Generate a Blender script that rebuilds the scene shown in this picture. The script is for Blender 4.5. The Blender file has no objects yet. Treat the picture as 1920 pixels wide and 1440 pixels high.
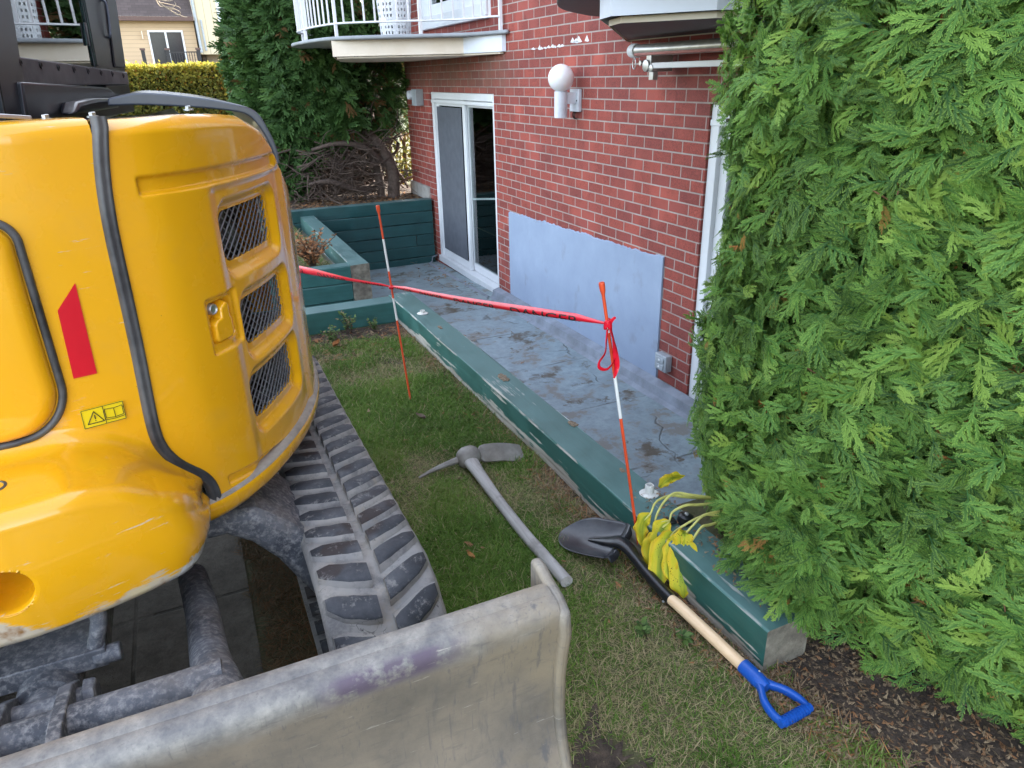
import bpy, math, random
import numpy as np
from mathutils import Vector, Matrix

S = bpy.context.scene
COL = S.collection
R_ = math.radians
PI = math.pi
rng = np.random.default_rng(7)
random.seed(7)

# ------------------------------------------------------------------ camera, sky, sun, exposure
cam_d = bpy.data.cameras.new("camera")
cam = bpy.data.objects.new("camera", cam_d)
COL.objects.link(cam)
S.camera = cam
cam_d.sensor_width = 36.0
cam_d.lens = 1332.0 / 1920.0 * 36.0
cam_d.clip_start = 0.02
cam_d.clip_end = 600.0
cam.matrix_world = Matrix(((0.91017, 0.18354, -0.37136, 0.0), (-0.41364, 0.35446, -0.83861, 0.0),
                           (-0.02229, 0.91688, 0.39853, 1.6), (0, 0, 0, 1)))
_m = cam.matrix_world.to_3x3()
_q = _m.to_quaternion()
cam.matrix_world = Matrix.Translation((0, 0, 1.6)) @ _q.to_matrix().to_4x4()

SUN_EL = R_(31)
SUN_AZ = math.atan2(0.50, 0.86)          # direction towards the sun in the XY plane: behind the house
sun_vec = Vector((math.cos(SUN_EL) * math.cos(SUN_AZ), math.cos(SUN_EL) * math.sin(SUN_AZ), math.sin(SUN_EL)))
W = bpy.data.worlds.new("World")
S.world = W
W.use_nodes = True
_nt = W.node_tree
_bg = _nt.nodes["Background"]
_sky = _nt.nodes.new("ShaderNodeTexSky")
_sky.sky_type = 'NISHITA'
_sky.sun_disc = False
_sky.sun_elevation = SUN_EL
_sky.sun_rotation = PI / 2 - SUN_AZ
_sky.air_density = 1.0
_sky.dust_density = 2.0
_sky.ozone_density = 0.6
_hs = _nt.nodes.new("ShaderNodeHueSaturation")
_hs.inputs['Saturation'].default_value = 0.54
_nt.links.new(_sky.outputs[0], _hs.inputs['Color'])
_nt.links.new(_hs.outputs[0], _bg.inputs['Color'])
_bg.inputs['Strength'].default_value = 0.15
sun_d = bpy.data.lights.new("sun", 'SUN')
sun_d.energy = 2.0
sun_d.angle = R_(0.5)
sun_d.color = (1.0, 0.93, 0.82)
sun = bpy.data.objects.new("sun", sun_d)
COL.objects.link(sun)
sun.rotation_euler = (-sun_vec).to_track_quat('-Z', 'Y').to_euler()
sun.location = (20, 12, 14)
S.view_settings.view_transform = 'Standard'
S.view_settings.look = 'None'
S.view_settings.gamma = 1.0
S.view_settings.use_curve_mapping = False
S.view_settings.exposure = 3.0
S.cycles.max_bounces = 6
S.cycles.diffuse_bounces = 3
S.cycles.transparent_max_bounces = 8

# ------------------------------------------------------------------ mesh helpers
def tag(o, label=None, cat=None, group=None, kind=None):
    if label: o['label'] = label
    if cat: o['category'] = cat
    if group: o['group'] = group
    if kind: o['kind'] = kind
    return o

ORG = {}
def thing(name, loc, label, cat, group=None):
    o = bpy.data.objects.new(name, None)
    COL.objects.link(o)
    o.location = loc
    o.empty_display_size = 0.1
    ORG[o.name] = np.array(loc, float)
    return tag(o, label, cat, group)

def link(name, me, parent=None):
    o = bpy.data.objects.new(name, me)
    COL.objects.link(o)
    if parent is not None:
        o.parent = parent
        ORG[o.name] = ORG.get(parent.name, np.zeros(3))
    else:
        ORG[o.name] = np.zeros(3)
    return o

def mesh_np(name, V, F, mats, parent=None, smooth=False, attrs=None, midx=None, sharp=None):
    """V (n,3) world coordinates; F an int array (m,k) or a list of such arrays / tuples"""
    V = np.asarray(V, float)
    if parent is not None:
        V = V - ORG.get(parent.name, np.zeros(3))
    if isinstance(F, np.ndarray):
        F = [F]
    idx, tot = [], []
    for f in F:
        if isinstance(f, np.ndarray):
            idx.append(f.reshape(-1)); tot.append(np.full(len(f), f.shape[1]))
        else:
            idx.append(np.array(f)); tot.append(np.array([len(f)]))
    idx = np.concatenate(idx).astype(np.int32); tot = np.concatenate(tot).astype(np.int32)
    start = np.r_[0, np.cumsum(tot)[:-1]].astype(np.int32)
    me = bpy.data.meshes.new(name)
    me.vertices.add(len(V)); me.vertices.foreach_set('co', V.astype(np.float32).reshape(-1))
    me.loops.add(len(idx)); me.loops.foreach_set('vertex_index', idx)
    me.polygons.add(len(tot)); me.polygons.foreach_set('loop_start', start)
    if midx is not None:
        me.polygons.foreach_set('material_index', np.asarray(midx, np.int32))
    me.polygons.foreach_set('use_smooth', np.full(len(tot), bool(smooth)))
    for m in (mats if isinstance(mats, (list, tuple)) else [mats]):
        me.materials.append(m)
    for k, a in (attrs or {}).items():
        at = me.attributes.new(k, 'FLOAT', 'POINT'); at.data.foreach_set('value', np.asarray(a, np.float32))
    me.update(calc_edges=True)
    if sharp:
        me.set_sharp_from_angle(angle=R_(sharp))
    return link(name, me, parent)

class MB:
    def __init__(s): s.v = []; s.f = []; s.m = []
    def add(s, V, F, mi=0):
        b = len(s.v); s.v += [tuple(map(float, p)) for p in V]
        s.f += [tuple(int(i) + b for i in f) for f in F]; s.m += [mi] * len(F)
        return s
    def box(s, x0, x1, y0, y1, z0, z1, mi=0):
        V = [(x, y, z) for z in (z0, z1) for y in (y0, y1) for x in (x0, x1)]
        return s.add(V, [(0, 2, 3, 1), (4, 5, 7, 6), (0, 1, 5, 4), (2, 6, 7, 3), (0, 4, 6, 2), (1, 3, 7, 5)], mi)
    def obox(s, c, ax, ay, az, mi=0):
        c, ax, ay, az = (np.array(a, float) for a in (c, ax, ay, az))
        V = [c + i * ax + j * ay + k * az for k in (-1, 1) for j in (-1, 1) for i in (-1, 1)]
        return s.add(V, [(0, 2, 3, 1), (4, 5, 7, 6), (0, 1, 5, 4), (2, 6, 7, 3), (0, 4, 6, 2), (1, 3, 7, 5)], mi)
    def bar(s, a, b, w, h, up=(0, 0, 1), mi=0):
        a, b, up = np.array(a, float), np.array(b, float), np.array(up, float)
        d = b - a; L = np.linalg.norm(d); d /= L
        x = np.cross(d, up); x /= np.linalg.norm(x); y = np.cross(x, d)
        return s.obox((a + b) / 2, d * L / 2, x * w / 2, y * h / 2, mi)
    def tube(s, P, r, n=10, caps=True, mi=0, flat=1.0, up=None):
        P = np.array(P, float); m = len(P)
        r = np.full(m, r) if np.isscalar(r) else np.array(r, float)
        T = np.gradient(P, axis=0); T /= np.linalg.norm(T, axis=1)[:, None]
        u = np.array(up, float) if up is not None else (np.array([0, 0, 1.]) if abs(T[0][2]) < .9 else np.array([1., 0, 0]))
        rings = []
        for i in range(m):
            x = u - T[i] * (u @ T[i]); x /= np.linalg.norm(x); u = x if up is None else u
            y = np.cross(T[i], x)
            a = np.arange(n) * 2 * PI / n
            rings.append(P[i] + r[i] * (np.cos(a)[:, None] * x * flat + np.sin(a)[:, None] * y))
        V = np.concatenate(rings)
        F = [(i * n + k, i * n + (k + 1) % n, (i + 1) * n + (k + 1) % n, (i + 1) * n + k) for i in range(m - 1) for k in range(n)]
        if caps:
            F += [tuple(range(n - 1, -1, -1)), tuple((m - 1) * n + k for k in range(n))]
        return s.add(V, F, mi)
    def lathe(s, c, axis, prof, n=24, mi=0):
        """prof: list of (radius, distance along axis)"""
        c = np.array(c, float); d = np.array(axis, float); d /= np.linalg.norm(d)
        u = np.array([0, 0, 1.]) if abs(d[2]) < .9 else np.array([1., 0, 0])
        x = np.cross(d, u); x /= np.linalg.norm(x); y = np.cross(d, x)
        a = np.arange(n) * 2 * PI / n
        V = np.concatenate([c + d * h + r * (np.cos(a)[:, None] * x + np.sin(a)[:, None] * y) for r, h in prof])
        m = len(prof)
        F = [(i * n + k, i * n + (k + 1) % n, (i + 1) * n + (k + 1) % n, (i + 1) * n + k) for i in range(m - 1) for k in range(n)]
        F += [tuple(range(n - 1, -1, -1)), tuple((m - 1) * n + k for k in range(n))]
        return s.add(V, F, mi)
    def prism(s, poly, axis, a, b, mi=0):
        """poly in the two other axes (in x,y,z order), extruded from a to b along axis 0/1/2"""
        def P(p, t):
            q = list(p); q.insert(axis, t); return q
        n = len(poly)
        V = [P(p, a) for p in poly] + [P(p, b) for p in poly]
        F = [tuple(range(n - 1, -1, -1)), tuple(range(n, 2 * n))] + [(i, (i + 1) % n, n + (i + 1) % n, n + i) for i in range(n)]
        return s.add(V, F, mi)
    def build(s, name, mats, parent=None, smooth=None, bevel=0.0, seg=2):
        V = np.array(s.v)
        if parent is not None: V = V - ORG.get(parent.name, np.zeros(3))
        me = bpy.data.meshes.new(name)
        me.from_pydata(V.tolist(), [], s.f)
        for m in (mats if isinstance(mats, (list, tuple)) else [mats]): me.materials.append(m)
        me.polygons.foreach_set('material_index', np.array(s.m, np.int32))
        import bmesh
        bm = bmesh.new(); bm.from_mesh(me)
        bmesh.ops.recalc_face_normals(bm, faces=bm.faces)
        bm.to_mesh(me); bm.free()
        if smooth or bevel:
            me.polygons.foreach_set('use_smooth', np.ones(len(me.polygons), bool))
            me.set_sharp_from_angle(angle=R_(smooth if smooth else 35))
        me.update()
        o = link(name, me, parent)
        if bevel:
            b = o.modifiers.new('bevel', 'BEVEL'); b.width = bevel; b.segments = seg; b.limit_method = 'ANGLE'; b.angle_limit = R_(38)
            b.harden_normals = False
        return o

def crom(P, n=10):
    P = np.array(P, float); Q = np.vstack([2 * P[0] - P[1], P, 2 * P[-1] - P[-2]]); out = []
    for i in range(1, len(Q) - 2):
        p0, p1, p2, p3 = Q[i - 1:i + 3]
        for k in range(n):
            t = k / n
            out.append(.5 * ((2 * p1) + (-p0 + p2) * t + (2 * p0 - 5 * p1 + 4 * p2 - p3) * t * t + (-p0 + 3 * p1 - 3 * p2 + p3) * t ** 3))
    out.append(Q[-2]); return np.array(out)

def sstep(a, b, x):
    t = np.clip((x - a) / (b - a), 0, 1); return t * t * (3 - 2 * t)

_perm = np.random.default_rng(3).random((256, 256))
def vnoise(x, y):
    x = np.asarray(x, float); y = np.asarray(y, float)
    xi = np.floor(x).astype(int); yi = np.floor(y).astype(int); fx = x - xi; fy = y - yi
    fx = fx * fx * (3 - 2 * fx); fy = fy * fy * (3 - 2 * fy)
    g = lambda a, b: _perm[a % 256, b % 256]
    return (g(xi, yi) * (1 - fx) + g(xi + 1, yi) * fx) * (1 - fy) + (g(xi, yi + 1) * (1 - fx) + g(xi + 1, yi + 1) * fx) * fy
def fbm(x, y, o=4):
    s = 0; a = .5
    for i in range(o): s = s + a * vnoise(x * 2 ** i + 17 * i, y * 2 ** i + 31 * i); a *= .5
    return s

# ------------------------------------------------------------------ material helper
class NM:
    def __init__(s, name):
        s.m = bpy.data.materials.new(name); s.m.use_nodes = True
        s.t = s.m.node_tree; s.n = s.t.nodes; s.l = s.t.links
        s.bs = s.n["Principled BSDF"]; s.out = s.n["Material Output"]
        s._tc = s.n.new("ShaderNodeTexCoord"); s._geo = s.n.new("ShaderNodeNewGeometry")
        s.pos = s._geo.outputs['Position']; s.obj = s._tc.outputs['Object']; s.nor = s._geo.outputs['True Normal']
    def _in(s, sock, v):
        if hasattr(v, 'is_linked') or hasattr(v, 'links'): s.l.new(v, sock)
        elif isinstance(v, (tuple, list)):
            sock.default_value = tuple(v) + ((1.0,) if len(v) == 3 and sock.type == 'RGBA' else ())
        else: sock.default_value = v
    def scale(s, vec, sc):
        n = s.n.new("ShaderNodeMapping"); s.l.new(vec, n.inputs['Vector'])
        n.inputs['Scale'].default_value = sc if isinstance(sc, tuple) else (sc,) * 3
        return n.outputs[0]
    def noise(s, sc=5, det=4, ro=.55, vec=None, dist=0.0):
        n = s.n.new("ShaderNodeTexNoise"); s.l.new(vec if vec is not None else s.pos, n.inputs['Vector'])
        n.inputs['Scale'].default_value = sc; n.inputs['Detail'].default_value = det; n.inputs['Roughness'].default_value = ro
        n.inputs['Distortion'].default_value = dist
        return n.outputs['Fac']
    def voro(s, sc=5, feat='F1', vec=None, out='Distance', rand=1.0):
        n = s.n.new("ShaderNodeTexVoronoi"); n.feature = feat; s.l.new(vec if vec is not None else s.pos, n.inputs['Vector'])
        n.inputs['Scale'].default_value = sc; n.inputs['Randomness'].default_value = rand
        return n.outputs[out]
    def ramp(s, fac, pts, interp='LINEAR'):
        n = s.n.new("ShaderNodeValToRGB"); s._in(n.inputs[0], fac); e = n.color_ramp.elements
        n.color_ramp.interpolation = interp
        while len(e) < len(pts): e.new(.5)
        for el, (p, c) in zip(e, pts):
            el.position = p; el.color = (c, c, c, 1) if np.isscalar(c) else tuple(c) + (1,)
        return n.outputs[0]
    def mix(s, fac, a, b, mode='MIX'):
        n = s.n.new("ShaderNodeMix"); n.data_type = 'RGBA'; n.blend_type = mode
        s._in(n.inputs[0], fac); s._in(n.inputs[6], a); s._in(n.inputs[7], b); return n.outputs[2]
    def math(s, op, a, b=0.0, c=None):
        n = s.n.new("ShaderNodeMath"); n.operation = op; s._in(n.inputs[0], a); s._in(n.inputs[1], b)
        if c is not None: s._in(n.inputs[2], c)
        return n.outputs[0]
    def sep(s, vec):
        n = s.n.new("ShaderNodeSeparateXYZ"); s.l.new(vec, n.inputs[0]); return n.outputs
    def comb(s, x, y, z):
        n = s.n.new("ShaderNodeCombineXYZ")
        for i, v in enumerate((x, y, z)): s._in(n.inputs[i], v)
        return n.outputs[0]
    def attr(s, name):
        n = s.n.new("ShaderNodeAttribute"); n.attribute_name = name; return n.outputs['Fac']
    def bump(s, h, st=.3, d=.01, nrm=None):
        n = s.n.new("ShaderNodeBump"); s._in(n.inputs['Height'], h); n.inputs['Strength'].default_value = st; n.inputs['Distance'].default_value = d
        if nrm is not None: s.l.new(nrm, n.inputs['Normal'])
        return n.outputs[0]
    def fin(s, col, rough=.6, metal=0.0, nrm=None, **kw):
        b = s.bs; s._in(b.inputs['Base Color'], col); s._in(b.inputs['Roughness'], rough); s._in(b.inputs['Metallic'], metal)
        if nrm is not None: s.l.new(nrm, b.inputs['Normal'])
        for k, v in kw.items(): s._in(b.inputs[k], v)
        return s.m

def simple(name, col, rough=.6, metal=0.0, var=.15, sc=12, bump=0.0, dirt=None, **kw):
    m = NM(name)
    n = m.noise(sc, 5, .6)
    c = m.mix(m.ramp(n, [(.3, 0), (.7, 1)]), tuple(x * (1 - var) for x in col), tuple(min(1, x * (1 + var)) for x in col))
    if dirt:
        d = m.ramp(m.noise(sc * .35, 6, .7), [(.45, 0), (.75, dirt[1])])
        c = m.mix(d, c, dirt[0])
    nr = m.bump(m.noise(sc * 6, 4, .6), bump, .005) if bump else None
    return m.fin(c, rough, metal, nr, **kw)
# ------------------------------------------------------------------ materials
M = {}
def mk_yellow(name, chips=False):
    m = NM(name)
    n1 = m.noise(2.2, 3, .5); n2 = m.noise(60, 3, .6)
    c = m.mix(m.ramp(n1, [(.3, 0), (.7, 1)]), (.80, .385, .006), (.86, .425, .008))
    x, y, z = m.sep(m.pos)
    # road dust settling in soft blotches, and fine specks
    d = m.ramp(m.noise(7, 6, .65), [(.52, 0), (.8, .12)])
    c = m.mix(d, c, (.45, .33, .16))
    sp = m.ramp(m.voro(38), [(.02, 1), (.05, 0)])
    sp = m.math('MULTIPLY', sp, m.ramp(m.noise(3, 2), [(.55, 0), (.6, 1)]))
    c = m.mix(m.math('MULTIPLY', sp, .8), c, (.16, .07, .03))
    ro = m.ramp(m.noise(9, 4), [(.3, .20), (.7, .32)])
    if chips:
        st = m.scale(m.pos, (6, 6, 40))
        edge = m.math('ADD', m.math('MULTIPLY', m.math('SUBTRACT', .785, z), 9.0), m.math('MULTIPLY', m.math('SUBTRACT', m.noise(3.5, 3), .52), 2.6))
        msk = m.ramp(m.math('MULTIPLY', edge, m.noise(1.0, 6, .75, st)), [(.24, 0), (.29, 1)])
        pr = m.ramp(m.noise(24, 4), [(.35, (.60, .55, .38)), (.55, (.50, .48, .42)), (.72, (.17, .085, .05))])
        c = m.mix(m.math('MULTIPLY', msk, .85), c, pr)
        q = m.math('ADD', m.math('MULTIPLY', m.math('SUBTRACT', x, -.23), 4.2), m.math('MULTIPLY', m.math('SUBTRACT', .72, z), 9.0))
        q = m.math('ADD', m.math('MULTIPLY', q, .4), m.math('MULTIPLY', m.math('SUBTRACT', m.noise(17, 5, .7), .5), .35))
        big = m.math('MULTIPLY', m.ramp(q, [(.30, 0), (.325, 1)]), m.math('MULTIPLY', m.ramp(m.math('SUBTRACT', .765, z), [(.0, 0), (.02, 1)]), m.ramp(m.math('SUBTRACT', 1.47, y), [(0, 0), (.03, 1)])))
        c = m.mix(big, c, m.ramp(m.noise(13, 5, .7), [(.44, (.64, .65, .64)), (.54, (.52, .52, .50)), (.60, (.15, .07, .04)), (.68, (.07, .035, .025))]))
        # thin scratches along the bulge
        s2 = m.noise(1.0, 5, .7, m.scale(m.pos, (9, 9, 120)))
        s2 = m.math('MULTIPLY', m.ramp(s2, [(.64, 0), (.67, 1)]), m.ramp(m.noise(4, 2), [(.5, 0), (.58, 1)]))
        c = m.mix(m.math('MULTIPLY', s2, .75), c, (.62, .58, .46))
    nr = m.bump(n2, .012, .002)
    return m.fin(c, ro, 0, nr, **{'Coat Weight': .75, 'Coat Roughness': .035})
M['yellow'] = mk_yellow('yellow_paint')
M['yellow_chip'] = mk_yellow('worn_yellow_paint', True)

def mk_steel():
    m = NM('dusty_blade_steel')
    n = m.noise(5, 6, .65); s1 = m.noise(1, 5, .7, m.scale(m.pos, (7, 7, 90)))
    c = m.ramp(n, [(.25, (.10, .09, .075)), (.45, (.185, .160, .128)), (.6, (.25, .210, .16)), (.8, (.33, .27, .20))])
    x, y, z = m.sep(m.pos)
    topm = m.ramp(m.math('ADD', z, m.math('MULTIPLY', m.math('SUBTRACT', n, .5), .10)), [(.63, 0), (.675, 1)])
    c = m.mix(topm, c, m.ramp(m.noise(18, 5, .7), [(.3, (.13, .13, .135)), (.5, (.24, .232, .215)), (.7, (.38, .36, .32))]))
    tan = m.math('MULTIPLY', m.ramp(m.noise(3.2, 5, .6), [(.48, 0), (.62, 1)]), m.ramp(x, [(.05, 0), (.45, .8)]))
    c = m.mix(m.math('MULTIPLY', tan, .8), c, (.31, .25, .165))
    pur = m.math('MULTIPLY', m.math('MULTIPLY', m.ramp(m.noise(16, 5, .65), [(.40, 0), (.48, 1)]), m.math('MULTIPLY', m.ramp(x, [(.04, 0), (.09, 1)]), m.ramp(x, [(.24, 1), (.33, 0)]))), m.math('MULTIPLY', m.ramp(z, [(.63, 0), (.65, .9)]), m.ramp(z, [(.680, 1), (.688, 0)])))
    c = m.mix(pur, c, (.115, .085, .125))
    sc = m.ramp(m.noise(1, 3, .6, m.scale(m.pos, (160, 160, 9))), [(.60, 0), (.72, .5)])
    c = m.mix(sc, c, (.12, .115, .115))
    dg = m.noise(1, 5, .7, m.scale(m.pos, (14, 14, 60))); c = m.mix(m.ramp(dg, [(.55, 0), (.75, .55)]), c, (.10, .095, .095))
    vz = m.noise(1, 4, .65, m.scale(m.pos, (38, 38, 5))); c = m.mix(m.math('MULTIPLY', m.ramp(vz, [(.56, 0), (.68, .7)]), m.ramp(x, [(.15, .15), (.42, 1)])), c, (.10, .10, .105))
    sc2 = m.ramp(s1, [(.66, 0), (.70, .6)])
    c = m.mix(sc2, c, (.50, .46, .40))
    return m.fin(c, .62, .15, m.bump(m.noise(40, 5, .65), .25, .004))
M['steel'] = mk_steel()

def mk_frame():
    m = NM('dusty_dark_steel')
    n = m.noise(7, 6, .68); f = m.noise(70, 4, .7)
    c = m.mix(m.ramp(n, [(.35, 0), (.65, 1)]), (.055, .062, .075), (.17, .18, .20))
    c = m.mix(m.ramp(f, [(.46, 0), (.68, .85)]), c, (.34, .34, .335))
    c = m.mix(m.ramp(m.noise(2.5, 5, .7), [(.52, 0), (.72, .65)]), c, (.20, .165, .13))
    return m.fin(c, .7, .1, m.bump(f, .3, .004))
M['frame'] = mk_frame()

def mk_rubber(name, dust):
    m = NM(name)
    n = m.noise(6, 6, .65); f = m.noise(45, 4, .7)
    if dust:
        c = m.ramp(n, [(.25, (.19, .195, .20)), (.5, (.29, .28, .265)), (.75, (.38, .355, .315))])
        cr = m.ramp(m.math('ABSOLUTE', m.math('SUBTRACT', m.noise(15, 3, .6, dist=1.2), .5)), [(.0, .9), (.010, 0)])
        cr = m.math('MULTIPLY', cr, m.ramp(m.noise(7, 3), [(.54, 0), (.60, 1)]))
        c = m.mix(m.ramp(m.noise(13, 6, .75), [(.48, 0), (.66, .8)]), c, (.12, .12, .122)); c = m.mix(m.ramp(m.noise(8, 5, .7), [(.55, 0), (.66, .7)]), c, (.31, .27, .215))
        c = m.mix(cr, c, (.02, .02, .02))
    else:
        c = m.ramp(n, [(.3, (.018, .019, .022)), (.46, (.042, .046, .054)), (.60, (.085, .09, .10)), (.75, (.24, .235, .225))])
        c = m.mix(m.ramp(m.noise(4, 3), [(.53, 0), (.58, .75)]), c, (.040, .028, .025))
        c = m.mix(m.ramp(m.noise(30, 6, .75), [(.56, 0), (.66, .8)]), c, (.24, .235, .225))
    return m.fin(c, .8, 0, m.bump(f, .4, .004))
M['rubber_dust'] = mk_rubber('dusty_track_rubber', True)
M['rubber_dark'] = mk_rubber('worn_lug_rubber', False)
M['rubber_seal'] = simple('black_seal_rubber', (.030, .032, .037), .45, var=.3, sc=8, dirt=((.22, .22, .22), .6), bump=.1)
M['black_plastic'] = simple('black_plastic', (.007, .009, .013), .30, var=.3, sc=5, dirt=((.030, .034, .042), .5))
M['cover_paint'] = simple('dark_cover_paint', (.075, .092, .125), .3, var=.2, sc=5, dirt=((.16, .17, .18), .4), **{'Coat Weight': .4})  # sky reflection put into the base colour as a lighter blue-grey
M['dark_inside'] = simple('dark_interior', (.012, .012, .013), .8, var=.6, sc=14, dirt=((.06, .06, .06), .8))
M['zinc'] = simple('zinc_bolt', (.45, .46, .47), .35, .8)
M['mesh_wire'] = simple('grille_wire', (.17, .18, .20), .55, .5, dirt=((.33, .32, .31), .6))
M['red_sticker'] = simple('red_reflector', (.62, .008, .022), .3, var=.06)
M['label_yellow'] = simple('warning_yellow', (.82, .62, .01), .35, var=.04)
M['ink'] = simple('black_ink', (.012, .012, .012), .5)
M['rim_dust'] = simple('rim_dust', (.30, .27, .23), .75, var=.3, sc=20)

def mk_glass(name, tint=(.85, .93, .93), mixf=.12):
    m = NM(name)
    t = m.t
    tr = m.n.new('ShaderNodeBsdfTransparent'); tr.inputs[0].default_value = tint + (1,)
    gl = m.n.new('ShaderNodeBsdfGlossy'); gl.inputs['Roughness'].default_value = .01
    fr = m.n.new('ShaderNodeFresnel'); fr.inputs[0].default_value = 1.5
    ad = m.math('ADD', fr.outputs[0], mixf)
    mx = m.n.new('ShaderNodeMixShader'); m.l.new(ad, mx.inputs[0]); m.l.new(tr.outputs[0], mx.inputs[1]); m.l.new(gl.outputs[0], mx.inputs[2])
    m.l.new(mx.outputs[0], m.out.inputs[0])
    return m.m
M['cab_glass'] = mk_glass('tinted_cab_glass', (.72, .90, .89), .22)
M['glass'] = mk_glass('window_glass', (.75, .82, .82), .10)
M['white_vinyl'] = simple('white_vinyl', (.72, .74, .76), .4, var=.06, sc=3, dirt=((.42, .42, .40), .25))
M['white_paint'] = simple('white_metal_paint', (.75, .76, .78), .4, var=.05, sc=6, dirt=((.45, .42, .36), .4))
M['screen'] = simple('fly_screen', (.09, .10, .12), .7)
M['curtain'] = simple('curtain_cloth', (.38, .40, .42), .9)
M['room'] = simple('dim_room', (.36, .35, .34), .9, var=.3, sc=3)
M['globe'] = simple('opal_glass', (.86, .86, .85), .18, var=.02, **{'Subsurface Weight': .2})
M['lamp_metal'] = simple('pale_lamp_metal', (.62, .65, .70), .4)
M['grey_box'] = simple('grey_outlet_plastic', (.36, .40, .43), .5)

def mk_brick(name='red_brick', dark=1.0):
    m = NM(name)
    x, y, z = m.sep(m.pos)
    u = m.math('ADD', x, y)
    v = m.comb(u, z, 0.0)
    b = m.n.new('ShaderNodeTexBrick'); m.l.new(v, b.inputs['Vector'])
    b.offset = .5; b.inputs['Scale'].default_value = 1.0
    b.inputs['Brick Width'].default_value = .21; b.inputs['Row Height'].default_value = .075
    b.inputs['Mortar Size'].default_value = .0055; b.inputs['Mortar Smooth'].default_value = .25; b.inputs['Bias'].default_value = 0.0
    b.inputs['Color1'].default_value = (.43, .085, .058, 1); b.inputs['Color2'].default_value = (.27, .056, .046, 1)
    b.inputs['Mortar'].default_value = (.44, .385, .35, 1)
    wig = m.noise(40, 2, .5, dist=2.6)                       # worm-track relief pressed into the face
    wm = m.ramp(wig, [(.43, 0), (.48, 1), (.52, 1), (.57, 0)])
    has = m.ramp(m.noise(3.1, 2, .5), [(.36, .15), (.50, 1)])
    c = m.mix(m.math('MULTIPLY', m.math('MULTIPLY', wm, has), m.math('MULTIPLY', m.math('SUBTRACT', 1.0, b.outputs['Fac']), .62)), b.outputs['Color'], (.085, .018, .016))
    c = m.mix(m.ramp(m.noise(14, 5, .6), [(.35, 0), (.7, .35)]), c, (.30, .075, .05))
    c = m.mix(m.ramp(m.noise(1.1, 4, .6), [(.5, 0), (.75, .3)]), c, (.11, .035, .033))
    # run-off stain below the balcony
    st = m.math('MULTIPLY', m.ramp(m.math('MULTIPLY', m.math('SUBTRACT', z, 1.40), 2), [(0, 0), (.25, 1), (.75, 1), (.85, 0)]), m.ramp(m.math('MULTIPLY', m.math('SUBTRACT', y, 6.1), .5), [(0, 0), (.3, 1)]))
    st = m.math('MULTIPLY', st, m.ramp(m.noise(3, 5, .7, m.scale(m.pos, (1, 1.6, .5))), [(.3, .2), (.6, .75)]))
    c = m.mix(st, c, (.15, .085, .06))
    h = m.math('ADD', m.math('MULTIPLY', b.outputs['Fac'], -1.0), m.math('MULTIPLY', m.math('MULTIPLY', wm, has), -.35))
    h = m.math('ADD', h, m.math('MULTIPLY', m.noise(80, 3), .25))
    return m.fin(c, .75, 0, m.bump(h, .8, .006))
M['brick'] = mk_brick()

def mk_parge():
    m = NM('grey_parging')
    n = m.noise(3, 5, .6)
    c = m.ramp(n, [(.3, (.25, .315, .43)), (.6, (.29, .36, .48)), (.8, (.33, .40, .52))])
    d = m.ramp(m.noise(5, 4, .6, m.scale(m.pos, (1, 1, .7))), [(.60, 0), (.72, .6)])
    c = m.mix(d, c, (.22, .25, .30))
    return m.fin(c, .85, 0, m.bump(m.noise(35, 5, .65), .2, .004))
M['parge'] = mk_parge()

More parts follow.
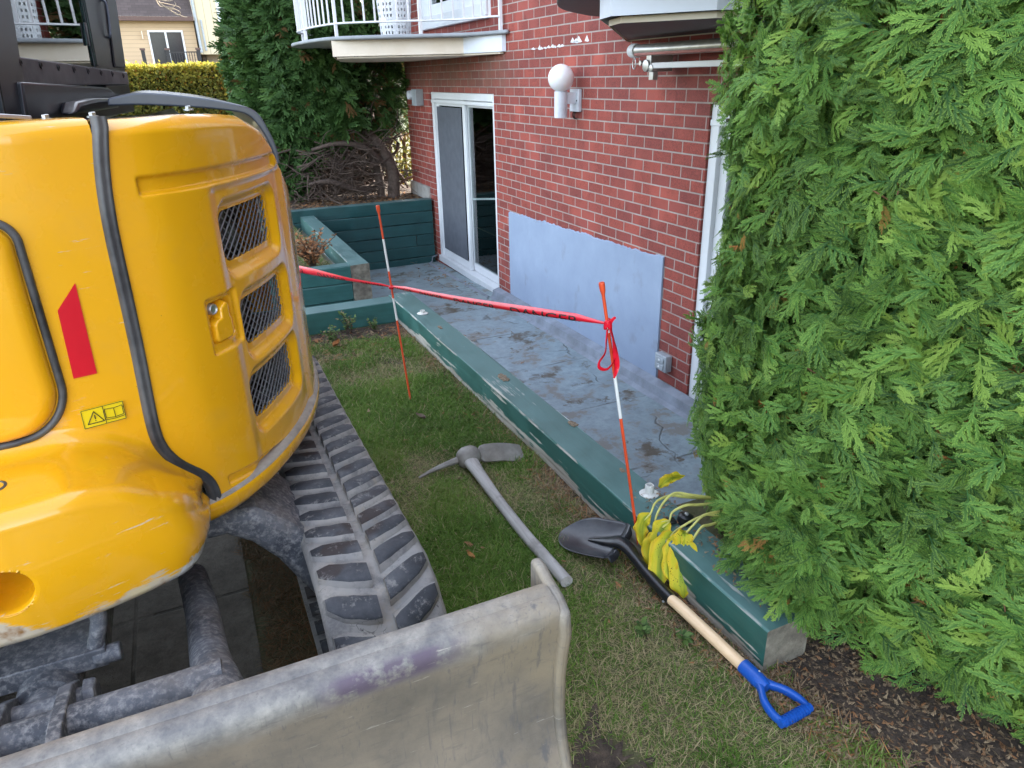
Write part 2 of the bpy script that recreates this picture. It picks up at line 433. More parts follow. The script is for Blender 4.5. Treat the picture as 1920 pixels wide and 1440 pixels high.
def mk_patio():
    m = NM('painted_flagstone')
    wob = m.comb(m.noise(3, 3), m.noise(3.3, 3), 0.0)
    vv = m.n.new('ShaderNodeVectorMath'); vv.operation = 'ADD'; m.l.new(m.pos, vv.inputs[0])
    w2 = m.n.new('ShaderNodeVectorMath'); w2.operation = 'SCALE'; m.l.new(wob, w2.inputs[0]); w2.inputs['Scale'].default_value = .35; m.l.new(w2.outputs[0], vv.inputs[1])
    ed = m.voro(.95, 'DISTANCE_TO_EDGE', vv.outputs[0], rand=.55)
    cell = m.voro(.95, 'F1', vv.outputs[0], 'Color', rand=.55)
    n = m.noise(4, 6, .65); n2 = m.noise(16, 6, .7)
    c = m.ramp(n2, [(.3, (.17, .215, .235)), (.5, (.255, .325, .355)), (.72, (.35, .43, .465))])
    c = m.mix(m.math('MULTIPLY', m.sep(cell)[0], .45), c, (.20, .235, .25))
    wear = m.ramp(n, [(.52, 0), (.60, .85)])
    wear = m.math('MULTIPLY', wear, m.ramp(n2, [(.42, 0), (.5, 1)]))
    c = m.mix(wear, c, (.20, .185, .16))
    dirt = m.ramp(m.noise(1.9, 6, .7), [(.57, 0), (.60, .95)])
    c = m.mix(m.math('MULTIPLY', dirt, m.ramp(m.noise(9, 4), [(.4, .3), (.55, 1)])), c, (.10, .082, .055))
    crack = m.ramp(ed, [(.0, 1), (.010, 0)])
    crack = m.math('MULTIPLY', crack, m.ramp(m.noise(2.5, 3), [(.46, .0), (.54, .9)]))
    x, y, z = m.sep(m.pos); wb = m.math('MULTIPLY', m.math('SUBTRACT', m.noise(2.2, 4), .5), .05)
    jy = m.ramp(m.math('ABSOLUTE', m.math('SUBTRACT', m.math('FRACT', m.math('MULTIPLY', m.math('ADD', y, wb), 1 / .86)), .5)), [(.0, 1), (.006, 1), (.012, 0)])
    jx = m.ramp(m.math('ABSOLUTE', m.math('SUBTRACT', m.math('ADD', x, wb), 2.18)), [(.0, 1), (.005, 1), (.011, 0)])
    crack = m.math('MAXIMUM', crack, m.math('MULTIPLY', jy, m.ramp(m.noise(3, 4), [(.38, .1), (.54, .9)])))
    c = m.mix(m.math('MULTIPLY', crack, .8), c, (.085, .08, .07))
    h = m.math('ADD', m.math('MULTIPLY', crack, -1.0), m.math('ADD', m.math('MULTIPLY', n2, .35), m.math('MULTIPLY', m.sep(cell)[1], .5)))
    return m.fin(c, m.ramp(n2, [(.3, .42), (.7, .7)]), 0, m.bump(h, .6, .012))
M['patio'] = mk_patio()

def mk_green(name, base, axis, peel=0.5, z0=.0, low=True):
    """weathered green stain on timber; axis = grain direction 0 x / 1 y"""
    m = NM(name)
    gs = (2.5, 45, 45) if axis == 0 else (45, 2.5, 45)
    g = m.noise(1, 5, .6, m.scale(m.pos, gs)); n = m.noise(5, 5, .6)
    c = m.mix(m.ramp(n, [(.3, 0), (.7, 1)]), tuple(b * .8 for b in base), tuple(b * 1.25 for b in base))
    c = m.mix(m.ramp(g, [(.35, .25), (.6, 0)]), c, tuple(b * .45 for b in base))
    x, y, z = m.sep(m.pos)
    big = m.noise(2.6, 4, .65)
    k = m.math('ADD', m.math('MULTIPLY', g, .55), m.math('MULTIPLY', big, .6))
    if low:
        k = m.math('ADD', k, m.ramp(m.math('SUBTRACT', z, z0), [(.0, .34), (.03, .20), (.07, .06), (.11, 0)]))
    pl = m.ramp(k, [(.80 - .12 * peel, 0), (.83 - .12 * peel, 1)])
    wood = m.ramp(g, [(.35, (.20, .18, .15)), (.65, (.47, .45, .40))])
    c = m.mix(pl, c, wood)
    h = m.math('ADD', m.math('MULTIPLY', g, .6), m.math('MULTIPLY', pl, -.35))
    # sky reflection and weathering painted as a paler tone on upward faces
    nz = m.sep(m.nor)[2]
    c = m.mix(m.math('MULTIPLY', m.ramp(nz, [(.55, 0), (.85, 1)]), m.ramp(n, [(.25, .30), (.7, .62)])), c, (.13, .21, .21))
    return m.fin(c, m.ramp(n, [(.3, .38), (.7, .6)]), 0, m.bump(h, .6, .005))
M['green_y'] = mk_green('green_stain_along', (.026, .108, .092), 1, .95)
M['green_x'] = mk_green('green_stain_across', (.026, .108, .100), 0, .3, low=False)
M['green_dark'] = mk_green('dark_green_stain', (.008, .055, .056), 0, -.02, low=False)
M['green_edge'] = mk_green('worn_timber_arris', (.05, .15, .13), 1, 1.75, low=False)
M['green_gone'] = mk_green('faded_green_stain', (.06, .14, .125), 1, .95, low=False)
M['endgrain'] = simple('weathered_end_grain', (.17, .155, .12), .85, var=.45, sc=25, bump=.5, dirt=((.07, .05, .04), .8))

def mk_wood(name, a, b, axis_scale, rough=.6, kn=0.0):
    m = NM(name)
    g = m.noise(1, 5, .6, m.scale(m.obj, axis_scale)); n = m.noise(9, 4, .6, m.obj)
    c = m.mix(m.ramp(g, [(.3, 0), (.68, 1)]), a, b)
    c = m.mix(m.ramp(n, [(.5, 0), (.8, .35)]), c, tuple(x * .6 for x in a))
    if kn:
        st = m.ramp(m.noise(5, 4, .7, m.obj), [(.56, 0), (.66, kn)])
        c = m.mix(st, c, (.10, .085, .07))
    return m.fin(c, rough, 0, m.bump(g, .35, .003))
M['old_wood'] = mk_wood('grey_weathered_handle', (.25, .235, .22), (.40, .385, .365), (60, 4, 60), .7, .45)
M['new_wood'] = mk_wood('pale_ash_handle', (.66, .44, .25), (.76, .58, .38), (50, 2.5, 50), .45)
M['pick_iron'] = simple('weathered_iron', (.22, .21, .19), .6, .3, var=.35, sc=14, bump=.4, dirt=((.12, .085, .06), .7))
M['shovel_black'] = simple('black_shovel_coat', (.020, .022, .028), .32, .0, var=.3, sc=7, dirt=((.16, .16, .155), .55))
M['socket_black'] = simple('black_socket_coat', (.010, .011, .013), .28)
M['blue_plastic'] = simple('blue_plastic', (.005, .066, .33), .38, var=.15, sc=10, dirt=((.04, .13, .36), .4))
M['stake_orange'] = simple('orange_stake', (.72, .085, .028), .4, var=.1)
M['stake_white'] = simple('white_stake_band', (.76, .77, .76), .4, var=.05)
def mk_tape():
    m = NM('red_danger_tape')
    n = m.noise(9, 3, .6)
    c = m.mix(m.ramp(n, [(.35, 0), (.7, 1)]), (.66, .005, .022), (.74, .016, .045))
    return m.fin(c, .28, 0, m.bump(m.noise(26, 2), .25, .004), **{'Transmission Weight': 0.0})
M['tape'] = mk_tape()

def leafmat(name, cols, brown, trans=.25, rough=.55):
    """attribute v: tone per spray, with painted light in the hedges; attribute b: 1 on a dead spray"""
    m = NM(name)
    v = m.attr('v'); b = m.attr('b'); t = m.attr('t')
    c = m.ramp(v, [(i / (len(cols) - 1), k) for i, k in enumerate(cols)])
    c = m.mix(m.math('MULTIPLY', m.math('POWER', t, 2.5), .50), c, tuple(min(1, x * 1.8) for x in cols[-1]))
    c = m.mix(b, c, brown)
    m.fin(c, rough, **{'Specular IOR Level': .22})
    tr = m.n.new('ShaderNodeBsdfTranslucent'); m.l.new(c, tr.inputs[0])
    mx = m.n.new('ShaderNodeMixShader'); mx.inputs[0].default_value = trans
    m.l.new(m.bs.outputs[0], mx.inputs[1]); m.l.new(tr.outputs[0], mx.inputs[2]); m.l.new(mx.outputs[0], m.out.inputs[0])
    return m.m
M['cedar'] = leafmat('cedar_sprays', [(.019, .072, .018), (.050, .148, .032), (.100, .225, .042), (.23, .34, .06)], (.42, .17, .05), .30)
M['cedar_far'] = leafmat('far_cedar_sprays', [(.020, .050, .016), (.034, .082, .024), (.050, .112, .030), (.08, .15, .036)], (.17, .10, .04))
M['privet'] = leafmat('privet_leaves', [(.065, .085, .022), (.13, .145, .032), (.25, .24, .04), (.46, .38, .05)], (.30, .16, .03), .35)
M['grass'] = leafmat('grass_blades', [(.06, .125, .016), (.095, .19, .024), (.135, .24, .034), (.18, .22, .055)], (.42, .33, .19), .3, .6)
M['dead_grass'] = leafmat('dead_grass', [(.09, .068, .036), (.14, .10, .052), (.21, .15, .08), (.11, .08, .042)], (.20, .10, .045), .2, .8)
M['litter'] = leafmat('litter', [(.09, .06, .042), (.14, .095, .06), (.22, .15, .09), (.34, .25, .15)], (.30, .14, .06), .15, .8)
M['weed'] = leafmat('weed_leaf', [(.05, .10, .03), (.08, .14, .04), (.12, .19, .05), (.10, .16, .05)], (.25, .19, .11), .3)
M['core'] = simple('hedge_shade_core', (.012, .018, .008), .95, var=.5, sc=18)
M['bark'] = simple('brown_bark', (.085, .06, .048), .9, var=.4, sc=30, bump=.6)
M['twig'] = simple('dry_twig', (.075, .052, .04), .9, var=.4, sc=20)
M['pale_twig'] = simple('pale_twig', (.42, .33, .24), .8)

def mk_soil():
    m = NM('lawn_soil')
    n = m.noise(6, 6, .7); f = m.noise(60, 5, .7)
    c = m.ramp(n, [(.3, (.055, .065, .022)), (.5, (.09, .092, .036)), (.72, (.14, .11, .06))])
    c = m.mix(m.ramp(f, [(.4, 0), (.7, .6)]), c, (.12, .10, .055))
    return m.fin(c, .95, 0, m.bump(f, .8, .012))
M['soil'] = mk_soil()
def mk_mulch():
    m = NM('dark_mulch')
    n = m.noise(28, 6, .75); f = m.noise(90, 5, .7)
    c = m.ramp(n, [(.3, (.022, .016, .012)), (.5, (.06, .042, .03)), (.7, (.12, .085, .06))])
    return m.fin(c, .95, 0, m.bump(m.math('ADD', n, m.math('MULTIPLY', f, .5)), .9, .015))
M['mulch'] = mk_mulch()
def mk_walk():
    m = NM('shadowed_concrete_walk')
    x, y, z = m.sep(m.pos)
    n = m.noise(11, 6, .7); f = m.noise(120, 4, .7)
    c = m.ramp(n, [(.3, (.065, .055, .042)), (.55, (.125, .107, .083)), (.8, (.20, .175, .14))])
    c = m.mix(m.ramp(f, [(.5, 0), (.7, .5)]), c, (.055, .05, .045))
    fr = m.math('FRACT', m.math('MULTIPLY', y, 1 / .62)); j = m.ramp(m.math('ABSOLUTE', m.math('SUBTRACT', fr, .5)), [(.0, 1), (.008, 1), (.014, 0)])
    fx = m.math('FRACT', m.math('MULTIPLY', m.math('ADD', x, .145), 1 / .5)); jx = m.ramp(m.math('ABSOLUTE', m.math('SUBTRACT', fx, .5)), [(.0, 1), (.008, 1), (.014, 0)])
    j = m.math('MAXIMUM', j, jx)
    j = m.math('MULTIPLY', j, m.ramp(m.noise(6, 4), [(.42, .25), (.55, 1)])); c = m.mix(m.ramp(m.noise(34, 6, .75), [(.5, 0), (.68, .6)]), c, (.05, .04, .03)); c = m.mix(j, c, (.035, .029, .02))
    return m.fin(c, .9, 0, m.bump(m.math('SUBTRACT', f, m.math('MULTIPLY', j, 2.0)), .6, .008))
M['walk'] = mk_walk()
def mk_siding(name, col, vert=False, pitch=.12):
    m = NM(name)
    x, y, z = m.sep(m.pos)
    fr = m.math('FRACT', m.math('MULTIPLY', x if vert else z, 1 / pitch))
    ln = m.ramp(fr, [(.0, .0), (.06, .0), (.12, 1), (1, 1)])
    c = m.mix(ln, tuple(k * .6 for k in col), col)
    c = m.mix(m.ramp(m.noise(1.5, 4), [(.3, 0), (.8, .2)]), c, tuple(k * .8 for k in col))
    return m.fin(c, .6, 0, m.bump(fr, .5, .02))
M['siding'] = mk_siding('tan_lap_siding', (.56, .41, .255), False, .2)
M['siding_cream'] = mk_siding('cream_board_siding', (.62, .53, .36), True, .40)
def mk_shingle():
    m = NM('brown_shingles')
    x, y, z = m.sep(m.pos)
    b = m.n.new('ShaderNodeTexBrick'); m.l.new(m.comb(x, m.math('MULTIPLY', y, 1.25), 0.0), b.inputs['Vector']); b.inputs['Scale'].default_value = 1
    b.inputs['Brick Width'].default_value = .35; b.inputs['Row Height'].default_value = .17; b.inputs['Mortar Size'].default_value = .012
    b.inputs['Color1'].default_value = (.062, .046, .043, 1); b.inputs['Color2'].default_value = (.085, .064, .060, 1); b.inputs['Mortar'].default_value = (.05, .04, .038, 1)
    return m.fin(b.outputs['Color'], .9, 0, m.bump(m.noise(30, 4), .4, .01))
M['shingle'] = mk_shingle()
M['brown_trim'] = simple('brown_fascia', (.10, .055, .045), .5)
M['black_metal'] = simple('black_rail_metal', (.012, .013, .015), .4)
M['fascia_cream'] = simple('cream_fascia', (.76, .67, .55), .5, var=.05, sc=3, dirt=((.50, .37, .21), .5))
M['fascia_white'] = simple('white_fascia', (.66, .69, .75), .5, var=.05, sc=3)
M['slab_grey'] = simple('grey_membrane', (.27, .29, .31), .6, var=.2, sc=6)
M['soffit'] = simple('dark_soffit', (.07, .065, .06), .6, var=.2, sc=8)
M['aluminium'] = simple('brushed_aluminium', (.52, .52, .51), .35, .6, dirt=((.42, .38, .30), .5))
M['concrete'] = simple('raw_concrete', (.30, .29, .27), .9, var=.25, sc=8, bump=.3)
M['plinth'] = simple('grey_painted_plinth', (.24, .27, .32), .75, var=.25, sc=7, bump=.25, dirt=((.12, .12, .11), .6))
def spotted_leaf():
    m = leafmat('yellow_hosta_leaf', [(.24, .33, .03), (.55, .53, .03), (.74, .55, .03), (.50, .25, .035)], (.04, .022, .012), .3)
    nt = m.node_tree; n = nt.nodes; geo = n.new('ShaderNodeNewGeometry')
    vo = n.new('ShaderNodeTexVoronoi'); vo.inputs['Scale'].default_value = 150; nt.links.new(geo.outputs['Position'], vo.inputs['Vector'])
    no = n.new('ShaderNodeTexNoise'); no.inputs['Scale'].default_value = 26; nt.links.new(geo.outputs['Position'], no.inputs['Vector'])
    su = n.new('ShaderNodeMath'); su.operation = 'ADD'; nt.links.new(vo.outputs['Distance'], su.inputs[0])
    mu = n.new('ShaderNodeMath'); mu.operation = 'MULTIPLY'; nt.links.new(no.outputs['Fac'], mu.inputs[0]); mu.inputs[1].default_value = -.75; nt.links.new(mu.outputs[0], su.inputs[1])
    rp = n.new('ShaderNodeValToRGB'); rp.color_ramp.elements[0].position = -0.0; rp.color_ramp.elements[0].color = (1, 1, 1, 1); rp.color_ramp.elements[1].position = .02; rp.color_ramp.elements[1].color = (0, 0, 0, 1)
    ad = n.new('ShaderNodeMath'); ad.operation = 'ADD'; ad.inputs[1].default_value = .27; nt.links.new(su.outputs[0], ad.inputs[0]); nt.links.new(ad.outputs[0], rp.inputs[0])
    bs = n['Principled BSDF']; old = bs.inputs['Base Color'].links[0].from_socket
    mx = n.new('ShaderNodeMix'); mx.data_type = 'RGBA'; nt.links.new(rp.outputs[0], mx.inputs[0]); nt.links.new(old, mx.inputs[6]); mx.inputs[7].default_value = (.03, .018, .01, 1)
    for l in list(old.links):
        if l.to_node != mx: to = l.to_socket; nt.links.new(mx.outputs[2], to)
    return m
M['yellow_leaf'] = spotted_leaf() if True else leafmat('yellow_hosta_leaf', [(.42, .40, .02), (.62, .52, .02), (.70, .50, .03), (.60, .36, .03)], (.04, .022, .012), .3)
M['yellow_stem'] = simple('pale_yellow_stem', (.52, .50, .14), .5, var=.25, sc=20)
M['pvc'] = simple('dirty_white_pvc', (.66, .66, .62), .45, var=.1, sc=20, dirt=((.20, .13, .08), .6))
# ------------------------------------------------------------------ excavator
EX = thing('mini_excavator', (-.5, 2.1, 0), 'yellow mini excavator parked on the lawn beside the green timbers', 'excavator')
PU = crom([(-1.3, 1.53), (-.8, 1.53), (-.45, 1.53), (-.3, 1.545), (-.18, 1.575), (-.077, 1.613), (-.02, 1.65), (.036, 1.705), (.096, 1.785), (.165, 1.905), (.217, 2.025), (.255, 2.15), (.28, 2.28), (.293, 2.42), (.297, 2.6), (.297, 3.2)], 12)
PB = crom([(-1.3, 1.30), (-.8, 1.30), (-.46, 1.30), (-.376, 1.306), (-.288, 1.326), (-.193, 1.358), (-.135, 1.388), (-.106, 1.43), (-.092, 1.5), (-.088, 1.6)], 12)
def arcl(P): return np.r_[0, np.cumsum(np.linalg.norm(np.diff(P, axis=0), axis=1))]
SU, SB = arcl(PU), arcl(PB)
def onP(P, SS, s):
    s = np.asarray(s, float)
    return np.stack([np.interp(s, SS, P[:, 0]), np.interp(s, SS, P[:, 1])], -1)
def nrmP(P, SS, s):
    e = .02
    d = onP(P, SS, np.minimum(np.asarray(s) + e, SS[-1])) - onP(P, SS, np.maximum(np.asarray(s) - e, 0))
    d /= np.linalg.norm(d, axis=-1, keepdims=True)
    return np.stack([d[..., 1], -d[..., 0]], -1)
def PT(s, z, off=0.0, P=None, SS=None):
    """a point on the upper body's skin: s along the plan curve, z up, off outwards"""
    P = PU if P is None else P; SS = SU if SS is None else SS
    s = np.asarray(s, float); z = np.asarray(z, float)
    q = onP(P, SS, s) + nrmP(P, SS, s) * np.asarray(off)[..., None]
    return np.concatenate([q, np.broadcast_to(z, s.shape)[..., None]], -1)

def grid_faces(nr, nc):
    i = np.arange(nr - 1)[:, None] * nc + np.arange(nc - 1)[None]
    return np.stack([i, i + 1, i + nc + 1, i + nc], -1).reshape(-1, 4)

def rrect(s, z, s0, s1, z0, z1, r, sk=0.0):
    cx, cz = (s0 + s1) / 2, (z0 + z1) / 2
    qx = np.abs(s - cx - sk * (cz - z)) - (s1 - s0) / 2 + r; qz = np.abs(z - cz) - (z1 - z0) / 2 + r
    return np.hypot(np.maximum(qx, 0), np.maximum(qz, 0)) + np.minimum(np.maximum(qx, qz), 0) - r

# --- right rear side panel with three vents and a latch recess
VENTS = [(1.449, 1.726, 1.213, 1.330, .022), (1.474, 1.744, .998, 1.114, .022), (1.453, 1.735, .804, .918, .022)]
def top_z(s):
    return np.interp(s, [0, 1.40, 1.52, 1.61, 1.69, 1.763, 1.82, 1.90, 2.0, 2.2, 2.94], [1.54, 1.54, 1.535, 1.527, 1.506, 1.468, 1.425, 1.37, 1.33, 1.30, 1.30])
seamZ = np.array([.66, .70, .745, .78, .811, .866, .931, 1.042, 1.159, 1.269, 1.373, 1.471, 1.545])
seamS = np.array([1.243, 1.247, 1.240, 1.215, 1.185, 1.156, 1.151, 1.156, 1.160, 1.162, 1.165, 1.176, 1.192])
def seam_s(z): return np.interp(z, seamZ, seamS)
def panel_off(s, z):
    o = np.full_like(s, .008)
    # the vent column sits in a shallow scoop
    o -= .010 * sstep(1.385, 1.43, s) * sstep(1.40, 1.375, z) * sstep(1.86, 1.80, s)
    for (a, b, c, d, r) in VENTS:
        e = rrect(s, z, a - .004, b + .010, c - .014, d + .004, r)
        o -= .020 * sstep(.030, .002, e)
    e = rrect(s, z, 1.322, 1.436, 1.030, 1.158, .006)
    o -= .008 * sstep(.004, -.004, e)
    e = rrect(s, z, 1.334, 1.418, 1.052, 1.146, .006)
    o -= .020 * sstep(.003, -.003, e)
    zl = 1.433 - .012 * (s - 1.24)                                         # ledge below the hood edge
    o -= .012 * sstep(-.004, .006, zl - z) * sstep(-.038, -.028, z - zl) * sstep(1.226, 1.236, s) * sstep(1.80, 1.77, s)
    zl2 = .735 - .10 * np.clip((s - 1.29) / .48, 0, 1) + .035 * np.clip((s - 1.29) / .48, 0, 1)
    o -= .010 * sstep(.0, .008, zl2 - z) * sstep(-.030, -.022, z - zl2) * sstep(1.285, 1.295, s) * sstep(1.83, 1.80, s)
    # corner roll to the top edge
    t = top_z(s) - z
    o -= .028 * np.clip(1 - t / .03, 0, 1) ** 2
    return o
ss = np.r_[np.arange(1.145, 1.90, .0028), np.linspace(1.90, 2.93, 30)]
zz = np.arange(0, 1.0001, 1 / 300.)
SG, TG = np.meshgrid(ss, zz)
ZG = .69 + TG * (top_z(SG) - .69)
# snap to the vent outlines
for (a, b, c, d, r) in VENTS:
    e = rrect(SG, ZG, a, b, c, d, r); h = 1e-4
    gx = (rrect(SG + h, ZG, a, b, c, d, r) - e) / h; gz = (rrect(SG, ZG + h, a, b, c, d, r) - e) / h
    k = np.abs(e) < .0019
    SG = np.where(k, SG - gx * e, SG); ZG = np.where(k, ZG - gz * e, ZG)
SL = seam_s(ZG)
SG = np.where(SG < SL - .004, np.minimum(SG, SL), SG)
V = PT(SG, ZG, panel_off(SG, ZG)).reshape(-1, 3)
F = grid_faces(*SG.shape)
cs, cz = SG.reshape(-1)[F].mean(1), ZG.reshape(-1)[F].mean(1)
keep = cs > seam_s(cz) - .006
for (a, b, c, d, r) in VENTS: keep &= rrect(cs, cz, a, b, c, d, r) > -.0004
PANEL = mesh_np('engine_side_panel', V, F[keep], M['yellow'], EX, True)
# each vent: expanded-metal grille and the reveal around it
for (a, b, c, d, r) in VENTS:
    g = MB()
    st = .0295; nx = int((b - a + d - c) / st) + 3
    for sgn in (1, -1):
        for k in range(-4, nx + 14):
            pts = []
            for zq in np.linspace(c - .014, d + .014, 15):
                sq = a - .10 + k * st + (sgn * (zq - (c + d) / 2)) * 1.25
                if a - .022 < sq < b + .022: pts.append((sq, zq))
            if len(pts) > 1:
                P3 = PT(np.array([p[0] for p in pts]), np.array([p[1] for p in pts]), np.full(len(pts), -.026 + .0012 * sgn))
                g.tube(P3, .0021, 4, False)
    g.build('vent_grille', M['mesh_wire'], PANEL)
    # reveal: a short skirt going in
    n = 60; th = np.linspace(0, 2 * PI, n, endpoint=False)
    cx, cz0 = (a + b) / 2, (c + d) / 2
    qs, qz = [], []
    for t in th:
        lo, hi = 0, .3
        for _ in range(26):
            mid = (lo + hi) / 2
            if rrect(np.array(cx + mid * math.cos(t)), np.array(cz0 + mid * math.sin(t)), a, b, c, d, r) < 0: lo = mid
            else: hi = mid
        qs.append(cx + lo * math.cos(t)); qz.append(cz0 + lo * math.sin(t))
    qs, qz = np.array(qs), np.array(qz)
    A = PT(qs, qz, panel_off(qs, qz)); B = PT(qs, qz, np.full(n, -.035))
    VV = np.concatenate([A, B]); i = np.arange(n); j = (i + 1) % n
    mesh_np('vent_reveal', VV, np.stack([i, j, j + n, i + n], -1), M['yellow'], PANEL, True)
# dark engine bay behind the panel
sb_, zb_ = np.meshgrid(np.linspace(1.30, 1.9, 30), np.linspace(.72, 1.42, 30))
mesh_np('engine_bay', PT(sb_, zb_, -.16 + .05 * vnoise(sb_ * 14, zb_ * 14)).reshape(-1, 3), grid_faces(30, 30), M['dark_inside'], EX, True)
EGM = simple('engine_grey', (.10, .105, .11), .6, var=.5, sc=20)
for (s, z, r) in ((1.56, 1.30, .05), (1.64, 1.24, .035), (1.60, 1.06, .045), (1.55, .88, .04), (1.66, .86, .03)):
    g = MB(); p = PT(s, z, -.13); nn = nrmP(PU, SU, s)
    g.lathe(p, (nn[0], nn[1], 0), [(r * .4, .05), (r, .04), (r, -.03), (r * .5, -.03)], 16)
    g.build('engine_block', EGM, EX, smooth=40)
# latch
LA = MB()
def ps(s, z, off): return PT(s, z, off)
prof = [(1.362, 1.134), (1.384, 1.146), (1.394, 1.140), (1.392, 1.110), (1.398, 1.098), (1.397, 1.058), (1.388, 1.050), (1.338, 1.050), (1.331, 1.058), (1.333, 1.098), (1.345, 1.106), (1.360, 1.108)]
A = [ps(p[0], p[1], -.019) for p in prof]
cxs, czs = np.mean([p[0] for p in prof]), np.mean([p[1] for p in prof])
B = [ps(cxs + (p[0] - cxs) * .84, czs + (p[1] - czs) * .88, .008) for p in prof]
n = len(prof)
LA.add(A + B, [(i, (i + 1) % n, n + (i + 1) % n, n + i) for i in range(n)] + [tuple(range(n, 2 * n))])
LT = LA.build('door_latch', M['yellow'], PANEL, bevel=.004, seg=3)
g = MB(); nn = nrmP(PU, SU, 1.345); ax = (nn[0], nn[1], 0)
g.lathe(ps(1.346, 1.132, -.006), ax, [(.013, -.014), (.013, .006), (.011, .009), (.0095, .008), (.0085, .006), (.003, .005)], 24)
LK = g.build('lock', M['zinc'], PANEL, smooth=40)

# --- rubber seam between counterweight and panel
sc_ = crom(np.stack([seamS, seamZ], 1)[::-1], 10); sc_ = np.stack([np.convolve(np.pad(sc_[:, i], 6, 'edge'), np.ones(13) / 13, 'valid') for i in (0, 1)], 1); sc_[0, 1] = 1.548; sc_[-1, 1] = .668
td = np.gradient(sc_, axis=0); td /= np.linalg.norm(td, axis=1)[:, None]
w = .0135; prof2 = [(-w, -.004), (-w * .8, .012), (-.004, .017), (.001, .010), (.005, .016), (w * .85, .013), (w, -.004)]
V = np.concatenate([PT(sc_[:, 0] - p * td[:, 1], sc_[:, 1] + p * td[:, 0], np.full(len(sc_), q)) for p, q in prof2])
nq = len(sc_); i = np.arange(nq - 1)
F = np.concatenate([np.stack([k * nq + i, k * nq + i + 1, (k + 1) * nq + i + 1, (k + 1) * nq + i], -1) for k in range(len(prof2) - 1)])
mesh_np('rubber_seam', V, F[:, ::-1], M['rubber_seal'], EX, True)

# --- rim under the panel
sq = np.linspace(1.20, 2.9, 166); pr = [(-.02, .700), (.012, .697), (.018, .690), (.019, .676), (.016, .655), (.008, .642), (-.03, .640)]
V = np.concatenate([PT(sq, np.full(len(sq), z), np.full(len(sq), o)) for o, z in pr])
nq = len(sq); i = np.arange(nq - 1)
F = np.concatenate([np.stack([k * nq + i, k * nq + i + 1, (k + 1) * nq + i + 1, (k + 1) * nq + i], -1) for k in range(len(pr) - 1)])
mi = np.repeat(np.array([1, 1, 0, 0, 0, 0]), nq - 1)
mesh_np('panel_rim', V, F[:, ::-1], [M['yellow'], M['rim_dust']], EX, True, midx=mi)

# --- counterweight: column above, heavy bulge below
nt = 380; tt = np.r_[np.linspace(0, .6, 160, endpoint=False), np.linspace(.6, 1, 220)]
su = np.interp(tt, [0, .62, .85, 1], [0, .88, 1.12, 1.246]); sb = np.interp(tt, [0, .62, .85, 1], [0, .90, 1.16, SB[-1]])
a = onP(PU, SU, su); b = onP(PB, SB, sb)
nb = nrmP(PB, SB, sb)
zs = np.interp(sb, [0, 1.02, 1.10, 1.16, 1.22, 1.30, 1.41], [.93, .93, .905, .862, .825, .785, .745])
zs = np.convolve(np.pad(zs, 20, 'edge'), np.hanning(43)[1:-1] / np.hanning(43).sum(), 'valid')
rows = []
def row(p, z): rows.append(np.concatenate([p, np.broadcast_to(np.asarray(z, float), (nt,))[:, None]], 1))
na = nrmP(PU, SU, su)
row(a - na * .10, 1.545); row(a - na * .03, 1.545); row(a - na * .012, 1.541); row(a - na * .003, 1.532); row(a, 1.515)
for k in np.linspace(0, 1, 60)[1:]:
    row(a, 1.515 + (zs + .042 - 1.515) * k)
d = b - a; dl = np.linalg.norm(d, axis=1, keepdims=True); du = d / np.maximum(dl, 1e-6)
rr = np.minimum(.055, dl * .45)
for t in np.linspace(0, PI / 2, 9)[1:]:                                     # concave fillet onto the shelf
    row(a + du * rr * (1 - math.cos(t)), zs + .042 - .037 * math.sin(t))
for k in np.linspace(0, 1, 8)[1:]:
    row(a + du * (rr + (dl - 1.7 * rr) * k), zs + .005 - .010 * k)
for t in np.linspace(0, PI / 2, 9)[1:]:                                     # convex nose
    row(a + du * (dl - rr * .7 + rr * .7 * math.sin(t)), zs - .005 - np.minimum(.035, rr[:, 0] + .010) * (1 - math.cos(t)))
zb = rows[-1][:, 2].copy()
for k in np.linspace(0, 1, 90)[1:]:
    lean = .012 * np.sin(PI * k)
    row(b + nb * lean, zb + (.672 - zb) * k)
row(b - nb * .006, .661); row(b - nb * .02, .654); row(b - nb * .10, .652); row(b - nb * .30, .652)
GV = np.stack(rows)                                                         # (rows, nt, 3)
nr = len(rows)
HOLE = (.880, .779, .046)
flat = GV.reshape(-1, 3)
sbg = np.broadcast_to(sb, (nr, nt)).reshape(-1)
rowi = np.repeat(np.arange(nr), nt)
lower = rowi > nr - 95
e = np.hypot(sbg - HOLE[0], flat[:, 2] - HOLE[1])
k = lower & (np.abs(e - HOLE[2]) < .0045)
ang = np.arctan2(flat[:, 2] - HOLE[1], sbg - HOLE[0])
ns_, nz_ = HOLE[0] + HOLE[2] * np.cos(ang), HOLE[1] + HOLE[2] * np.sin(ang)
q = onP(PB, SB, ns_) + nrmP(PB, SB, ns_) * .010
flat[k, 0] = q[k, 0]; flat[k, 1] = q[k, 1]; flat[k, 2] = nz_[k]
e2 = np.where(lower, np.hypot(np.where(k, ns_, sbg) - HOLE[0], flat[:, 2] - HOLE[1]), 9.)
F = grid_faces(nr, nt)
keep = e2[F].mean(1) > HOLE[2] - .0003
sug = np.broadcast_to(su, (nr, nt)).reshape(-1)
keep &= ~((flat[:, 2][F].mean(1) > 1.0) & (sug[F].mean(1) > 1.172))
CW = mesh_np('counterweight', flat, F[keep][:, ::-1], M['yellow_chip'], EX, True)
hp = onP(PB, SB, HOLE[0]) + nrmP(PB, SB, HOLE[0]) * .011
n = 40; th = np.arange(n) * 2 * PI / n
ringv = []
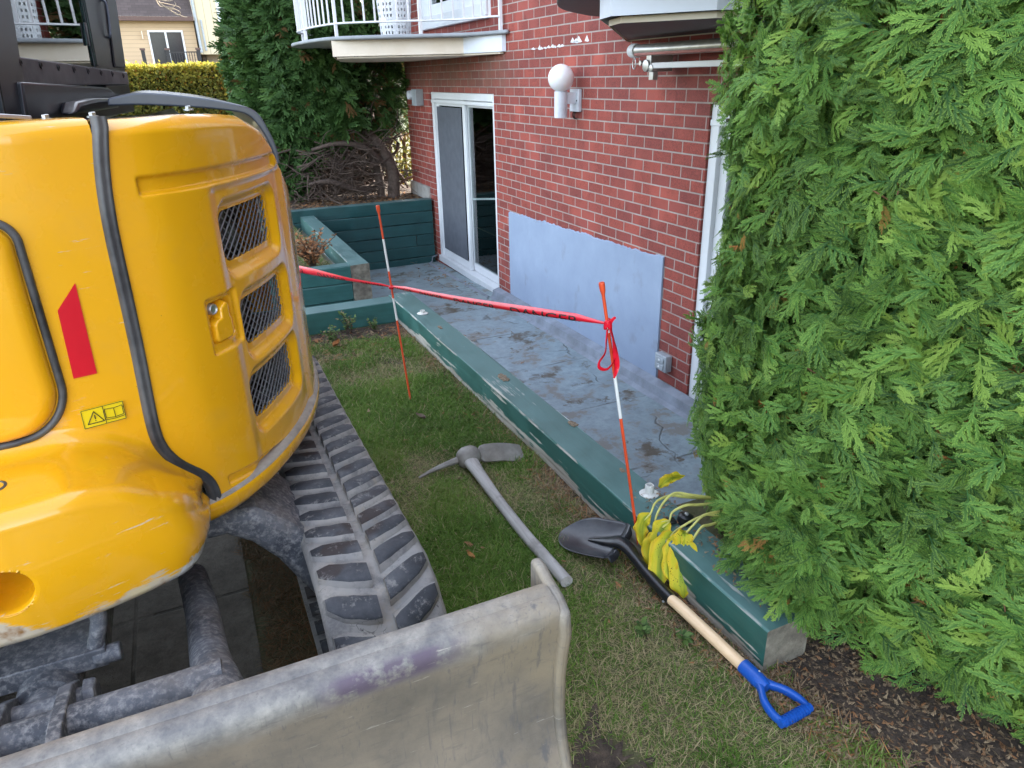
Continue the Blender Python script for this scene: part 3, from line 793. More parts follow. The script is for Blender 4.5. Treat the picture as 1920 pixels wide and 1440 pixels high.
for (f, dep) in ((1.06, -.002), (1.0, -.004), (.97, -.02), (.95, -.14), (0.02, -.14)):
    s_ = HOLE[0] + HOLE[2] * f * np.cos(th); z_ = HOLE[1] + HOLE[2] * f * np.sin(th)
    p = onP(PB, SB, s_) + nrmP(PB, SB, np.full(n, HOLE[0])) * (dep + .012)
    ringv.append(np.concatenate([p, z_[:, None]], 1))
V = np.concatenate(ringv); i = np.arange(n); j = (i + 1) % n
F = np.concatenate([np.stack([k * n + i, k * n + j, (k + 1) * n + j, (k + 1) * n + i], -1) for k in range(4)])
mesh_np('lifting_hole', V, F, M['yellow_chip'], CW, True)
g = MB(); px, py = -.415, 1.415
g.lathe((px, py, .925), (0, -.05, 1), [(.021, 0), (.021, .006), (.017, .0075), (.015, .005), (.004, .004)], 24)
g.build('plug', M['rubber_seal'], CW, smooth=40)

# --- rear hatch with its rubber seal
def hatch_path(s1, z0, z1, r, n=14):
    P = [(.05, z1)] + [(s, z1) for s in np.linspace(.4, s1 - r, 12)]
    P += [(s1 - r + r * math.sin(t), z1 - r + r * math.cos(t)) for t in np.linspace(0, PI / 2, n)[1:]]
    P += [(s1, z) for z in np.linspace(z1 - r, z0 + 2.2 * r, 10)[1:]]
    P += [(s1 - 2.0 * r + 2.0 * r * math.cos(t), z0 + 2.2 * r - 2.2 * r * math.sin(t)) for t in np.linspace(0, PI / 2, n)[1:]]
    P += [(s, z0 + .02 * (s - s1)) for s in np.linspace(s1 - 2.2 * r, .05, 14)]
    return np.array(P)
hpth = hatch_path(1.011, .962, 1.385, .045)
g = MB()
HS = PT(hpth[:, 0], hpth[:, 1], np.full(len(hpth), .004)); g.tube(HS, .0075, 8, True)
cc = np.array([.72, 1.17])
inn = np.array([p + (cc - p) / np.linalg.norm(cc - p) * .012 for p in hpth])
hb = MB()
outs = [(0.0, .002), (.004, .012), (.016, .020), (.030, .022)]
lay = []
for ins, off in outs:
    q = np.array([p + (cc - p) / np.linalg.norm(cc - p) * (.010 + ins) for p in hpth]); lay.append(PT(q[:, 0], q[:, 1], np.full(len(q), off)))
n = len(hpth)
V = np.concatenate(lay)
F = [tuple(int(x) for x in f) for k in range(3) for f in [(k * n + i, k * n + i + 1, (k + 1) * n + i + 1, (k + 1) * n + i) for i in range(n - 1)]] + [tuple(range(3 * n, 4 * n))]
RH = hb.add(V, F).build('rear_hatch', M['yellow'], EX, smooth=50)
g.build('hatch_seal', M['rubber_seal'], RH, smooth=60)

# --- stickers
def sticker(name, pts, off, mat, parent, sub=6):
    pts = np.array(pts, float); n = len(pts); dense = np.concatenate([pts[i] + (pts[(i + 1) % n] - pts[i]) * np.linspace(0, 1, sub, endpoint=False)[:, None] for i in range(n)])
    A = PT(dense[:, 0], dense[:, 1], np.full(len(dense), off)); c = dense.mean(0); C = PT(c[0], c[1], off)
    V = np.concatenate([A, C[None]]); k = len(dense); i = np.arange(k)
    return mesh_np(name, V, np.stack([(i + 1) % k, i, np.full(k, k)], -1), mat, parent)
sticker('red_reflector', [(1.081, 1.253), (1.076, 1.066), (1.034, 1.066), (1.040, 1.206)], .0025, M['red_sticker'], EX)
LB = sticker('warning_label', [(1.028, .997), (1.108, .997), (1.107, .955), (1.027, .955)], .0035, M['label_yellow'], EX, 10)
def inkline(pts, w=.0012, closed=False, off=.005):
    g = MB(); P = [PT(p[0], p[1], off) for p in pts]
    if closed: P.append(P[0])
    P = np.array(P)
    for a_, b_ in zip(P[:-1], P[1:]):
        nn = nrmP(PU, SU, 1.07); g.bar(a_, b_, .0006, w, (nn[0], nn[1], .001)) if False else g.tube([a_, b_], w / 2, 5)
    return g
tri = inkline([(1.036, .964), (1.066, .964), (1.051, .989)], .0018, True)
tri.v += []; ex_ = inkline([(1.051, .981), (1.051, .9725)], .0022); ex2 = inkline([(1.051, .9695), (1.051, .9685)], .0022)
bk = [inkline(p, .0012, c) for p, c in (
    ([(1.0705, .968), (1.0875, .966), (1.0875, .986), (1.0705, .988)], True), ([(1.0875, .966), (1.1035, .968), (1.1035, .988), (1.0875, .986)], True),
    ([(1.0705, .985), (1.068, .984), (1.068, .9645), (1.0875, .963), (1.106, .9645), (1.106, .984), (1.1035, .985)], False),
    ([(1.0685, .9955), (1.0685, .9565)], False), ([(1.0295, .9955), (1.1065, .9955), (1.1055, .9565), (1.0285, .9565)], True))]
ink = MB()
for q in [tri, ex_, ex2] + bk: ink.add(q.v, q.f)
ink.build('warning_symbols', M['ink'], LB)

# --- hood deck, bolts
sq = np.linspace(0, 2.9, 140); e0 = PT(sq, top_z(sq) - .001, np.full(140, -.018)); e1 = PT(sq, top_z(sq) + .001, np.full(140, -.040)); e2 = PT(sq, top_z(sq) - .02, np.full(140, -.046))
inn = np.stack([np.interp(sq, [0, 1.2, 1.7, 2.9], [-1.28, -.3, -.05, .02]), np.interp(sq, [0, 1.2, 1.7, 2.9], [2.3, 2.3, 2.6, 3.15]), np.full(140, 1.515)], 1)
i = np.arange(139); q4 = lambda k: np.stack([k * 140 + i, k * 140 + i + 1, (k + 1) * 140 + i + 1, (k + 1) * 140 + i], -1)
mesh_np('hood_lip', np.concatenate([e0, e1, e2]), np.concatenate([q4(0), q4(1)]), M['yellow'], EX, True)
mesh_np('hood_deck', np.concatenate([e2, inn]), q4(0), M['black_plastic'], EX, True)
for (x, y) in ((-.21, 1.66), (-.135, 1.70), (.045, 1.90)):
    g = MB(); g.lathe((x, y, 1.542), (0, 0, 1), [(.011, 0), (.011, .003), (.008, .0035)], 16); g.lathe((x, y, 1.5455), (0, 0, 1), [(.0068, 0), (.0068, .006), (.005, .007)], 6)
    g.build('bolt', M['zinc'], EX, smooth=30)
g = MB(); g.bar((-.30, 1.63, 1.556), (-.235, 1.66, 1.547), .022, .008); g.build('hinge_tab', M['zinc'], EX, bevel=.002)
# --- dark cover arching over the right of the hood
lo = crom([(-.150, 1.546), (-.06, 1.545), (.06, 1.535), (.17, 1.521), (.225, 1.503), (.258, 1.452), (.276, 1.400), (.284, 1.36)], 8)
off = crom([(-.146, 1.566), (-.06, 1.578), (.06, 1.566), (.17, 1.545), (.243, 1.518), (.276, 1.458), (.292, 1.400), (.294, 1.36)], 8)
g = MB(); n = len(lo)
V = [(p[0], 2.43, p[1]) for p in lo] + [(p[0], 2.43, p[1]) for p in off] + [(p[0], 3.25, p[1]) for p in lo] + [(p[0], 3.25, p[1]) for p in off]
F = []
for i in range(n - 1):
    F += [(i, i + 1, n + i + 1, n + i), (n + i, n + i + 1, 3 * n + i + 1, 3 * n + i), (i, 2 * n + i, 2 * n + i + 1, i + 1)]
F += [(0, n, 3 * n, 2 * n), (n - 1, 3 * n - 1, 4 * n - 1, 2 * n - 1)]
g.add(V, F).build('hood_cover', M['cover_paint'], EX, bevel=.006, seg=3)

# --- cab
CA, CB = np.array([-.385, 1.75]), np.array([-.14, 3.3]); CL = np.linalg.norm(CB - CA); CD = (CB - CA) / CL; CN = np.array([CD[1], -CD[0]])
def cp(l, z, o=0.0):
    q = CA + CD * l + CN * o; return (q[0], q[1], z)
def cslab(mb, poly, o0, o1, mi=0):
    n = len(poly); V = [cp(l, z, o0) for l, z in poly] + [cp(l, z, o1) for l, z in poly]
    return mb.add(V, [tuple(range(n - 1, -1, -1)), tuple(range(n, 2 * n))] + [(i, (i + 1) % n, n + (i + 1) % n, n + i) for i in range(n)], mi)
CABR = MB()
cslab(CABR, [(.26, 1.50), (.43, 1.50), (.47, 1.66), (.525, 1.82), (.62, 2.55), (.50, 2.55), (.36, 1.85)], -.07, .012)          # rear post
cslab(CABR, [(1.24, 1.635), (1.68, 1.635), (1.82, 2.05), (1.90, 2.55), (1.42, 2.55), (1.30, 2.0)], -.008, .0)               # front post
cslab(CABR, [(1.50, 1.66), (1.68, 1.66), (1.82, 2.05), (1.90, 2.55), (1.80, 2.55), (1.68, 2.05)], 0, .007)
cslab(CABR, [(1.24, 1.66), (1.285, 1.66), (1.345, 2.0), (1.46, 2.55), (1.42, 2.55), (1.30, 2.0)], 0, .006)
CABR.box(-1.30, -1.22, 1.75, 1.83, 1.50, 2.55); CABR.box(-1.30, -1.22, 3.2, 3.3, 1.50, 2.55)
CABR.prism([(-1.32, 1.70), (-.36, 1.70), (-.10, 3.36), (-1.32, 3.36)], 2, 2.55, 2.63)
CABR.bar((-1.26, 1.79, 1.62), (-.42, 1.79, 1.62), .07, .12); CABR.bar((-1.26, 1.79, 2.50), (-.42, 1.79, 2.50), .07, .1)
CABR.box(-1.30, -.24, 2.35, 3.3, .80, 1.50)
CAB = CABR.build('cab', M['black_plastic'], EX, bevel=.008, seg=2)
g = MB(); cslab(g, [(.40, 1.60), (1.66, 1.60), (1.67, 1.645), (.47, 1.668), (.42, 1.65)], -.03, .010); SILL = g.build('sill_panel', simple('worn_black_sill', (.03, .033, .04), .5, var=.3, dirt=((.17, .17, .175), .7), sc=9), CAB, bevel=.004)
for l, z in zip((.464, .615, .766, .919, 1.076, 1.242, 1.406, 1.581), (1.655, 1.652, 1.649, 1.646, 1.643, 1.640, 1.637, 1.632)):
    g = MB(); c0 = cp(l, z, .008); g.lathe(c0, (CN[0], CN[1], 0), [(.010, 0), (.010, .004), (.006, .006), (.003, .003)], 8); g.build('bolt', M['black_metal'], SILL, smooth=30)
g = MB(); cslab(g, [(.36, 1.50), (1.30, 1.50), (1.315, 1.575), (1.25, 1.592), (.40, 1.612)], -.03, .024); g.build('lower_panel', M['black_plastic'], CAB, bevel=.006)
g = MB(); cslab(g, [(1.30, 1.50), (1.69, 1.50), (1.68, 1.602), (1.30, 1.602)], -.06, .004); g.build('post_foot', M['black_plastic'], CAB, bevel=.005)
g = MB(); cslab(g, [(.60, 1.53), (.66, 1.560), (.86, 1.566), (1.05, 1.562), (1.16, 1.53)], .024, .07); g.build('wheel_arch_cover', M['black_plastic'], CAB, bevel=.012, seg=3)
g = MB(); cslab(g, [(.46, 1.655), (1.27, 1.655), (1.33, 2.0), (1.45, 2.53), (.60, 2.53), (.50, 1.8)], -.0065, -.0045); g.build('side_window', M['cab_glass'], CAB)
g = MB()
cslab(g, [(.50, 1.68), (.507, 1.68), (.545, 1.85), (.625, 2.5), (.612, 2.5), (.535, 1.85)], -.0040, .002); g.build('window_gasket', M['rubber_seal'], CAB)
g = MB(); cslab(g, [(1.195, 1.72), (1.215, 1.72), (1.235, 1.79), (1.215, 1.79)], -.003, .004); g.build('window_latch', M['black_plastic'], CAB, bevel=.003)
g = MB(); g.box(-1.27, -1.262, 1.84, 3.2, 1.55, 2.54); g.build('door_window', M['cab_glass'], CAB)
g = MB(); g.box(-1.20, -.45, 1.786, 1.792, 1.68, 2.46); g.build('rear_window', M['cab_glass'], CAB)
g = MB(); g.tube(crom([cp(1.52, 1.76, .0), cp(1.50, 1.765, .012), cp(1.515, 1.80, .015), cp(1.54, 1.87, .015), cp(1.55, 1.885, .0)], 5), .0045, 8); g.build('grab_handle', M['cover_paint'], CAB, smooth=50)
g = MB(); g.box(-.95, -.62, 2.35, 2.8, 1.5, 1.62); g.box(-.95, -.62, 2.30, 2.42, 1.62, 2.2); g.build('seat', M['black_plastic'], CAB, bevel=.03)

# --- underside, slew ring, undercarriage
g = MB(); und = [tuple(p) for p in onP(PU, SU, np.linspace(0, 2.9, 60))]; g.prism(und + [(-1.3, 3.2)], 2, .655, .672); g.build('deck_plate', M['frame'], EX)
g = MB(); g.box(-1.30, .27, 3.195, 3.2, .67, 1.30); g.box(-1.302, -1.296, 1.56, 3.2, .67, 1.53); g.build('body_skirt', M['yellow'], EX)
g = MB(); g.lathe((-.5, 2.15, .48), (0, 0, 1), [(.42, 0), (.42, .07), (.38, .075), (.38, .18)], 48); g.build('slew_ring', M['frame'], EX, smooth=40)
g = MB()
g.prism([(-.85, 1.92), (-.15, 1.92), (-.10, 2.05), (-.10, 2.4), (-.2, 2.7), (-.8, 2.7)], 2, .38, .60)
arch = [(-.20, .545), (-.06, .545), (-.005, .505), (.05, .435), (.095, .345), (.135, .272), (.20, .25), (.20, .40), (.10, .53), (.02, .60), (-.20, .62)]
for (ya, yb) in ((1.665, 1.99), (2.40, 2.68)):
    g.prism(arch, 1, ya, yb); g.prism([(-1.0 - x, z) for x, z in arch], 1, ya, yb)
UC = g.build('undercarriage', M['frame'], EX, bevel=.025, seg=3)
# --- rubber tracks
def make_track(x0, x1):
    yn, yf, zc, ro = 1.50, 2.95, .258, .240
    Ls = yf - yn; Ltot = 2 * Ls + 2 * PI * ro
    def loop(u, off=0.0):
        """u along the belt, off outwards; starts at far top, runs to the near end, then back along the ground"""
        u = np.asarray(u) % Ltot; r = ro + off
        y = np.empty_like(u); z = np.empty_like(u)
        k = u < Ls; y[k] = yf - u[k]; z[k] = zc + (r if np.isscalar(r) else r[k])
        k2 = (u >= Ls) & (u < Ls + PI * ro); t = (u - Ls) / ro
        rr_ = r if np.isscalar(r) else r[k2]; y[k2] = yn - rr_ * np.sin(t[k2]); z[k2] = zc + rr_ * np.cos(t[k2])
        k3 = (u >= Ls + PI * ro) & (u < 2 * Ls + PI * ro); y[k3] = yn + (u[k3] - Ls - PI * ro); z[k3] = zc - (r if np.isscalar(r) else r[k3])
        k4 = u >= 2 * Ls + PI * ro; t = (u - 2 * Ls - PI * ro) / ro
        rr_ = r if np.isscalar(r) else r[k4]; y[k4] = yf + rr_ * np.sin(t[k4]); z[k4] = zc - rr_ * np.cos(t[k4])
        sag = np.where(k, -.012 * np.sin(PI * np.clip(u / Ls, 0, 1)), 0)
        return y, z + sag
    t = thing_part('rubber_track')
    nlug = 49; pitch = Ltot / nlug
    V, F, mi = [], [], []
    # belt carcass with a shallow wave of dust between the lugs
    nu, xs = 420, np.array([x0, x0 + .012, x0 + .03, x0 + .07, x0 + .11, (x0 + x1) / 2, x1 - .11, x1 - .07, x1 - .03, x1 - .012, x1])
    uu = np.linspace(0, Ltot, nu, endpoint=False)
    prof = np.array([-.022, -.004, 0, .001, .002, -.003, .002, .001, 0, -.004, -.022])
    rings = []
    for x, o in zip(xs, prof):
        y, z = loop(uu, np.full(nu, o) + .0022 * np.cos(2 * PI * uu / pitch + (0 if x < (x0 + x1) / 2 else PI))); rings.append(np.stack([np.full(nu, x), y, z], 1))
    for x in xs[::-1]:
        y, z = loop(uu, np.full(nu, -.032)); rings.append(np.stack([np.full(nu, x), y, z], 1))
    nn = len(rings); i = np.arange(nu); j = (i + 1) % nu
    VB = np.concatenate(rings)
    FB = np.concatenate([np.stack([k * nu + i, k * nu + j, ((k + 1) % nn) * nu + j, ((k + 1) % nn) * nu + i], -1) for k in range(nn)])
    FB = FB[:, ::-1]
    mib = np.zeros(len(FB), int)
    # lugs: staggered halves, slanted, with worn dark tops
    LV, LF, LM = [], [], []; base = len(VB)
    c = (x0 + x1) / 2; hw = (x1 - x0) / 2
    rl = np.random.default_rng(9)
    for k in range(nlug):
        for side in (-1, 1):
            u0 = k * pitch + (0 if side < 0 else pitch * .5)
            xi, xo = c + side * .014, c + side * (hw - .010)
            n = 8; xs_ = np.linspace(xi, xo, n); f = np.linspace(0, 1, n)
            slant = -(.012 + .040 * f ** 1.4) if side < 0 else -(.0 + .062 * f ** 1.1)
            half = np.interp(f, [0, .25, .75, 1], [.023, .025, .023, .012])
            htop = np.interp(f, [0, .15, .75, 1], [.023, .025, .020, .009]) * (.9 + .2 * rl.random())
            jit = .0011 * rl.normal(size=n)
            lev = ((1.62, 0, -.003), (1.12, .80, 0), (.90, 1.0, 0)); b = base + sum(len(v) for v in LV)
            for (dw, hh, dz) in lev:
                for sg in (-1, 1):
                    y, z = loop(u0 + slant + sg * half * dw + jit * hh, htop * hh + dz); LV.append(np.stack([xs_ - side * .004 * hh * (xs_ == xs_[-1]), y, z], 1))
            R = [[b + (2 * l + k2) * n for k2 in (0, 1)] for l in range(3)]
            for q in range(n - 1):
                LF.append((R[2][0] + q, R[2][0] + q + 1, R[2][1] + q + 1, R[2][1] + q)); LM.append(1)
                for l in (0, 1):
                    LF.append((R[l][0] + q, R[l][0] + q + 1, R[l + 1][0] + q + 1, R[l + 1][0] + q)); LM.append(l)
                    LF.append((R[l + 1][1] + q, R[l + 1][1] + q + 1, R[l][1] + q + 1, R[l][1] + q)); LM.append(l)
            for l in (0, 1):
                LF.append((R[l][0], R[l + 1][0], R[l + 1][1], R[l][1])); LM.append(l)
                LF.append((R[l][0] + n - 1, R[l][1] + n - 1, R[l + 1][1] + n - 1, R[l + 1][0] + n - 1)); LM.append(l)
    # steel core lugs on the inner face
    iv = []
    for k in range(nlug):
        for side in (-1, 1):
            u0 = k * pitch; b = base + sum(len(v) for v in LV)
            x_ = np.array([c + side * .028, c + side * .055] * 2)
            uq = np.array([u0 - .022, u0 - .022, u0 + .022, u0 + .022])
            y, z = loop(uq, np.full(4, -.030)); A_ = np.stack([x_, y, z], 1); y, z = loop(uq, np.full(4, -.062)); B_ = np.stack([x_, y, z], 1)
            LV.append(np.concatenate([A_, B_]))
            for f_ in ((4, 5, 7, 6), (0, 1, 5, 4), (2, 6, 7, 3), (0, 4, 6, 2), (1, 3, 7, 5)): LF.append(tuple(b + q for q in f_)); LM.append(0)
        for side in (-1, 1):                                                # flat pads that make the ribbed look inside
            b = base + sum(len(v) for v in LV)
            xa, xb = sorted((c + side * .065, c + side * (hw - .012)))
            x_ = np.array([xa, xb] * 2); uq = np.array([u0 - .028, u0 - .028, u0 + .028, u0 + .028])
            y, z = loop(uq, np.full(4, -.030)); A_ = np.stack([x_, y, z], 1); y, z = loop(uq, np.full(4, -.040)); B_ = np.stack([x_, y, z], 1)
            LV.append(np.concatenate([A_, B_]))
            for f_ in ((4, 5, 7, 6), (0, 1, 5, 4), (2, 6, 7, 3), (0, 4, 6, 2), (1, 3, 7, 5)): LF.append(tuple(b + q for q in f_)); LM.append(1)
    VA = np.concatenate([VB] + LV)
    LFa = np.array(LF)
    o = mesh_np('belt', VA, [FB, LFa], [M['rubber_dust'], M['rubber_dark']], t, True, midx=np.concatenate([mib, np.array(LM)]), sharp=52)
    g = MB(); g.box(x0 + .05, x1 - .05, 1.42, 2.85, .13, .36); g.box(x0 + .02, x1 - .07, 1.36, 1.62, .20, .33)
    g.build('track_frame', M['frame'], t, bevel=.02)
    g = MB(); g.lathe((x0 + .035, yn, zc), (1, 0, 0), [(.05, 0), (.06, .01), (.165, .02), (.185, .03), (.185, .07), (.165, .08), (.165, .13), (.185, .14), (.185, .18), (.165, .19), (.06, .2)], 40); g.build('idler_wheel', M['frame'], t, smooth=35)
    g = MB(); g.lathe((x0 + .035, yf, zc), (1, 0, 0), [(.05, 0), (.165, .02), (.18, .05), (.18, .15), (.165, .18), (.06, .2)], 24); g.build('drive_sprocket', M['frame'], t, smooth=35)
    for yy in (1.62, 1.95, 2.28, 2.6):
        g = MB(); g.lathe((x0 + .05, yy, .145), (1, 0, 0), [(.05, 0), (.085, .01), (.085, .06), (.06, .07), (.06, .11), (.085, .12), (.085, .17), (.05, .18)], 20); g.build('roller', M['frame'], t, smooth=35)
    return t
def thing_part(name):
    o = bpy.data.objects.new(name, None); COL.objects.link(o); o.parent = EX; ORG[o.name] = ORG[EX.name]; o.empty_display_size = .1
    return o
make_track(.112, .398)
make_track(-1.398, -1.112)

# --- dozer blade
nb_ = 26
prof = []
# (y, z) front skin from the top rolling edge down, concave
P = crom([(.996, .664), (.985, .682), (.965, .690), (.942, .685), (.930, .667), (.932, .635), (.944, .575), (.955, .50), (.957, .42), (.945, .34), (.918, .27), (.885, .225)], 6)
n = len(P); back = P + np.array([[.022, .004]]) * np.linspace(1, .7, n)[:, None]
back[0] = P[0] + (0, -.012); back[:8] = P[:8] + np.array([[.006, -.016]]) 
XL, XR = -1.53, .500
xs = np.linspace(XL, XR, 60)
dent = np.random.default_rng(2)
V = []
for x in xs:
    V.append(np.stack([np.full(n, x), P[:, 0] + .003 * (vnoise(np.full(n, x * 3), P[:, 1] * 6) - .5), P[:, 1] + .004 * (vnoise(np.full(n, x * 2.3 + 9), P[:, 1] * 2) - .5)], 1))
for x in xs: V.append(np.stack([np.full(n, x), back[:, 0], back[:, 1]], 1))
V = np.concatenate(V); K = len(xs)
i = (np.arange(K - 1)[:, None] * n + np.arange(n - 1)[None]).reshape(-1)
F1 = np.stack([i, i + 1, i + n + 1, i + n], -1); F2 = (F1 + K * n)[:, ::-1]
e1 = np.arange(n - 1); F3 = np.concatenate([np.stack([e1 + k * n, e1 + k * n + K * n, e1 + 1 + k * n + K * n, e1 + 1 + k * n], -1)[:, ::(1 if k else -1)] for k in (0, K - 1)])
ek = np.arange(K - 1) * n
F4 = np.stack([ek, ek + n, ek + n + K * n, ek + K * n], -1); ek2 = ek + n - 1; F5 = np.stack([ek2 + n, ek2, ek2 + K * n, ek2 + n + K * n], -1)
BLADE = mesh_np('dozer_blade', V, np.concatenate([F1, F2, F3, F4, F5]), M['steel'], EX, True, sharp=50)
for xx, nm in ((XR, 1), (XL, -1)):
    ear = [(1.060, .708), (1.030, .710), (1.000, .698), (.955, .688), (.924, .668), (.918, .62), (.930, .56), (.940, .49), (.942, .41), (.930, .33), (.905, .262), (.875, .222), (.93, .215), (.99, .33), (1.02, .45), (1.04, .58), (1.062, .64)]
    g = MB(); g.prism(ear, 0, xx - .002, xx + nm * .022); g.build('end_plate', M['steel'], BLADE, bevel=.009, seg=3)
g = MB(); g.prism([(.896, .234), (.875, .218), (.845, .155), (.863, .158), (.885, .200)], 0, XL + .01, XR + .018); g.build('cutting_edge', simple('bright_worn_edge', (.36, .36, .36), .4, .5, var=.2), BLADE, bevel=.003)
# lift arms, cross tube, lift cylinder with its clevis
g = MB()
for xx in (-.135, -.865):
    P = crom([(xx - .03, 1.75, .40), (xx - .01, 1.55, .43), (xx, 1.38, .455), (xx + .01, 1.26, .50), (xx + .02, 1.14, .53), (xx + .025, .985, .55)], 6)
    g.tube(P, np.interp(np.linspace(0, 1, len(P)), [0, .6, 1], [.036, .042, .066]), 16)
g.tube([(-.90, 1.175, .552), (-.5, 1.175, .552), (-.10, 1.175, .552)], .036, 14)
ARM = g.build('blade_arm', M['frame'], EX, bevel=0, smooth=50)
g = MB()
for xx in (-.472, -.368):
    g.prism([(.96, .44), (.96, .58), (1.13, .60), (1.25, .58), (1.30, .545), (1.30, .50), (1.22, .46)], 0, xx - .012, xx + .012)
g.tube([(-.50, 1.255, .535), (-.34, 1.255, .535)], .022, 14); g.lathe((-.345, 1.255, .535), (1, 0, 0), [(.034, 0), (.034, .018), (.03, .022)], 6)
g.build('cylinder_clevis', M['frame'], BLADE, bevel=.006)
g = MB(); g.tube([(-.42, 1.20, .51), (-.42, 1.30, .505)], .044, 18); g.tube([(-.42, 1.30, .505), (-.42, 1.38, .50)], .056, 20); g.tube([(-.42, 1.38, .50), (-.42, 1.75, .45)], .048, 20)
g.build('lift_cylinder', M['frame'], EX, smooth=40, bevel=0)
g = MB(); g.obox((-.415, 1.455, .575), (.105, 0, .0), (0, .110, .012), (0, -.001, .005)); g.obox((-.415, 1.342, .548), (.105, 0, 0), (0, .004, 0), (0, 0, .022)); g.box(-.318, -.310, 1.35, 1.56, .53, .575); g.box(-.52, -.512, 1.35, 1.56, .53, .575); g.tube([(-.33, 1.36, .56), (-.31, 1.36, .62), (-.305, 1.37, .68)], .016, 12)
g.tube([(-.335, 1.35, .545), (-.285, 1.35, .545)], .019, 12)
g.build('cylinder_guard', M['frame'], EX, bevel=.003)
# ------------------------------------------------------------------ ground
def gquads(rects, z):
    V, F = [], []
    for (x0, x1, y0, y1) in rects:
        b = len(V); V += [(x0, y0, z), (x1, y0, z), (x1, y1, z), (x0, y1, z)]; F.append((b, b + 1, b + 2, b + 3))
    return V, np.array(F)
# one sheet to the horizon, with the sunken patio pit left open
V, F = gquads([(-300, -.2, -300, 300), (-.2, 1.32, -300, 4.86), (1.32, 400, -300, 1.95), (-.2, 400, 8.98, 300), (3.0, 400, 1.95, 8.98)], 0.0)
tag(mesh_np('ground', V, F, M['soil']), kind='structure')
V, F = gquads([(-.2, 1.12, 6.28, 8.98)], .02); tag(mesh_np('planter_soil', V, F, M['soil']), kind='structure')
V, F = gquads([(-.2, 3.0, 8.98, 14)], .14); tag(mesh_np('bed_soil', V, F, M['mulch']), kind='structure')
V, F = gquads([(-1.35, -.045, -6, 8)], .004); tag(mesh_np('concrete_walkway', V, F, M['walk']), kind='structure')
# mulch strips, wavy edged
def strip(name, left, right, z, mat):
    n = len(left); V = [(x, y, z) for x, y in left] + [(x, y, z) for x, y in right]
    i = np.arange(n - 1); return mesh_np(name, V, np.stack([i, n + i, n + i + 1, i + 1], -1), mat)
yy = np.linspace(-.5, 4.85, 120)
xl = 1.30 - .09 + .10 * (vnoise(yy * 3, yy * 0 + 5) - .5) + np.interp(yy, [-.5, .2, .75, 1.1, 1.4], [.15, .05, .12, .06, 0])
tag(strip('mulch', np.stack([xl, yy], 1), np.stack([np.interp(yy, [-.5, 1.1, 1.13, 4.85], [3.0, 3.0, 1.36, 1.30]), yy], 1), .003, M['mulch']), kind='structure')
xx = np.linspace(.2, 1.25, 60)
tag(strip('bare_earth', np.stack([xx, 4.28 - .25 * sstep(.3, 1.2, xx) + .22 * (vnoise(xx * 5, xx * 0) - .5)], 1), np.stack([xx, np.full(60, 4.74)], 1), .0035, M['mulch']), kind='structure')
# dug dark earth under the blade
a_ = np.linspace(0, 2 * PI, 50, endpoint=False); r_ = .15 * (1 + .9 * (vnoise(np.cos(a_) * 3 + 5, np.sin(a_) * 3 + 5) - .5) + .25 * np.random.default_rng(3).normal(size=50))
V = [(.655 + r * math.cos(t), 1.03 + .8 * r * math.sin(t), .006) for t, r in zip(a_, r_)] + [(.655, 1.03, .006)]
i = np.arange(50); tag(mesh_np('dug_earth', V, np.stack([i, (i + 1) % 50, np.full(50, 50)], -1), M['mulch']), kind='structure')

# patio, gently falling away
def pz(y): return np.interp(y, [1.9, 3.5, 6.8, 9], [-.52, -.53, -.57, -.64])
ny = 90; nx_ = 30
Y, X = np.meshgrid(np.linspace(1.95, 8.98, ny), np.linspace(1.30, 2.9, nx_), indexing='ij')
Z = pz(Y) + .012 * (fbm(X * 1.5, Y * 1.5) - .5)
tag(mesh_np('patio', np.stack([X, Y, Z], -1).reshape(-1, 3), grid_faces(ny, nx_), M['patio'], None, True), kind='structure')
V, F = gquads([(-.2, 1.30, 4.86, 6.28)], -.56); tag(mesh_np('patio_landing', V, F, M['patio']), kind='structure')

# ------------------------------------------------------------------ brick building
BX = 2.9
HB = thing('brick_building', (2.9, 5, -.6), 'red brick apartment building with sliding doors behind a sunken patio', 'building')
OPEN = [(6.82, 8.77, -.62, 1.44), (1.9, 3.585, -.62, 1.42), (6.86, 8.80, 2.13, 4.2), (2.2, 3.7, 2.13, 4.2)]
ys = sorted({-9.0, 9.75} | {o[0] for o in OPEN} | {o[1] for o in OPEN}); zs_ = sorted({-1.2, 7.2} | {o[2] for o in OPEN} | {o[3] for o in OPEN})
V, F = [], []
def quad(a, b, c, d):
    k = len(V); V.extend([a, b, c, d]); F.append((k, k + 1, k + 2, k + 3))
for i in range(len(ys) - 1):
    for j in range(len(zs_) - 1):
        cy, cz = (ys[i] + ys[i + 1]) / 2, (zs_[j] + zs_[j + 1]) / 2
        if any(o[0] < cy < o[1] and o[2] < cz < o[3] for o in OPEN): continue
        quad((BX, ys[i + 1], zs_[j]), (BX, ys[i], zs_[j]), (BX, ys[i], zs_[j + 1]), (BX, ys[i + 1], zs_[j + 1]))
for (y0, y1, z0, z1) in OPEN:
    D = BX + .11
    quad((BX, y0, z0), (D, y0, z0), (D, y0, z1), (BX, y0, z1)); quad((D, y1, z0), (BX, y1, z0), (BX, y1, z1), (D, y1, z1))
    quad((BX, y0, z1), (D, y0, z1), (D, y1, z1), (BX, y1, z1)); quad((D, y0, z0), (BX, y0, z0), (BX, y1, z0), (D, y1, z0))
quad((BX, 9.75, -1.2), (BX + 9, 9.75, -1.2), (BX + 9, 9.75, 7.2), (BX, 9.75, 7.2)); F[-1] = F[-1][::-1]
quad((BX, -9, -1.2), (BX + 9, -9, -1.2), (BX + 9, -9, 7.2), (BX, -9, 7.2))
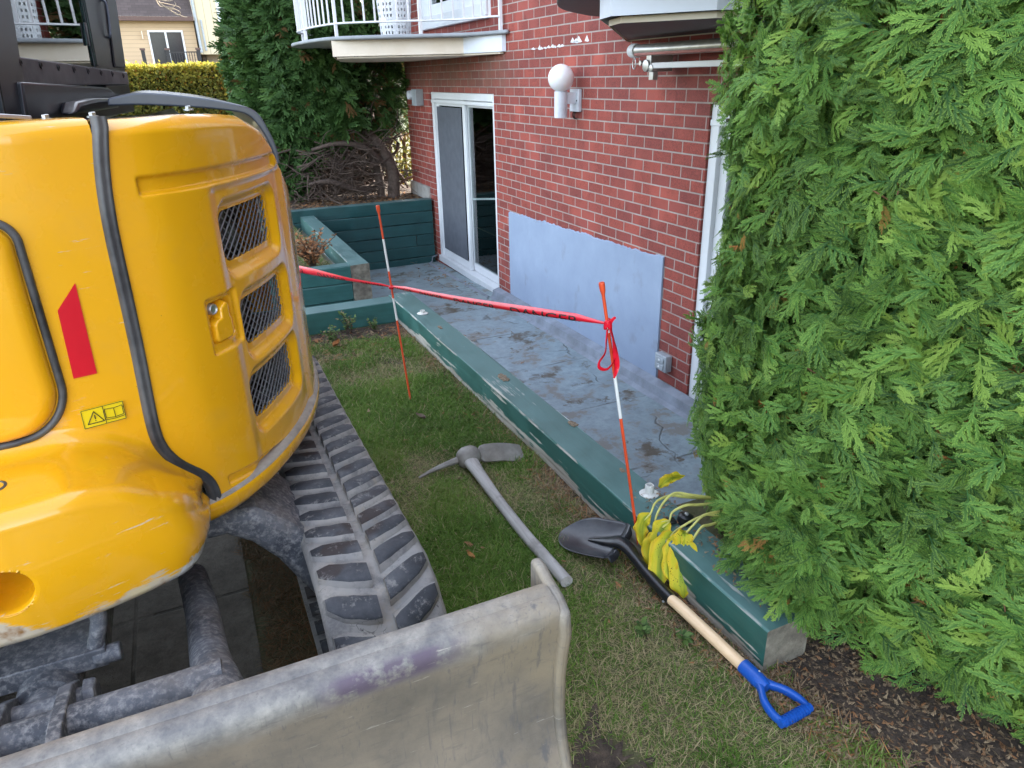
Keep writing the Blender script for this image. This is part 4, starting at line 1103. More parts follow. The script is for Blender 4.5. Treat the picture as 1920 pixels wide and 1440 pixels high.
quad((BX + 9, -9, -1.2), (BX + 9, 9.75, -1.2), (BX + 9, 9.75, 7.2), (BX + 9, -9, 7.2))
mesh_np('brick_wall', V, np.array(F), M['brick'], HB)
g = MB(); g.box(BX - .25, BX + 9.2, -9.2, 9.95, 7.2, 7.45); g.build('roof', M['brown_trim'], HB)
# soldier course under the upper window
# parging patch with a ragged top
yq = np.linspace(3.93, 6.50, 160); top = np.interp(yq, [3.93, 6.5], [.435, .365]) + .030 * (fbm(yq * 9, yq * 0 + 3) - .47) + .012 * (vnoise(yq * 45, yq * 0) - .5)
g = MB(); n = len(yq)
V = [(BX - .014, y, -.60) for y in yq] + [(BX - .014, y, t - .004) for y, t in zip(yq, top)] + [(BX - .0015, y, t + .005) for y, t in zip(yq, top)]
F = [(i, i + 1, n + i + 1, n + i) for i in range(n - 1)] + [(n + i, n + i + 1, 2 * n + i + 1, 2 * n + i) for i in range(n - 1)]
b = len(V); V += [(BX - .0015, 3.925, -.6), (BX - .0015, 6.505, -.6)]; F += [(b, 0, n, 2 * n), (n - 1, b + 1, 3 * n - 1, 2 * n - 1)]
g.add(V, F).build('parging_patch', M['parge'], HB, smooth=30)
# painted plinth along the foot of the wall
g = MB()
for (y0, y1) in ((1.95, 6.80), (6.80, 8.80), (8.80, 8.97)):
    n = 24; Yp = np.linspace(y0, y1, n); w = .10 if y0 == 6.80 else .085
    pr = [(-w - .07, -.012), (-w - .012, .015), (-w, .075), (-.016 if y0 != 6.8 else .0, .095)] if y0 != 6.80 else [(-w - .10, -.012), (-w - .03, .012), (-w - .015, -.01), (.0, -.004)]
    V = [(BX + o, y, float(pz(y)) + h) for o, h in pr for y in Yp]; F = [(k * n + i, k * n + i + 1, (k + 1) * n + i + 1, (k + 1) * n + i) for k in range(len(pr) - 1) for i in range(n - 1)]
    g.add(V, F)
g.build('wall_plinth', M['plinth'], HB, smooth=50)
g = MB(); g.box(BX - .03, BX + .6, 9.0, 9.78, .0, .31); g.build('foundation', M['concrete'], HB, bevel=.01)
# flaked paint above the lamp
r2 = np.random.default_rng(21)
for k in range(17):
    y = 5.93 - k * .056 + r2.normal() * .012
    if r2.random() < .12: continue
    w = .022 + .03 * r2.random(); hgt = .012 + .034 * r2.random(); z = 1.795 + r2.normal() * .003 + (.02 if k > 11 else 0)
    pts = [(y - w, z), (y - w * .3, z - .004), (y + w, z + .003), (y + w * .55, z + hgt * .5), (y + w * .1 * r2.normal(), z + hgt), (y - w * .5, z + hgt * .4)]
    g = MB(); g.prism(pts, 0, BX - .003, BX - .0005); g.build('paint_flake', M['white_paint'], HB)

def sliding_door(name, y0, y1, z0, z1, label, split=.5, sill=True):
    x = BX + .035
    fr = MB(); w = .075
    fr.box(x - .02, x + .09, y0 + .002, y0 + w, z0, z1 - .002); fr.box(x - .02, x + .09, y1 - w, y1 - .002, z0, z1 - .002)
    fr.box(x - .025, x + .09, y0 + w, y1 - w, z1 - w, z1 - .003)
    fr.box(x - .05, x + .09, y0 + .003, y1 - .003, z0 + .002, z0 + .075)
    fr.box(x - .028, x - .02, y0 + .003, y1 - .003, z1 - .12, z1 - .085)
    D = fr.build('patio_door', M['white_vinyl'], HB, bevel=.006)
    if label: D['label'] = label
    ym = y0 + (y1 - y0) * split; sw = .07
    for nm, (a, b), xo in (('fixed_sash', (y0 + w, ym + sw / 2), .05), ('sliding_sash', (ym - sw / 2, y1 - w), .012)):
        s = MB(); xa, xb = x + xo, x + xo + .032
        s.box(xa, xb, a, a + sw, z0 + .08, z1 - w - .004); s.box(xa, xb, b - sw, b, z0 + .08, z1 - w - .004)
        s.box(xa + .001, xb - .001, a + sw, b - sw, z0 + .08, z0 + .17); s.box(xa + .001, xb - .001, a + sw, b - sw, z1 - w - .074, z1 - w - .004)
        so = s.build(nm, M['white_vinyl'], D, bevel=.004)
        p = MB(); p.box(xa + .012, xa + .018, a + sw - .002, b - sw + .002, z0 + .165, z1 - w - .07); p.build('pane', M['glass'], D)
    return D, x, ym
D, x, ym = sliding_door('patio_door', 6.82, 8.77, -.60, 1.44, None)
g = MB(); g.box(x + .003, x + .005, 7.84, 8.66, -.42, 1.28); g.build('fly_screen', M['screen'], D)
g = MB(); g.tube([(x + .0, 8.71, .28), (x - .02, 8.71, .30), (x - .02, 8.71, .42), (x, 8.71, .44)], .009, 8); g.build('handle', M['white_vinyl'], D)
g = MB(); g.bar((x + .075, 6.95, .42), (x + .075, 7.82, .30), .02, .02); g.build('security_bar', M['white_vinyl'], D)
# vertical blinds behind the fixed half, a dim room beyond
g = MB()
for k in range(6): g.obox((x + .20, 7.66 + k * .022, .45), (.035, .012, 0), (0, .0015, .0), (0, 0, .85))
g.build('vertical_blinds', M['curtain'], D)
D2, x2, _ = sliding_door('patio_door', 1.9, 3.585, -.60, 1.42, None)
def room(y0, y1, z0, z1):
    g = MB(); V = [(BX + .13, y0, z0), (BX + .13, y1, z0), (BX + .13, y1, z1), (BX + .13, y0, z1)]; X2 = BX + 3.5
    W_ = [(X2, y0, z0), (X2, y1, z0), (X2, y1, z1), (X2, y0, z1)]
    g.add(V + W_, [(4, 5, 6, 7), (0, 1, 5, 4), (3, 7, 6, 2), (0, 4, 7, 3), (1, 2, 6, 5)])
    return g
rm = room(4.0, 9.6, -.6, 1.8).build('room_shell', M['room'], HB)
g = MB(); g.box(BX + 3.40, BX + 3.49, 5, 9.5, -.52, -.30); g.box(BX + .9, BX + 1.5, 7.9, 9.2, -.59, .2); g.build('indoor_cabinet', simple('pale_cabinet', (.30, .30, .30), .6), HB, bevel=.01)
room(1.0, 3.95, -.6, 1.8).build('room_shell', M['room'], HB); room(6.0, 9.6, 2.0, 4.6).build('room_shell', M['room'], HB); room(1.0, 4.6, 2.0, 4.6).build('room_shell', M['room'], HB)
# upper window above the first balcony
def upper_window(y0, y1, z0, z1):
    x = BX + .01; f = MB(); w = .07
    f.box(x - .045, x + .08, y0 + .003, y0 + w, z0 + .0025, z1 - .003); f.box(x - .045, x + .08, y1 - w, y1 - .003, z0 + .0025, z1 - .003)
    f.box(x - .05, x + .08, y0 + w, y1 - w, z0 + .003, z0 + .10); f.box(x - .045, x + .08, y0 + w, y1 - w, z1 - w, z1 - .003)
    f.box(x - .07, x - .005, y0 - .03, y1 + .03, z0 - .035, z0 + .002)
    ym = y0 + .42 * (y1 - y0)
    Wn = f.build('window', M['white_vinyl'], HB, bevel=.006)
    for (a, b, xo) in ((y0 + w, ym + .04, .0), (ym - .04, y1 - w, .04)):
        s = MB(); xa = x + xo - .01; sw = .09
        s.box(xa, xa + .03, a, a + sw, z0 + .10, z1 - w); s.box(xa, xa + .03, b - sw, b, z0 + .10, z1 - w)
        s.box(xa + .001, xa + .029, a + sw, b - sw, z0 + .10, z0 + .22); s.box(xa + .001, xa + .029, a + sw, b - sw, z1 - w - .1, z1 - w)
        s.build('sash', M['white_vinyl'], Wn, bevel=.005)
        p = MB(); p.box(xa + .012, xa + .018, a + sw, b - sw, z0 + .2, z1 - w - .09); p.build('pane', M['glass'], Wn)
        p = MB(); p.box(xa + .12, xa + .13, a, b, z0 + .05, z1); p.build('curtain', M['curtain'], Wn)
    return Wn
upper_window(6.86, 8.80, 2.13, 4.2); upper_window(2.2, 3.7, 2.13, 4.2)

def balcony(mirror, far=9.9):
    """polygonal slab with an overhanging rounded top plate, fascia box and white picket rail"""
    T = (lambda y: y) if not mirror else (lambda y: 11.0 - y)
    g = MB()
    box = [(2.90, 6.49), (2.86, 6.49), (2.68, 7.0), (1.54, 7.52), (1.50, 8.9), (2.0, 9.5), (2.90, 9.6)]
    if mirror: box = [(2.90, 4.50), (2.62, 4.20), (1.82, 2.90), (2.0, 2.52), (2.90, 2.3)]
    return box
def slab(poly, z0, z1, name, mats, parent, fmat=None, bevel=.004):
    g = MB(); g.prism(poly, 2, z0, z1); return g.build(name, mats, parent, bevel=bevel)
B1 = thing('balcony', (2.9, 8, 1.79), 'rounded balcony with white picket railing and cream fascia above the far patio door', 'balcony')
plan = [(2.895, 6.49), (2.86, 6.50), (2.68, 7.0), (1.54, 7.52), (1.86, 8.9), (2.1, 9.3), (2.895, 9.4)]
g = MB(); n = len(plan); z0, z1 = 1.800, 1.938
V = [(x, y, z0) for x, y in plan] + [(x, y, z1) for x, y in plan]
F = [(i, (i + 1) % n, n + (i + 1) % n, n + i) for i in range(n)]
g.add(V, [F[0], F[1]], 1); g.add(V, F[2:], 0); g.build('fascia', [M['fascia_cream'], M['fascia_white']], B1)  # warm bounced light painted as cream; turned right-hand faces painted white
inner = [(x * .97 + 2.9 * .03, y * .97 + 8.2 * .03) for x, y in plan]
g = MB(); g.prism(inner, 2, 1.782, 1.798); g.build('soffit', M['fascia_cream'], B1, bevel=.004)
pl = crom([(2.90, 6.42), (2.84, 6.42), (2.66, 6.80), (2.30, 7.02), (1.95, 7.18), (1.60, 7.42), (1.46, 7.75), (1.38, 8.3), (1.40, 9.0), (1.75, 9.65), (2.3, 9.85), (2.90, 9.9)], 6)
slab([tuple(p) for p in pl], 1.940, 1.972, 'top_plate', M['slab_grey'], B1, bevel=.010)
rp = crom([(2.86, 6.52), (2.80, 6.56), (2.64, 6.87), (2.30, 7.09), (1.97, 7.25), (1.65, 7.48), (1.53, 7.78), (1.46, 8.3), (1.48, 8.95), (1.80, 9.57), (2.3, 9.76), (2.86, 9.8)], 14)
rl_ = np.r_[0, np.cumsum(np.linalg.norm(np.diff(rp, axis=0), axis=1))]
def at(d): return np.array([np.interp(d, rl_, rp[:, 0]), np.interp(d, rl_, rp[:, 1])])
g = MB()
g.tube([(p[0], p[1], 2.085) for p in rp], .016, 6, flat=.6); g.tube([(p[0], p[1], 2.93) for p in rp], .024, 8)
RAIL = g.build('railing', M['white_paint'], B1, smooth=50)
d = .0; k = 0
while d < rl_[-1]:
    p = at(d); post = k % 8 == 0
    g = MB(); g.box(p[0] - (.014 if post else .0075), p[0] + (.014 if post else .0075), p[1] - (.014 if post else .0075), p[1] + (.014 if post else .0075), 1.97 if post else 2.085, 2.93)
    g.build('post' if post else 'picket', M['white_paint'], RAIL); d += .105; k += 1

B2 = thing('balcony', (2.9, 3.4, 1.79), 'white balcony with dark vented soffit just left of the near cedar hedge', 'balcony')
plan = [(2.895, 4.52), (1.80, 3.02), (1.745, 2.84), (2.015, 2.50), (2.895, 2.3)]
g = MB(); n = len(plan); z0, z1 = 1.815, 1.938
V = [(x, y, z0) for x, y in plan] + [(x, y, z1) for x, y in plan]
g.add(V, [(i, (i + 1) % n, n + (i + 1) % n, n + i) for i in range(n)]).build('fascia', M['fascia_white'], B2)
inner = [(2.897, 4.50), (1.86, 3.04), (1.80, 2.85), (2.05, 2.54), (2.897, 2.34)]
g = MB(); n = len(inner); V = [(x, y, 1.79) for x, y in inner] + [(x, y, 1.8145) for x, y in inner]; g.add(V, [(i, (i + 1) % n, n + (i + 1) % n, n + i) for i in range(n)]).build('trim', M['fascia_cream'], B2)
def mk_vent():
    m = NM('vented_soffit'); x, y, z = m.sep(m.pos); fr = m.math('FRACT', m.math('MULTIPLY', y, 45)); l = m.ramp(fr, [(.0, 0), (.3, 0), (.45, 1), (1, 1)])
    return m.fin(m.mix(l, (.035, .032, .03), (.085, .078, .07)), .6, 0, m.bump(fr, .4, .004))
inner2 = [(x * .985 + 2.9 * .015, y * .985 + 3.4 * .015) for x, y in inner]
g = MB(); g.prism(inner2, 2, 1.797, 1.80); g.build('soffit', mk_vent(), B2)
pl = crom([(2.90, 4.60), (2.66, 4.54), (2.46, 4.38), (2.22, 4.14), (2.03, 3.86), (1.86, 3.5), (1.72, 3.1), (1.68, 2.8), (1.80, 2.5), (2.1, 2.25), (2.90, 2.1)], 7)
slab([tuple(p) for p in pl], 1.942, 1.972, 'top_plate', M['soffit'], B2, bevel=.008)
rp = crom([(2.86, 4.5), (2.62, 4.44), (2.28, 4.1), (1.93, 3.5), (1.78, 3.1), (1.75, 2.8), (1.86, 2.56), (2.14, 2.33), (2.86, 2.18)], 12)
g = MB(); g.tube([(p[0], p[1], 2.085) for p in rp], .016, 6); g.tube([(p[0], p[1], 2.93) for p in rp], .024, 8)
for p in rp[::3]: g.box(p[0] - .0075, p[0] + .0075, p[1] - .0075, p[1] + .0075, 1.972, 2.93)
g.build('railing', M['white_paint'], B2)

# white perforated tub standing on the far balcony
TB = thing('plastic_basket', (2.22, 7.66, 1.972), 'tall white perforated plastic basket standing on the far balcony', 'basket')
g = MB(); n = 56; cx, cy, r0, r1, h0, h1 = 2.22, 7.66, .145, .185, 1.972, 2.62
nzr = 13
def bp(k, z, o=0.0):
    t = 2 * PI * k / n; r = r0 + (r1 - r0) * (z - h0) / (h1 - h0) + o
    return (cx + r * math.cos(t), cy + r * math.sin(t), z)
zz_ = np.linspace(h0, h1, nzr * 2 + 1)
for kz in range(nzr * 2):
    for k in range(n):
        if kz % 2 == 1 and k % 2 == 1 and (k // 2) % 4 != 3: continue
        a_, b_, z_0, z_1 = k, k + 1, zz_[kz], zz_[kz + 1]
        if kz % 2 == 1 and k % 2 == 0: pass
        w0 = .72 if k % 2 == 0 else 1
        g.add([bp(a_, z_0), bp(b_, z_0), bp(b_, z_1), bp(a_, z_1)], [(0, 1, 2, 3)])
BS = g.build('basket_wall', M['white_vinyl'], TB)
md = BS.modifiers.new('s', 'SOLIDIFY'); md.thickness = .003
g = MB(); g.lathe((cx, cy, h1), (0, 0, 1), [(r1 - .004, 0), (r1 + .012, .0), (r1 + .012, .02), (r1 - .004, .02)], 40); g.build('rim', M['white_vinyl'], TB)

# globe wall lamp
LP = thing('wall_lamp', (2.9, 5.16, 1.3), 'white globe lamp on a pale cylinder bracket on the brick wall', 'lamp')
g = MB(); c = (2.75, 5.16); g.lathe((c[0], c[1], 1.572), (0, 0, 1), [(.098 * math.sin(t), -.098 * math.cos(t)) for t in np.linspace(.04, PI - .04, 26)], 36); g.build('globe', M['globe'], LP, smooth=80)
g = MB(); g.lathe((c[0], c[1], 1.29), (0, 0, 1), [(.047, 0), (.050, .003), (.050, .187), (.047, .19)], 32); g.build('lamp_cylinder', M['lamp_metal'], LP, smooth=40)
g = MB(); g.box(2.79, 2.868, 5.128, 5.188, 1.388, 1.47); g.build('arm', M['lamp_metal'], LP, bevel=.004)
g = MB(); g.box(2.868, 2.899, 5.098, 5.235, 1.33, 1.492); LPP = g.build('back_plate', M['lamp_metal'], LP, bevel=.005)
g = MB(); g.lathe((2.868, 5.125, 1.41), (-1, 0, 0), [(.006, 0), (.005, .003)], 8); g.build('screw', M['ink'], LPP)
g = MB()
for k in range(4): g.tube(crom([(2.885, 5.16 + .012 * k, 1.33), (2.87, 5.15 + .015 * k, 1.31), (2.88, 5.165 + .01 * k, 1.285), (2.89, 5.15 + .014 * k, 1.275)], 4), .0025, 5)
g.build('wires', M['ink'], LP)

OB = thing('outlet_box', (2.9, 3.83, -.3), 'small grey weatherproof outlet box at the foot of the brick pier', 'outlet')
g = MB(); g.box(2.842, 2.899, 3.765, 3.895, -.345, -.225); b0 = g.build('box', M['grey_box'], OB, bevel=.008)
for zc in (-.262, -.312):
    g = MB(); g.box(2.834, 2.8415, 3.785, 3.875, zc - .019, zc + .019); g.build('cover_flap', M['grey_box'], OB, bevel=.004)
    g = MB(); g.box(2.831, 2.834, 3.82, 3.84, zc - .006, zc + .006); g.build('catch', M['white_vinyl'], OB)

AW = thing('rolled_awning', (2.78, 3.5, 1.7), 'rolled up white awning tube with folded arm below the near balcony', 'awning')
g = MB(); g.tube([(2.72, 4.10, 1.722), (2.72, 1.95, 1.722)], .034, 24); g.build('roller_tube', M['aluminium'], AW, smooth=50)
g = MB(); g.lathe((2.72, 4.10, 1.722), (0, 1, 0), [(.040, 0), (.042, .02), (.042, .05), (.036, .066), (.02, .07)], 24); g.build('end_cap', M['white_paint'], AW, smooth=40)
g = MB(); g.tube([(2.72 - .03, 4.08, 1.700), (2.72 - .03, 1.95, 1.700)], .008, 8); g.build('valance', simple('striped_valance', (.50, .22, .20), .8), AW)
g = MB(); g.box(2.69, 2.725, 2.0, 3.90, 1.618, 1.65); g.build('folding_arm', M['white_paint'], AW, bevel=.004)
g = MB(); g.lathe((2.70, 3.96, 1.635), (-1, 0, 0), [(.034, -.02), (.034, .012), (.02, .016)], 14); g.lathe((2.70, 3.90, 1.62), (-1, 0, 0), [(.022, -.02), (.022, .014), (.012, .018)], 10); g.box(2.70, 2.86, 3.92, 3.97, 1.60, 1.70); g.box(2.695, 2.73, 3.885, 3.93, 1.555, 1.60)
g.lathe((2.70, 4.02, 1.65), (-1, 0, 0), [(.016, -.02), (.016, .012)], 8)
g.build('elbow_bracket', M['aluminium'], AW, bevel=.002)
g = MB(); t = np.linspace(0, 2 * PI, 22); g.tube([(2.70, 4.10 + .016 * math.cos(a), 1.648 + .03 * math.sin(a)) for a in t], .004, 6, False); g.build('crank_ring', M['aluminium'], AW)

UB = thing('junction_box', (2.88, 9.1, 1.35), 'small grey meter box on the brick wall behind the cedar foliage', 'box')
g = MB(); g.box(2.80, 2.899, 9.02, 9.20, 1.28, 1.47); g.build('box', M['grey_box'], UB, bevel=.006)
g = MB(); g.lathe((2.80, 9.25, 1.40), (-1, 0, 0), [(.05, -.1), (.055, .0), (.05, .03), (.02, .04)], 20); g.build('meter', M['lamp_metal'], UB, smooth=40)

# ------------------------------------------------------------------ timbers
def timber(mb, x0, x1, y0, y1, z0, z1): mb.box(x0, x1, y0, y1, z0, z1)
def ntimber(name, P0, P1, w, z0, z1, mat, parent, end=None, bev=.007, ns=40, wob=.004, seed=0):
    """a timber along P0-P1 (plan), subdivided so edges wander a little"""
    P0, P1 = np.array(P0, float), np.array(P1, float); d = (P1 - P0); L = np.linalg.norm(d); d /= L; nrm = np.array([-d[1], d[0]])
    pr = [(-w / 2 + bev, z0), (-w / 2, z0 + bev), (-w / 2, z1 - bev), (-w / 2 + bev * .35, z1 - bev * .35), (-w / 2 + bev, z1), (w / 2 - bev, z1), (w / 2 - bev * .35, z1 - bev * .35), (w / 2, z1 - bev), (w / 2, z0 + bev), (w / 2 - bev, z0)]
    n = len(pr); V = []
    for k in range(ns + 1):
        u = L * k / ns; q = P0 + d * u
        for i, (o, z) in enumerate(pr):
            a = wob * (vnoise(u * 2.2 + seed, i * 3.7) - .5) * 2; b = wob * (vnoise(u * 2.2 + seed + 50, i * 3.7) - .5) * 2
            p = q + nrm * (o + a); V.append((p[0], p[1], z + b))
    F = [(k * n + i, k * n + (i + 1) % n, (k + 1) * n + (i + 1) % n, (k + 1) * n + i) for k in range(ns) for i in range(n)]
    g = MB(); g.add(V, [f for k2, f in enumerate(F) if k2 % n not in (2, 3, 5, 6)], 0); g.add(V, [f for k2, f in enumerate(F) if k2 % n in (2, 3, 5, 6)], 2); b = ns * n
    g.add(V, [tuple(range(n))[::-1], tuple(b + i for i in range(n))], 1)
    return g.build(name, [mat, end or M['endgrain'], mat if mat is M['green_dark'] or mat is M['green_x'] else M['green_edge']], parent, smooth=28)
LT_ = thing('timber_edging', (1.4, 3, -.5), 'long peeling green timber edging between lawn and sunken patio', 'timber edging')
ntimber('top_timber', (1.345, 1.125), (1.30, 4.93), .165, .002, .158, M['green_y'], LT_, ns=90, seed=3)
r10 = np.random.default_rng(8)
for (x, y, rx, ry) in ((1.335, 3.13, .055, .024), (1.40, 2.50, .030, .020), (1.31, 4.05, .035, .012), (1.375, 2.05, .02, .012)):
    a_ = np.linspace(0, 2 * PI, 22, endpoint=False); rr_ = .7 + .5 * r10.random(22)
    g = MB(); g.prism([(x + ry * q * math.cos(t), y + rx * q * math.sin(t)) for t, q in zip(a_, rr_)], 2, .1575, .1612); g.build('rot_patch', simple('rotten_wood_patch', (.20, .15, .10), .9, var=.6, sc=70, bump=.8), LT_)
for k, z in enumerate((-.16, -.32, -.48, -.64)):
    ntimber('timber', (1.37, 1.6), (1.315, 4.90), .13, z + .004, z + .156, M['green_y'], LT_, ns=30, seed=10 + k)
ST_ = thing('timber_edging', (.6, 4.85, 0), 'short green timber edging crossing the far end of the lawn', 'timber edging')
ntimber('top_timber', (-.3, 4.84), (1.214, 4.84), .165, -.004, .150, M['green_x'], ST_, ns=40, seed=21)
ntimber('timber', (-.3, 4.85), (1.214, 4.85), .14, -.155, -.010, M['green_x'], ST_, ns=30, seed=22)
PL_ = thing('timber_planter', (.7, 7, -.5), 'raised green timber planter of dry plants behind the lawn', 'planter')
for k, (z0, z1) in enumerate(((-.045, .105), (-.200, -.050), (-.355, -.205), (-.51, -.36))):
    ntimber('front_timber', (-.3, 6.225), (1.205, 6.225), .15, z0, z1, M['green_x'], PL_, ns=40, seed=30 + k)
    ntimber('side_timber', (1.292, 6.15), (1.292, 8.88), .165, z0, z1 + .004, M['green_gone'] if k == 0 else M['green_y'], PL_, ns=50, seed=40 + k)
RW_ = thing('retaining_wall', (2, 8.9, -.6), 'dark green stacked timber retaining wall closing the far end of the patio', 'retaining wall')
ztop = .178
for k in range(6):
    z1 = ztop - k * .146
    if k == 3:
        ntimber('timber', (-.3, 8.92), (2.62, 8.92), .14, z1 - .142, z1, M['green_dark'], RW_, ns=40, seed=50 + k, bev=.007); ntimber('timber', (2.63, 8.92), (2.86, 8.92), .13, z1 - .142, z1, M['green_dark'], RW_, ns=6, seed=70, bev=.007)
    else:
        ntimber('timber', (-.3, 8.92), (2.86, 8.92), .14 + .006 * (k % 2), z1 - .142, z1, M['green_dark'], RW_, ns=40, seed=50 + k, bev=.007)
# ------------------------------------------------------------------ marker stakes and danger tape
def stake(base, top, bands, label):
    t = thing('marker_stake', base, label, 'marker stake', 'driveway marker stakes holding the tape')
    b, q = np.array(base, float), np.array(top, float)
    b = b - (q - b) * .03
    g = MB(); g.tube([b + (q - b) * k for k in np.linspace(0, 1, 12)], .0052, 10); g.build('rod', M['stake_orange'], t, smooth=60)
    for (f0, f1) in bands:
        g = MB(); g.tube([b + (q - b) * f0, b + (q - b) * f1], .0056, 10); g.build('white_band', M['stake_white'], t, smooth=60)
    g = MB(); g.tube([b + (q - b) * .965, b + (q - b) * .975, b + (q - b) * .995, q], [.0058, .0085, .0095, .0085], 10); g.build('cap', M['stake_orange'], t, smooth=60)
    return t
S1b, S1t = (.909, 3.408, 0), (.831, 3.408, 1.045)
S2b, S2t = (1.262, 1.755, .03), (1.074, 1.755, 1.033)
stake(S1b, S1t, [(.46, .57), (.70, .85)], 'orange and white marker stake on the lawn beyond the pickaxe')
stake(S2b, S2t, [(.55, .70), (.845, .885)], 'leaning orange and white marker stake behind the black shovel blade')
TP = thing('caution_tape', (.86, 3.4, .64), 'red danger tape strung between the two marker stakes and the excavator', 'tape')
KN2 = np.array([1.099, 1.752, .900]); KN1 = np.array([.860, 3.405, .640]); END = np.array([.50, 4.9, .46])
def ribbon(Pa, Pb, width_fn, tilt_fn, sag, n=80, rows=7, curl=.45):
    """a band of film between two knots; returns centre, side vectors"""
    t = np.linspace(0, 1, n); C = Pa[None] * (1 - t[:, None]) + Pb[None] * t[:, None]; C[:, 2] -= sag * 4 * t * (1 - t)
    d = (Pb - Pa) / np.linalg.norm(Pb - Pa); h = np.cross(d, (0, 0, 1)); h /= np.linalg.norm(h); v = np.cross(h, d)
    def at_(tt, s, off=0.0):
        """tt along 0..1, s across -1..1"""
        c = np.stack([np.interp(tt, t, C[:, i]) for i in range(3)], -1)
        w = width_fn(tt)[..., None] / 2; a = tilt_fn(tt) + curl * s
        sd = np.cos(a)[..., None] * v + np.sin(a)[..., None] * h
        nn = -np.sin(a)[..., None] * v + np.cos(a)[..., None] * h
        pull = (1 - np.cos(curl * s))[..., None] * nn * w * 1.4
        return c + sd * w * s[..., None] + pull + nn * off
    return at_
def build_ribbon(name, at_, n=90, rows=9):
    T, Sx = np.meshgrid(np.linspace(0, 1, n), np.linspace(-1, 1, rows), indexing='ij')
    o = mesh_np(name, at_(T, Sx).reshape(-1, 3), grid_faces(n, rows), M['tape'], TP, True)
    return o
w1 = lambda t: np.interp(t, [0, .03, .10, .25, .6, .9, .985, 1], [.010, .018, .042, .046, .040, .036, .020, .010])
a1 = lambda t: np.interp(t, [0, .12, .45, .8, 1], [-.35, -.55, -.80, -.95, -.8])
r1 = ribbon(KN2, KN1, w1, a1, .012, curl=.75); T1 = build_ribbon('tape_film', r1)
w2 = lambda t: np.interp(t, [0, .05, .3, .6, 1], [.010, .026, .040, .066, .070])
a2 = lambda t: np.interp(t, [0, .3, .7, 1], [-.9, -.95, -.45, -.15])
r2_ = ribbon(KN1, END, w2, a2, .01, curl=.5); T2 = build_ribbon('tape_film', r2_)
def letters(txt):
    cu = bpy.data.curves.new('word', 'FONT'); cu.body = txt; cu.size = 1; cu.align_x = 'LEFT'; cu.resolution_u = 3
    to = bpy.data.objects.new('word', cu); COL.objects.link(to)
    dg = bpy.context.evaluated_depsgraph_get(); me = bpy.data.meshes.new_from_object(to.evaluated_get(dg))
    import bmesh
    bm = bmesh.new(); bm.from_mesh(me); bmesh.ops.triangulate(bm, faces=bm.faces); bmesh.ops.subdivide_edges(bm, edges=[e for e in bm.edges if e.calc_length() > .12], cuts=3, use_grid_fill=False)
    bmesh.ops.triangulate(bm, faces=bm.faces)
    V = np.array([v.co[:] for v in bm.verts]); F = np.array([[v.index for v in f.verts] for f in bm.faces]); bm.free()
    bpy.data.objects.remove(to); bpy.data.curves.remove(cu); bpy.data.meshes.remove(me)
    return V, F
LVt, LFt = letters('DANGER')
LX, LY = LVt[:, 0].max(), LVt[:, 1].max()
def word(at_, t0, t1, parent, s0=-.62, s1=.62, flip=False):
    x = LVt[:, 0] / LX; y = LVt[:, 1] / LY
    xb = x + .04 * 0
    tt = t0 + (t1 - t0) * x; sx = s0 + (s1 - s0) * y
    return np.concatenate([at_(tt, sx, .0012), at_(tt, sx, -.0012)]), np.concatenate([LFt, LFt + len(LVt)])
for at_, spans, par in ((r1, [(.335, .085), (.60, .395), (.80, .66), (.985, .85)], T1), (r2_, [(.22, .05), (.60, .34), (.95, .74)], T2)):
    for (t0, t1) in spans:
        Vw, Fw = word(at_, t0, t1, par); mesh_np('danger_lettering', Vw, Fw, M['ink'], par)
# knot, hanging loop and tail
def band(P, w, name, up=(0, 1, 0)):
    P = crom(P, 8); T = np.gradient(P, axis=0); T /= np.linalg.norm(T, axis=1)[:, None]
    n = len(P); tw = np.linspace(0, 3.5, n); V = []
    for s in (-1, 0, 1):
        for i in range(n):
            u = np.array(up, float); x = u - T[i] * (u @ T[i]); x /= max(np.linalg.norm(x), 1e-3); y = np.cross(T[i], x)
            dd = x * math.cos(tw[i]) + y * math.sin(tw[i]); V.append(P[i] + dd * w / 2 * s + (y * math.cos(tw[i]) - x * math.sin(tw[i])) * (.004 if s == 0 else 0))
    i = np.arange(n - 1); F = np.concatenate([np.stack([k * n + i, k * n + i + 1, (k + 1) * n + i + 1, (k + 1) * n + i], -1) for k in (0, 1)])
    return mesh_np(name, np.array(V), F, M['tape'], TP, True)
K = KN2
band([K, K + (-.012, -.01, -.05), K + (-.016, -.012, -.085), K + (-.034, -.012, -.112), K + (-.032, -.012, -.132), K + (-.008, -.012, -.142), K + (.012, -.010, -.128), K + (.026, -.01, -.10), K + (.022, -.012, -.075), K + (.004, -.008, -.01)], .011, 'tape_loop')
band([K + (.0, -.006, 0), K + (.012, -.014, -.05), K + (.024, -.012, -.10), K + (.030, -.012, -.14), K + (.020, -.014, -.175)], .018, 'tape_tail')
band([K + (.004, -.006, .0), K + (.008, -.012, .018), K + (.014, -.014, .024), K + (.010, -.010, .012)], .009, 'tape_tail')
g = MB()
for a in (.0, .7, -.6, 1.4): g.tube(crom([K + (.009 * math.cos(t + a), .009 * math.sin(t + a), .014 * math.sin(2 * t + a)) for t in np.linspace(0, 2 * PI, 9)], 3), .0045, 6, False)
g.build('knot', M['tape'], TP, smooth=60)
g = MB(); g.tube(crom([KN1 + (.008 * math.cos(t), .008 * math.sin(t), .006 * math.sin(2 * t)) for t in np.linspace(0, 4 * PI, 17)], 3), .006, 6, False); g.build('knot', M['tape'], TP, smooth=60)

